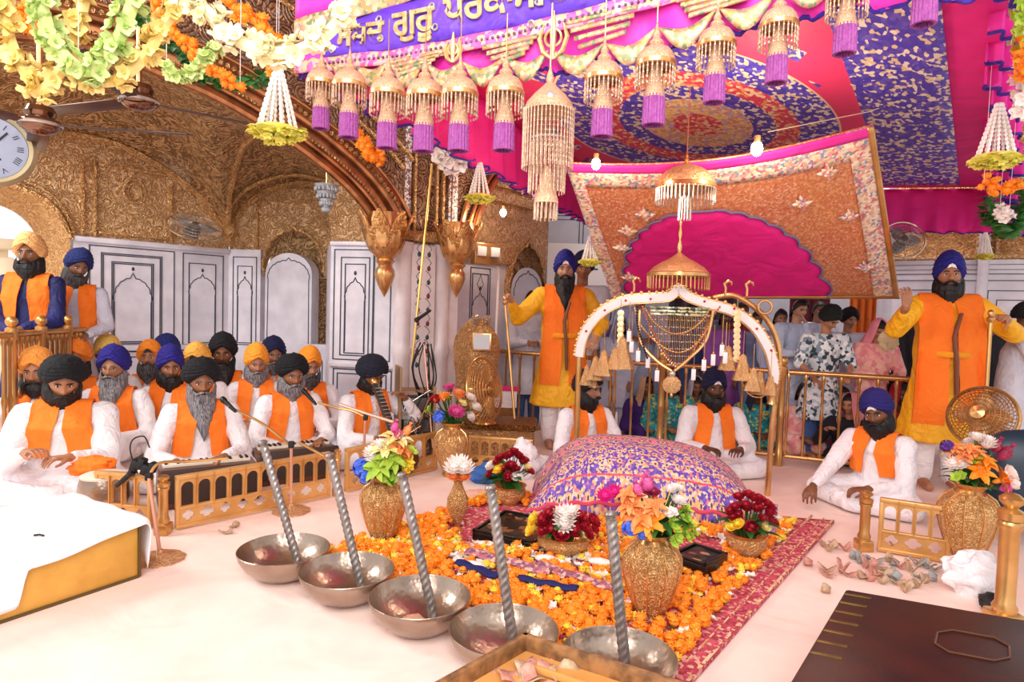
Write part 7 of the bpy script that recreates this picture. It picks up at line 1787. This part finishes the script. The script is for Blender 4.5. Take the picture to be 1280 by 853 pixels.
# mic on the pier, cables and box
mic(W(518, 402, 5.3), tuple(W(546, 383, 5.35)-W(518, 402, 5.3)), 'black microphone tilted upwards in front of the inlaid pier')
rr2 = random.Random(4)
for k in range(5):
    mb = MB(); mb.tube(spline([W(528+rr2.uniform(-4, 4), 428, 5.3), W(522+rr2.uniform(-8, 4), 460, 5.28), W(530+rr2.uniform(-6, 10), 500, 5.26), W(540+rr2.uniform(-6, 6), 470+rr2.uniform(-10, 10), 5.28), W(536+rr2.uniform(-4, 4), 430, 5.3)], 6), .006, 5); tag(mb.build('cable_coil', m_blackr), 'black cable hanging coiled before the pier', 'cable', 'coiled cables before the pier')
mb = MB(); mb.tube([W(530, 430, 5.3), W(541, 560, 5.2)], .007, 6); tag(mb.build('copper_pipe', m_pink_tube), 'thin copper pipe beside the coiled cables', 'pipe')
c = W(518, 522, 5.3); t = thing('amplifier_rack', 'open rack of audio equipment and wires against the pier foot', 'equipment', (c.x, c.y, 0), 20)
mb = MB(); mb.box((-.14, 0, .38), (.02, .25, .76), ch=.004); mb.box((.14, 0, .3), (.02, .25, .6), ch=.004); [mb.box((0, 0, z), (.28, .25, .015)) for z in (.2, .38, .56)]; mb.build('frame', plain('rack_wood', '9A7A54', .5), t)
for z in (.1, .28, .46): mb = MB(); mb.box((0, -.02, z), (.22, .2, .1), ch=.006); mb.build('amplifier', plain('dark_grey_metal', '5A5450', .4, .3), t)
for k in range(7):
    mb = MB(); mb.tube(spline([(rr2.uniform(-.12, .12), -.14, rr2.uniform(.05, .6)) for _ in range(4)], 5), .004, 5); mb.build('wire', (m_blackr, m_copper, m_silver)[k % 3], t)
# carved golden stand with gauge
c = XY(597, 5.55); t = thing('carved_gold_stand', 'tall carved golden stand shaped like a keyhole with a glass gauge', 'stand', (c.x, c.y, 0), -8)
def sil(z): return lerp(0, 1, 0)
prof = [(.0, .19), (.34, .19), (.42, .17), (.55, .165), (.68, .18), (.8, .2), (.92, .205), (1.0, .19), (1.08, .14), (1.13, .09), (1.16, .07), (1.17, .001)]
mb = MB(); mb.lathe([(r, z) for z, r in prof], 48, sy=.55, fn=lambda a, z: 1+.01*math.cos(14*a)); mb.build('stand_body', gold('carved_gold', 'EAB880', 'B07C48', .4, 48, 1, .008, .55), t)
p = W(607, 428, 5.4)-V(c)-V((0, 0, 0)); pz = p.z
mb = MB(); mb.box((.07, -.115, pz), (.165, .03, .155), ch=.006); mb.build('gauge_frame', m_gold_s, t); mb = MB(); mb.box((.07, -.128, pz), (.135, .012, .125)); mb.build('gauge_glass', plain('gauge_glass', 'C4BEBE', .06, .5), t)
for x in (0.0, .1): mb = MB(); mb.lathe([(.03, 0), (.036, .03), (.03, .06), (.001, .065)], 16, TR(x, -.06, 1.13) @ RX(40)); mb.build('lamp_cup', plain('chrome', 'D8D4D2', .08, .9), t)
# chest under it and cage fan leaning on it
c = XY(630, 5.3); t = thing('carved_chest', 'carved dark gold chest behind the short parapet panel', 'chest', (c.x, c.y, 0), -4)
mb = MB(); mb.box((0, 0, .15), (.56, .4, .26), ch=.01); mb.build('chest_body', gold('carved_gold', '', ''), t); mb = MB(); mb.box((0, 0, .3), (.6, .44, .05), ch=.015); mb.build('lid', gold('dark_carved', 'A8743C', '5E3A1A', .4, 40, 1, .008), t)
def cage_fan(M_, R, lab, m, dome=.4, nw=40):
    t = thing('cage_fan', lab, 'fan', M=M_)
    mb = MB(); mb.tube([(R*math.cos(a), R*math.sin(a), 0) for a in [i/40*2*PI for i in range(41)]], .011, 8); mb.build('outer_ring', m, t)
    for k in range(9):
        th = (k+1)/10*PI/2; r = R*math.sin(th); z = R*dome*math.cos(th)
        mb = MB(); mb.tube([(r*math.cos(a), r*math.sin(a), z) for a in [i/36*2*PI for i in range(37)]], .0028, 4); mb.build('guard_ring', m, t)
    for s in (1, -1):
        mb = MB()
        for k in range(nw): a = 2*PI*k/nw; mb.tube([(R*math.sin(q)*math.cos(a), R*math.sin(q)*math.sin(a), s*R*dome*math.cos(q)) for q in [PI/2*j/6 for j in range(1, 7)]], .0022, 4)
        mb.build('guard_wires', m, t)
    for k in range(4): mb = MB(); petals(mb, 1, R*.85, R*.3, .05, -.0, .1, 0, .3, RZ(90*k), seg=5); solidify(mb.build('blade', plain('amber_blade', 'C89058', .3, .2), t), .004)
    mb = MB(); mb.lathe([(.001, R*dome+.02), (.04, R*dome+.01), (.045, 0), (.07, -R*dome*.6), (.075, -R*dome-.1), (.05, -R*dome-.16), (.001, -R*dome-.17)], 20); mb.build('motor', m_brass, t); return t
c = W(606, 488, 5.15); cage_fan(TR(*c) @ RZ(62) @ RX(80) @ SC(1, 1, .8), .265, 'round golden cage fan standing before the carved stand', m_brassl, .28)
mb = MB(); q = V((c.x, c.y, 0)); mb.tube([(c.x, c.y+.02, .33), (c.x, c.y+.01, c.z-.25)], .02, 8); mb.lathe([(.1, .33), (.09, .345), (.03, .36)], 18, TR(c.x, c.y, 0)); tag(mb.build('fan_stand', m_brass), 'short brass foot carrying the round cage fan on the chest', 'stand')
c = W(1228, 521, 4.05); cage_fan(TR(*c) @ RZ(-50) @ RX(72), .19, 'large brass cage fan behind the right bouquet', m_brass, .62, 44)
mb = MB(); mb.tube([(c.x, c.y, 0), (c.x, c.y, c.z-.16)], .018, 8); mb.lathe([(.14, 0), (.13, .02), (.03, .05)], 20, TR(c.x, c.y, 0)); tag(mb.build('fan_stand', m_brass), 'brass pedestal of the large right cage fan', 'stand')
# small white draped table behind the rail, stool
c = XY(632, 5.95); t = thing('draped_stand', 'small stand draped in white with magenta edge behind the cage fan', 'table', (c.x, c.y, 0)); mb = MB(); mb.box((0, 0, .42), (.26, .2, .16), ch=.01); mb.build('white_drape', WHITE, t); mb = MB(); mb.box((0, 0, .51), (.28, .22, .02), ch=.004); mb.build('magenta_top', m_mag, t); mb = MB(); mb.box((0, 0, .17), (.2, .15, .34)); mb.build('leg_frame', m_brass, t)
# dark blue padded seat at the right edge
c = W(1272, 595, 3.5); t = thing('padded_chair', 'dark blue padded chair back at the right edge beside the bouquet', 'chair', (c.x+.06, c.y, 0), -30)
def pad(u, v):
    a = 2*PI*u; x = .2*math.copysign(abs(math.cos(a))**.6, math.cos(a)); y = .07*math.copysign(abs(math.sin(a))**.6, math.sin(a)); e = (1-abs(2*v-1)**5)**.5
    return V((x*e, y*e+.05*(2*v-1)**2, .12+v*.56))
mb = MB(); mb.grid(pad, 40, 26); mb.build('backrest', plain('navy_leather', '1C3448', .4, c2='16293A', ns=4), t); mb = MB(); mb.box((0, .22, .22), (.42, .42, .1), ch=.03); mb.build('seat', plain('navy_leather', '', 0), t)
for x in (-.17, .17):
    for y in (.05, .4): mb = MB(); mb.tube([(x, y, 0), (x, y, .2)], .015, 8); mb.build('leg', m_brass, t)
# phone in hand, handkerchief at the rail
p = W(1072, 438, 5.45); mb = MB(); mb.box((0, 0, 0), (.16, .02, .09), M=RX(20)); 
crumple(tuple(W(1110, 436, 5.4)), .07, cloth('cream_bag', 'E8D8B0', 'D8C8A0'), 'cloth_bag', 'small cream cloth bag in the hand of the woman in the pink shawl', 'bag', 31, (1.1, .7, 1.2))
# curtains far back
def curtain(px, d, w_, z0, z1, m, lab):
    p = XY(px, d); mb = MB(); mb.grid(lambda u, v: V(((u-.5)*w_, .03*math.sin(u*26), lerp(z0, z1, v))), 40, 6); o_ = mb.build('curtain', m, None, ml=TR(p.x, p.y, 0)); solidify(o_, .01); tag(o_, lab, 'curtain')
curtain(1080, 7.6, .35, 0, 2.6, cloth('rust_curtain', 'D8742A', 'C8641E'), 'rust orange curtain behind the crowd beside the white pillar')
curtain(1012, 7.9, .5, 0, 2.6, cloth('maroon_curtain', '5E1424', '4A0E1C'), 'dark maroon curtain behind the boy in the black head cloth')
curtain(880, 8.2, .9, 0, 2.6, cloth('dark_curtain', '3A2C3C', '2C2230'), 'dark curtain behind the hanging ornaments')
t = thing('notice_board', 'white notice board with small dark lines behind the left attendant', 'sign', tuple(XY(722, 9.03)), 0)
mb = MB(); mb.box((0, 0, 1.75), (.9, .03, .9), ch=.006); mb.build('board', m_white, t)
for k in range(9): mb = MB(); mb.box((-.15+.18*(k % 3), -.018, 2.05-.1*(k//3)), (.1, .004, .02)); mb.build('text_line', m_ink, t)
# ================================================================ light
w = bpy.data.worlds.new('world'); sc.world = w; w.use_nodes = True
w.node_tree.nodes['Background'].inputs[0].default_value = (1, .97, .97, 1); w.node_tree.nodes['Background'].inputs[1].default_value = .82
def area(name, loc, tgt, size, power, col=(1, 1, 1)):
    l = bpy.data.lights.new(name, 'AREA'); l.shape = 'DISK'; l.size = size; l.energy = power; l.color = col
    o = bpy.data.objects.new(name, l); C.objects.link(o); o.location = loc
    o.rotation_euler = (V(tgt)-V(loc)).to_track_quat('-Z', 'Y').to_euler(); return o
area('flash_lamp', (.25, -.3, 1.9), (0, 4.5, 1.0), .5, 16, (1, .95, .93))
area('bounce_lamp', (-.8, -1.5, 3.6), (0, 4.5, .8), 3.5, 185, (1, .96, .94))
area('hall_lamp', (3.2, 7.4, 3.9), (2.6, 7, 0), 1.2, 60, (1, .97, .95))
area('side_fill', (-4.9, 3.0, 3.4), (-2.5, 5.2, .6), 1.6, 105, (1, .97, .95))  # added fill light to brighten the left gold walls, not a fitting of the room
sc.view_settings.view_transform = 'Standard'; sc.view_settings.look = 'None'
sc.view_settings.exposure = 0.33; sc.view_settings.gamma = 1; sc.view_settings.use_curve_mapping = False
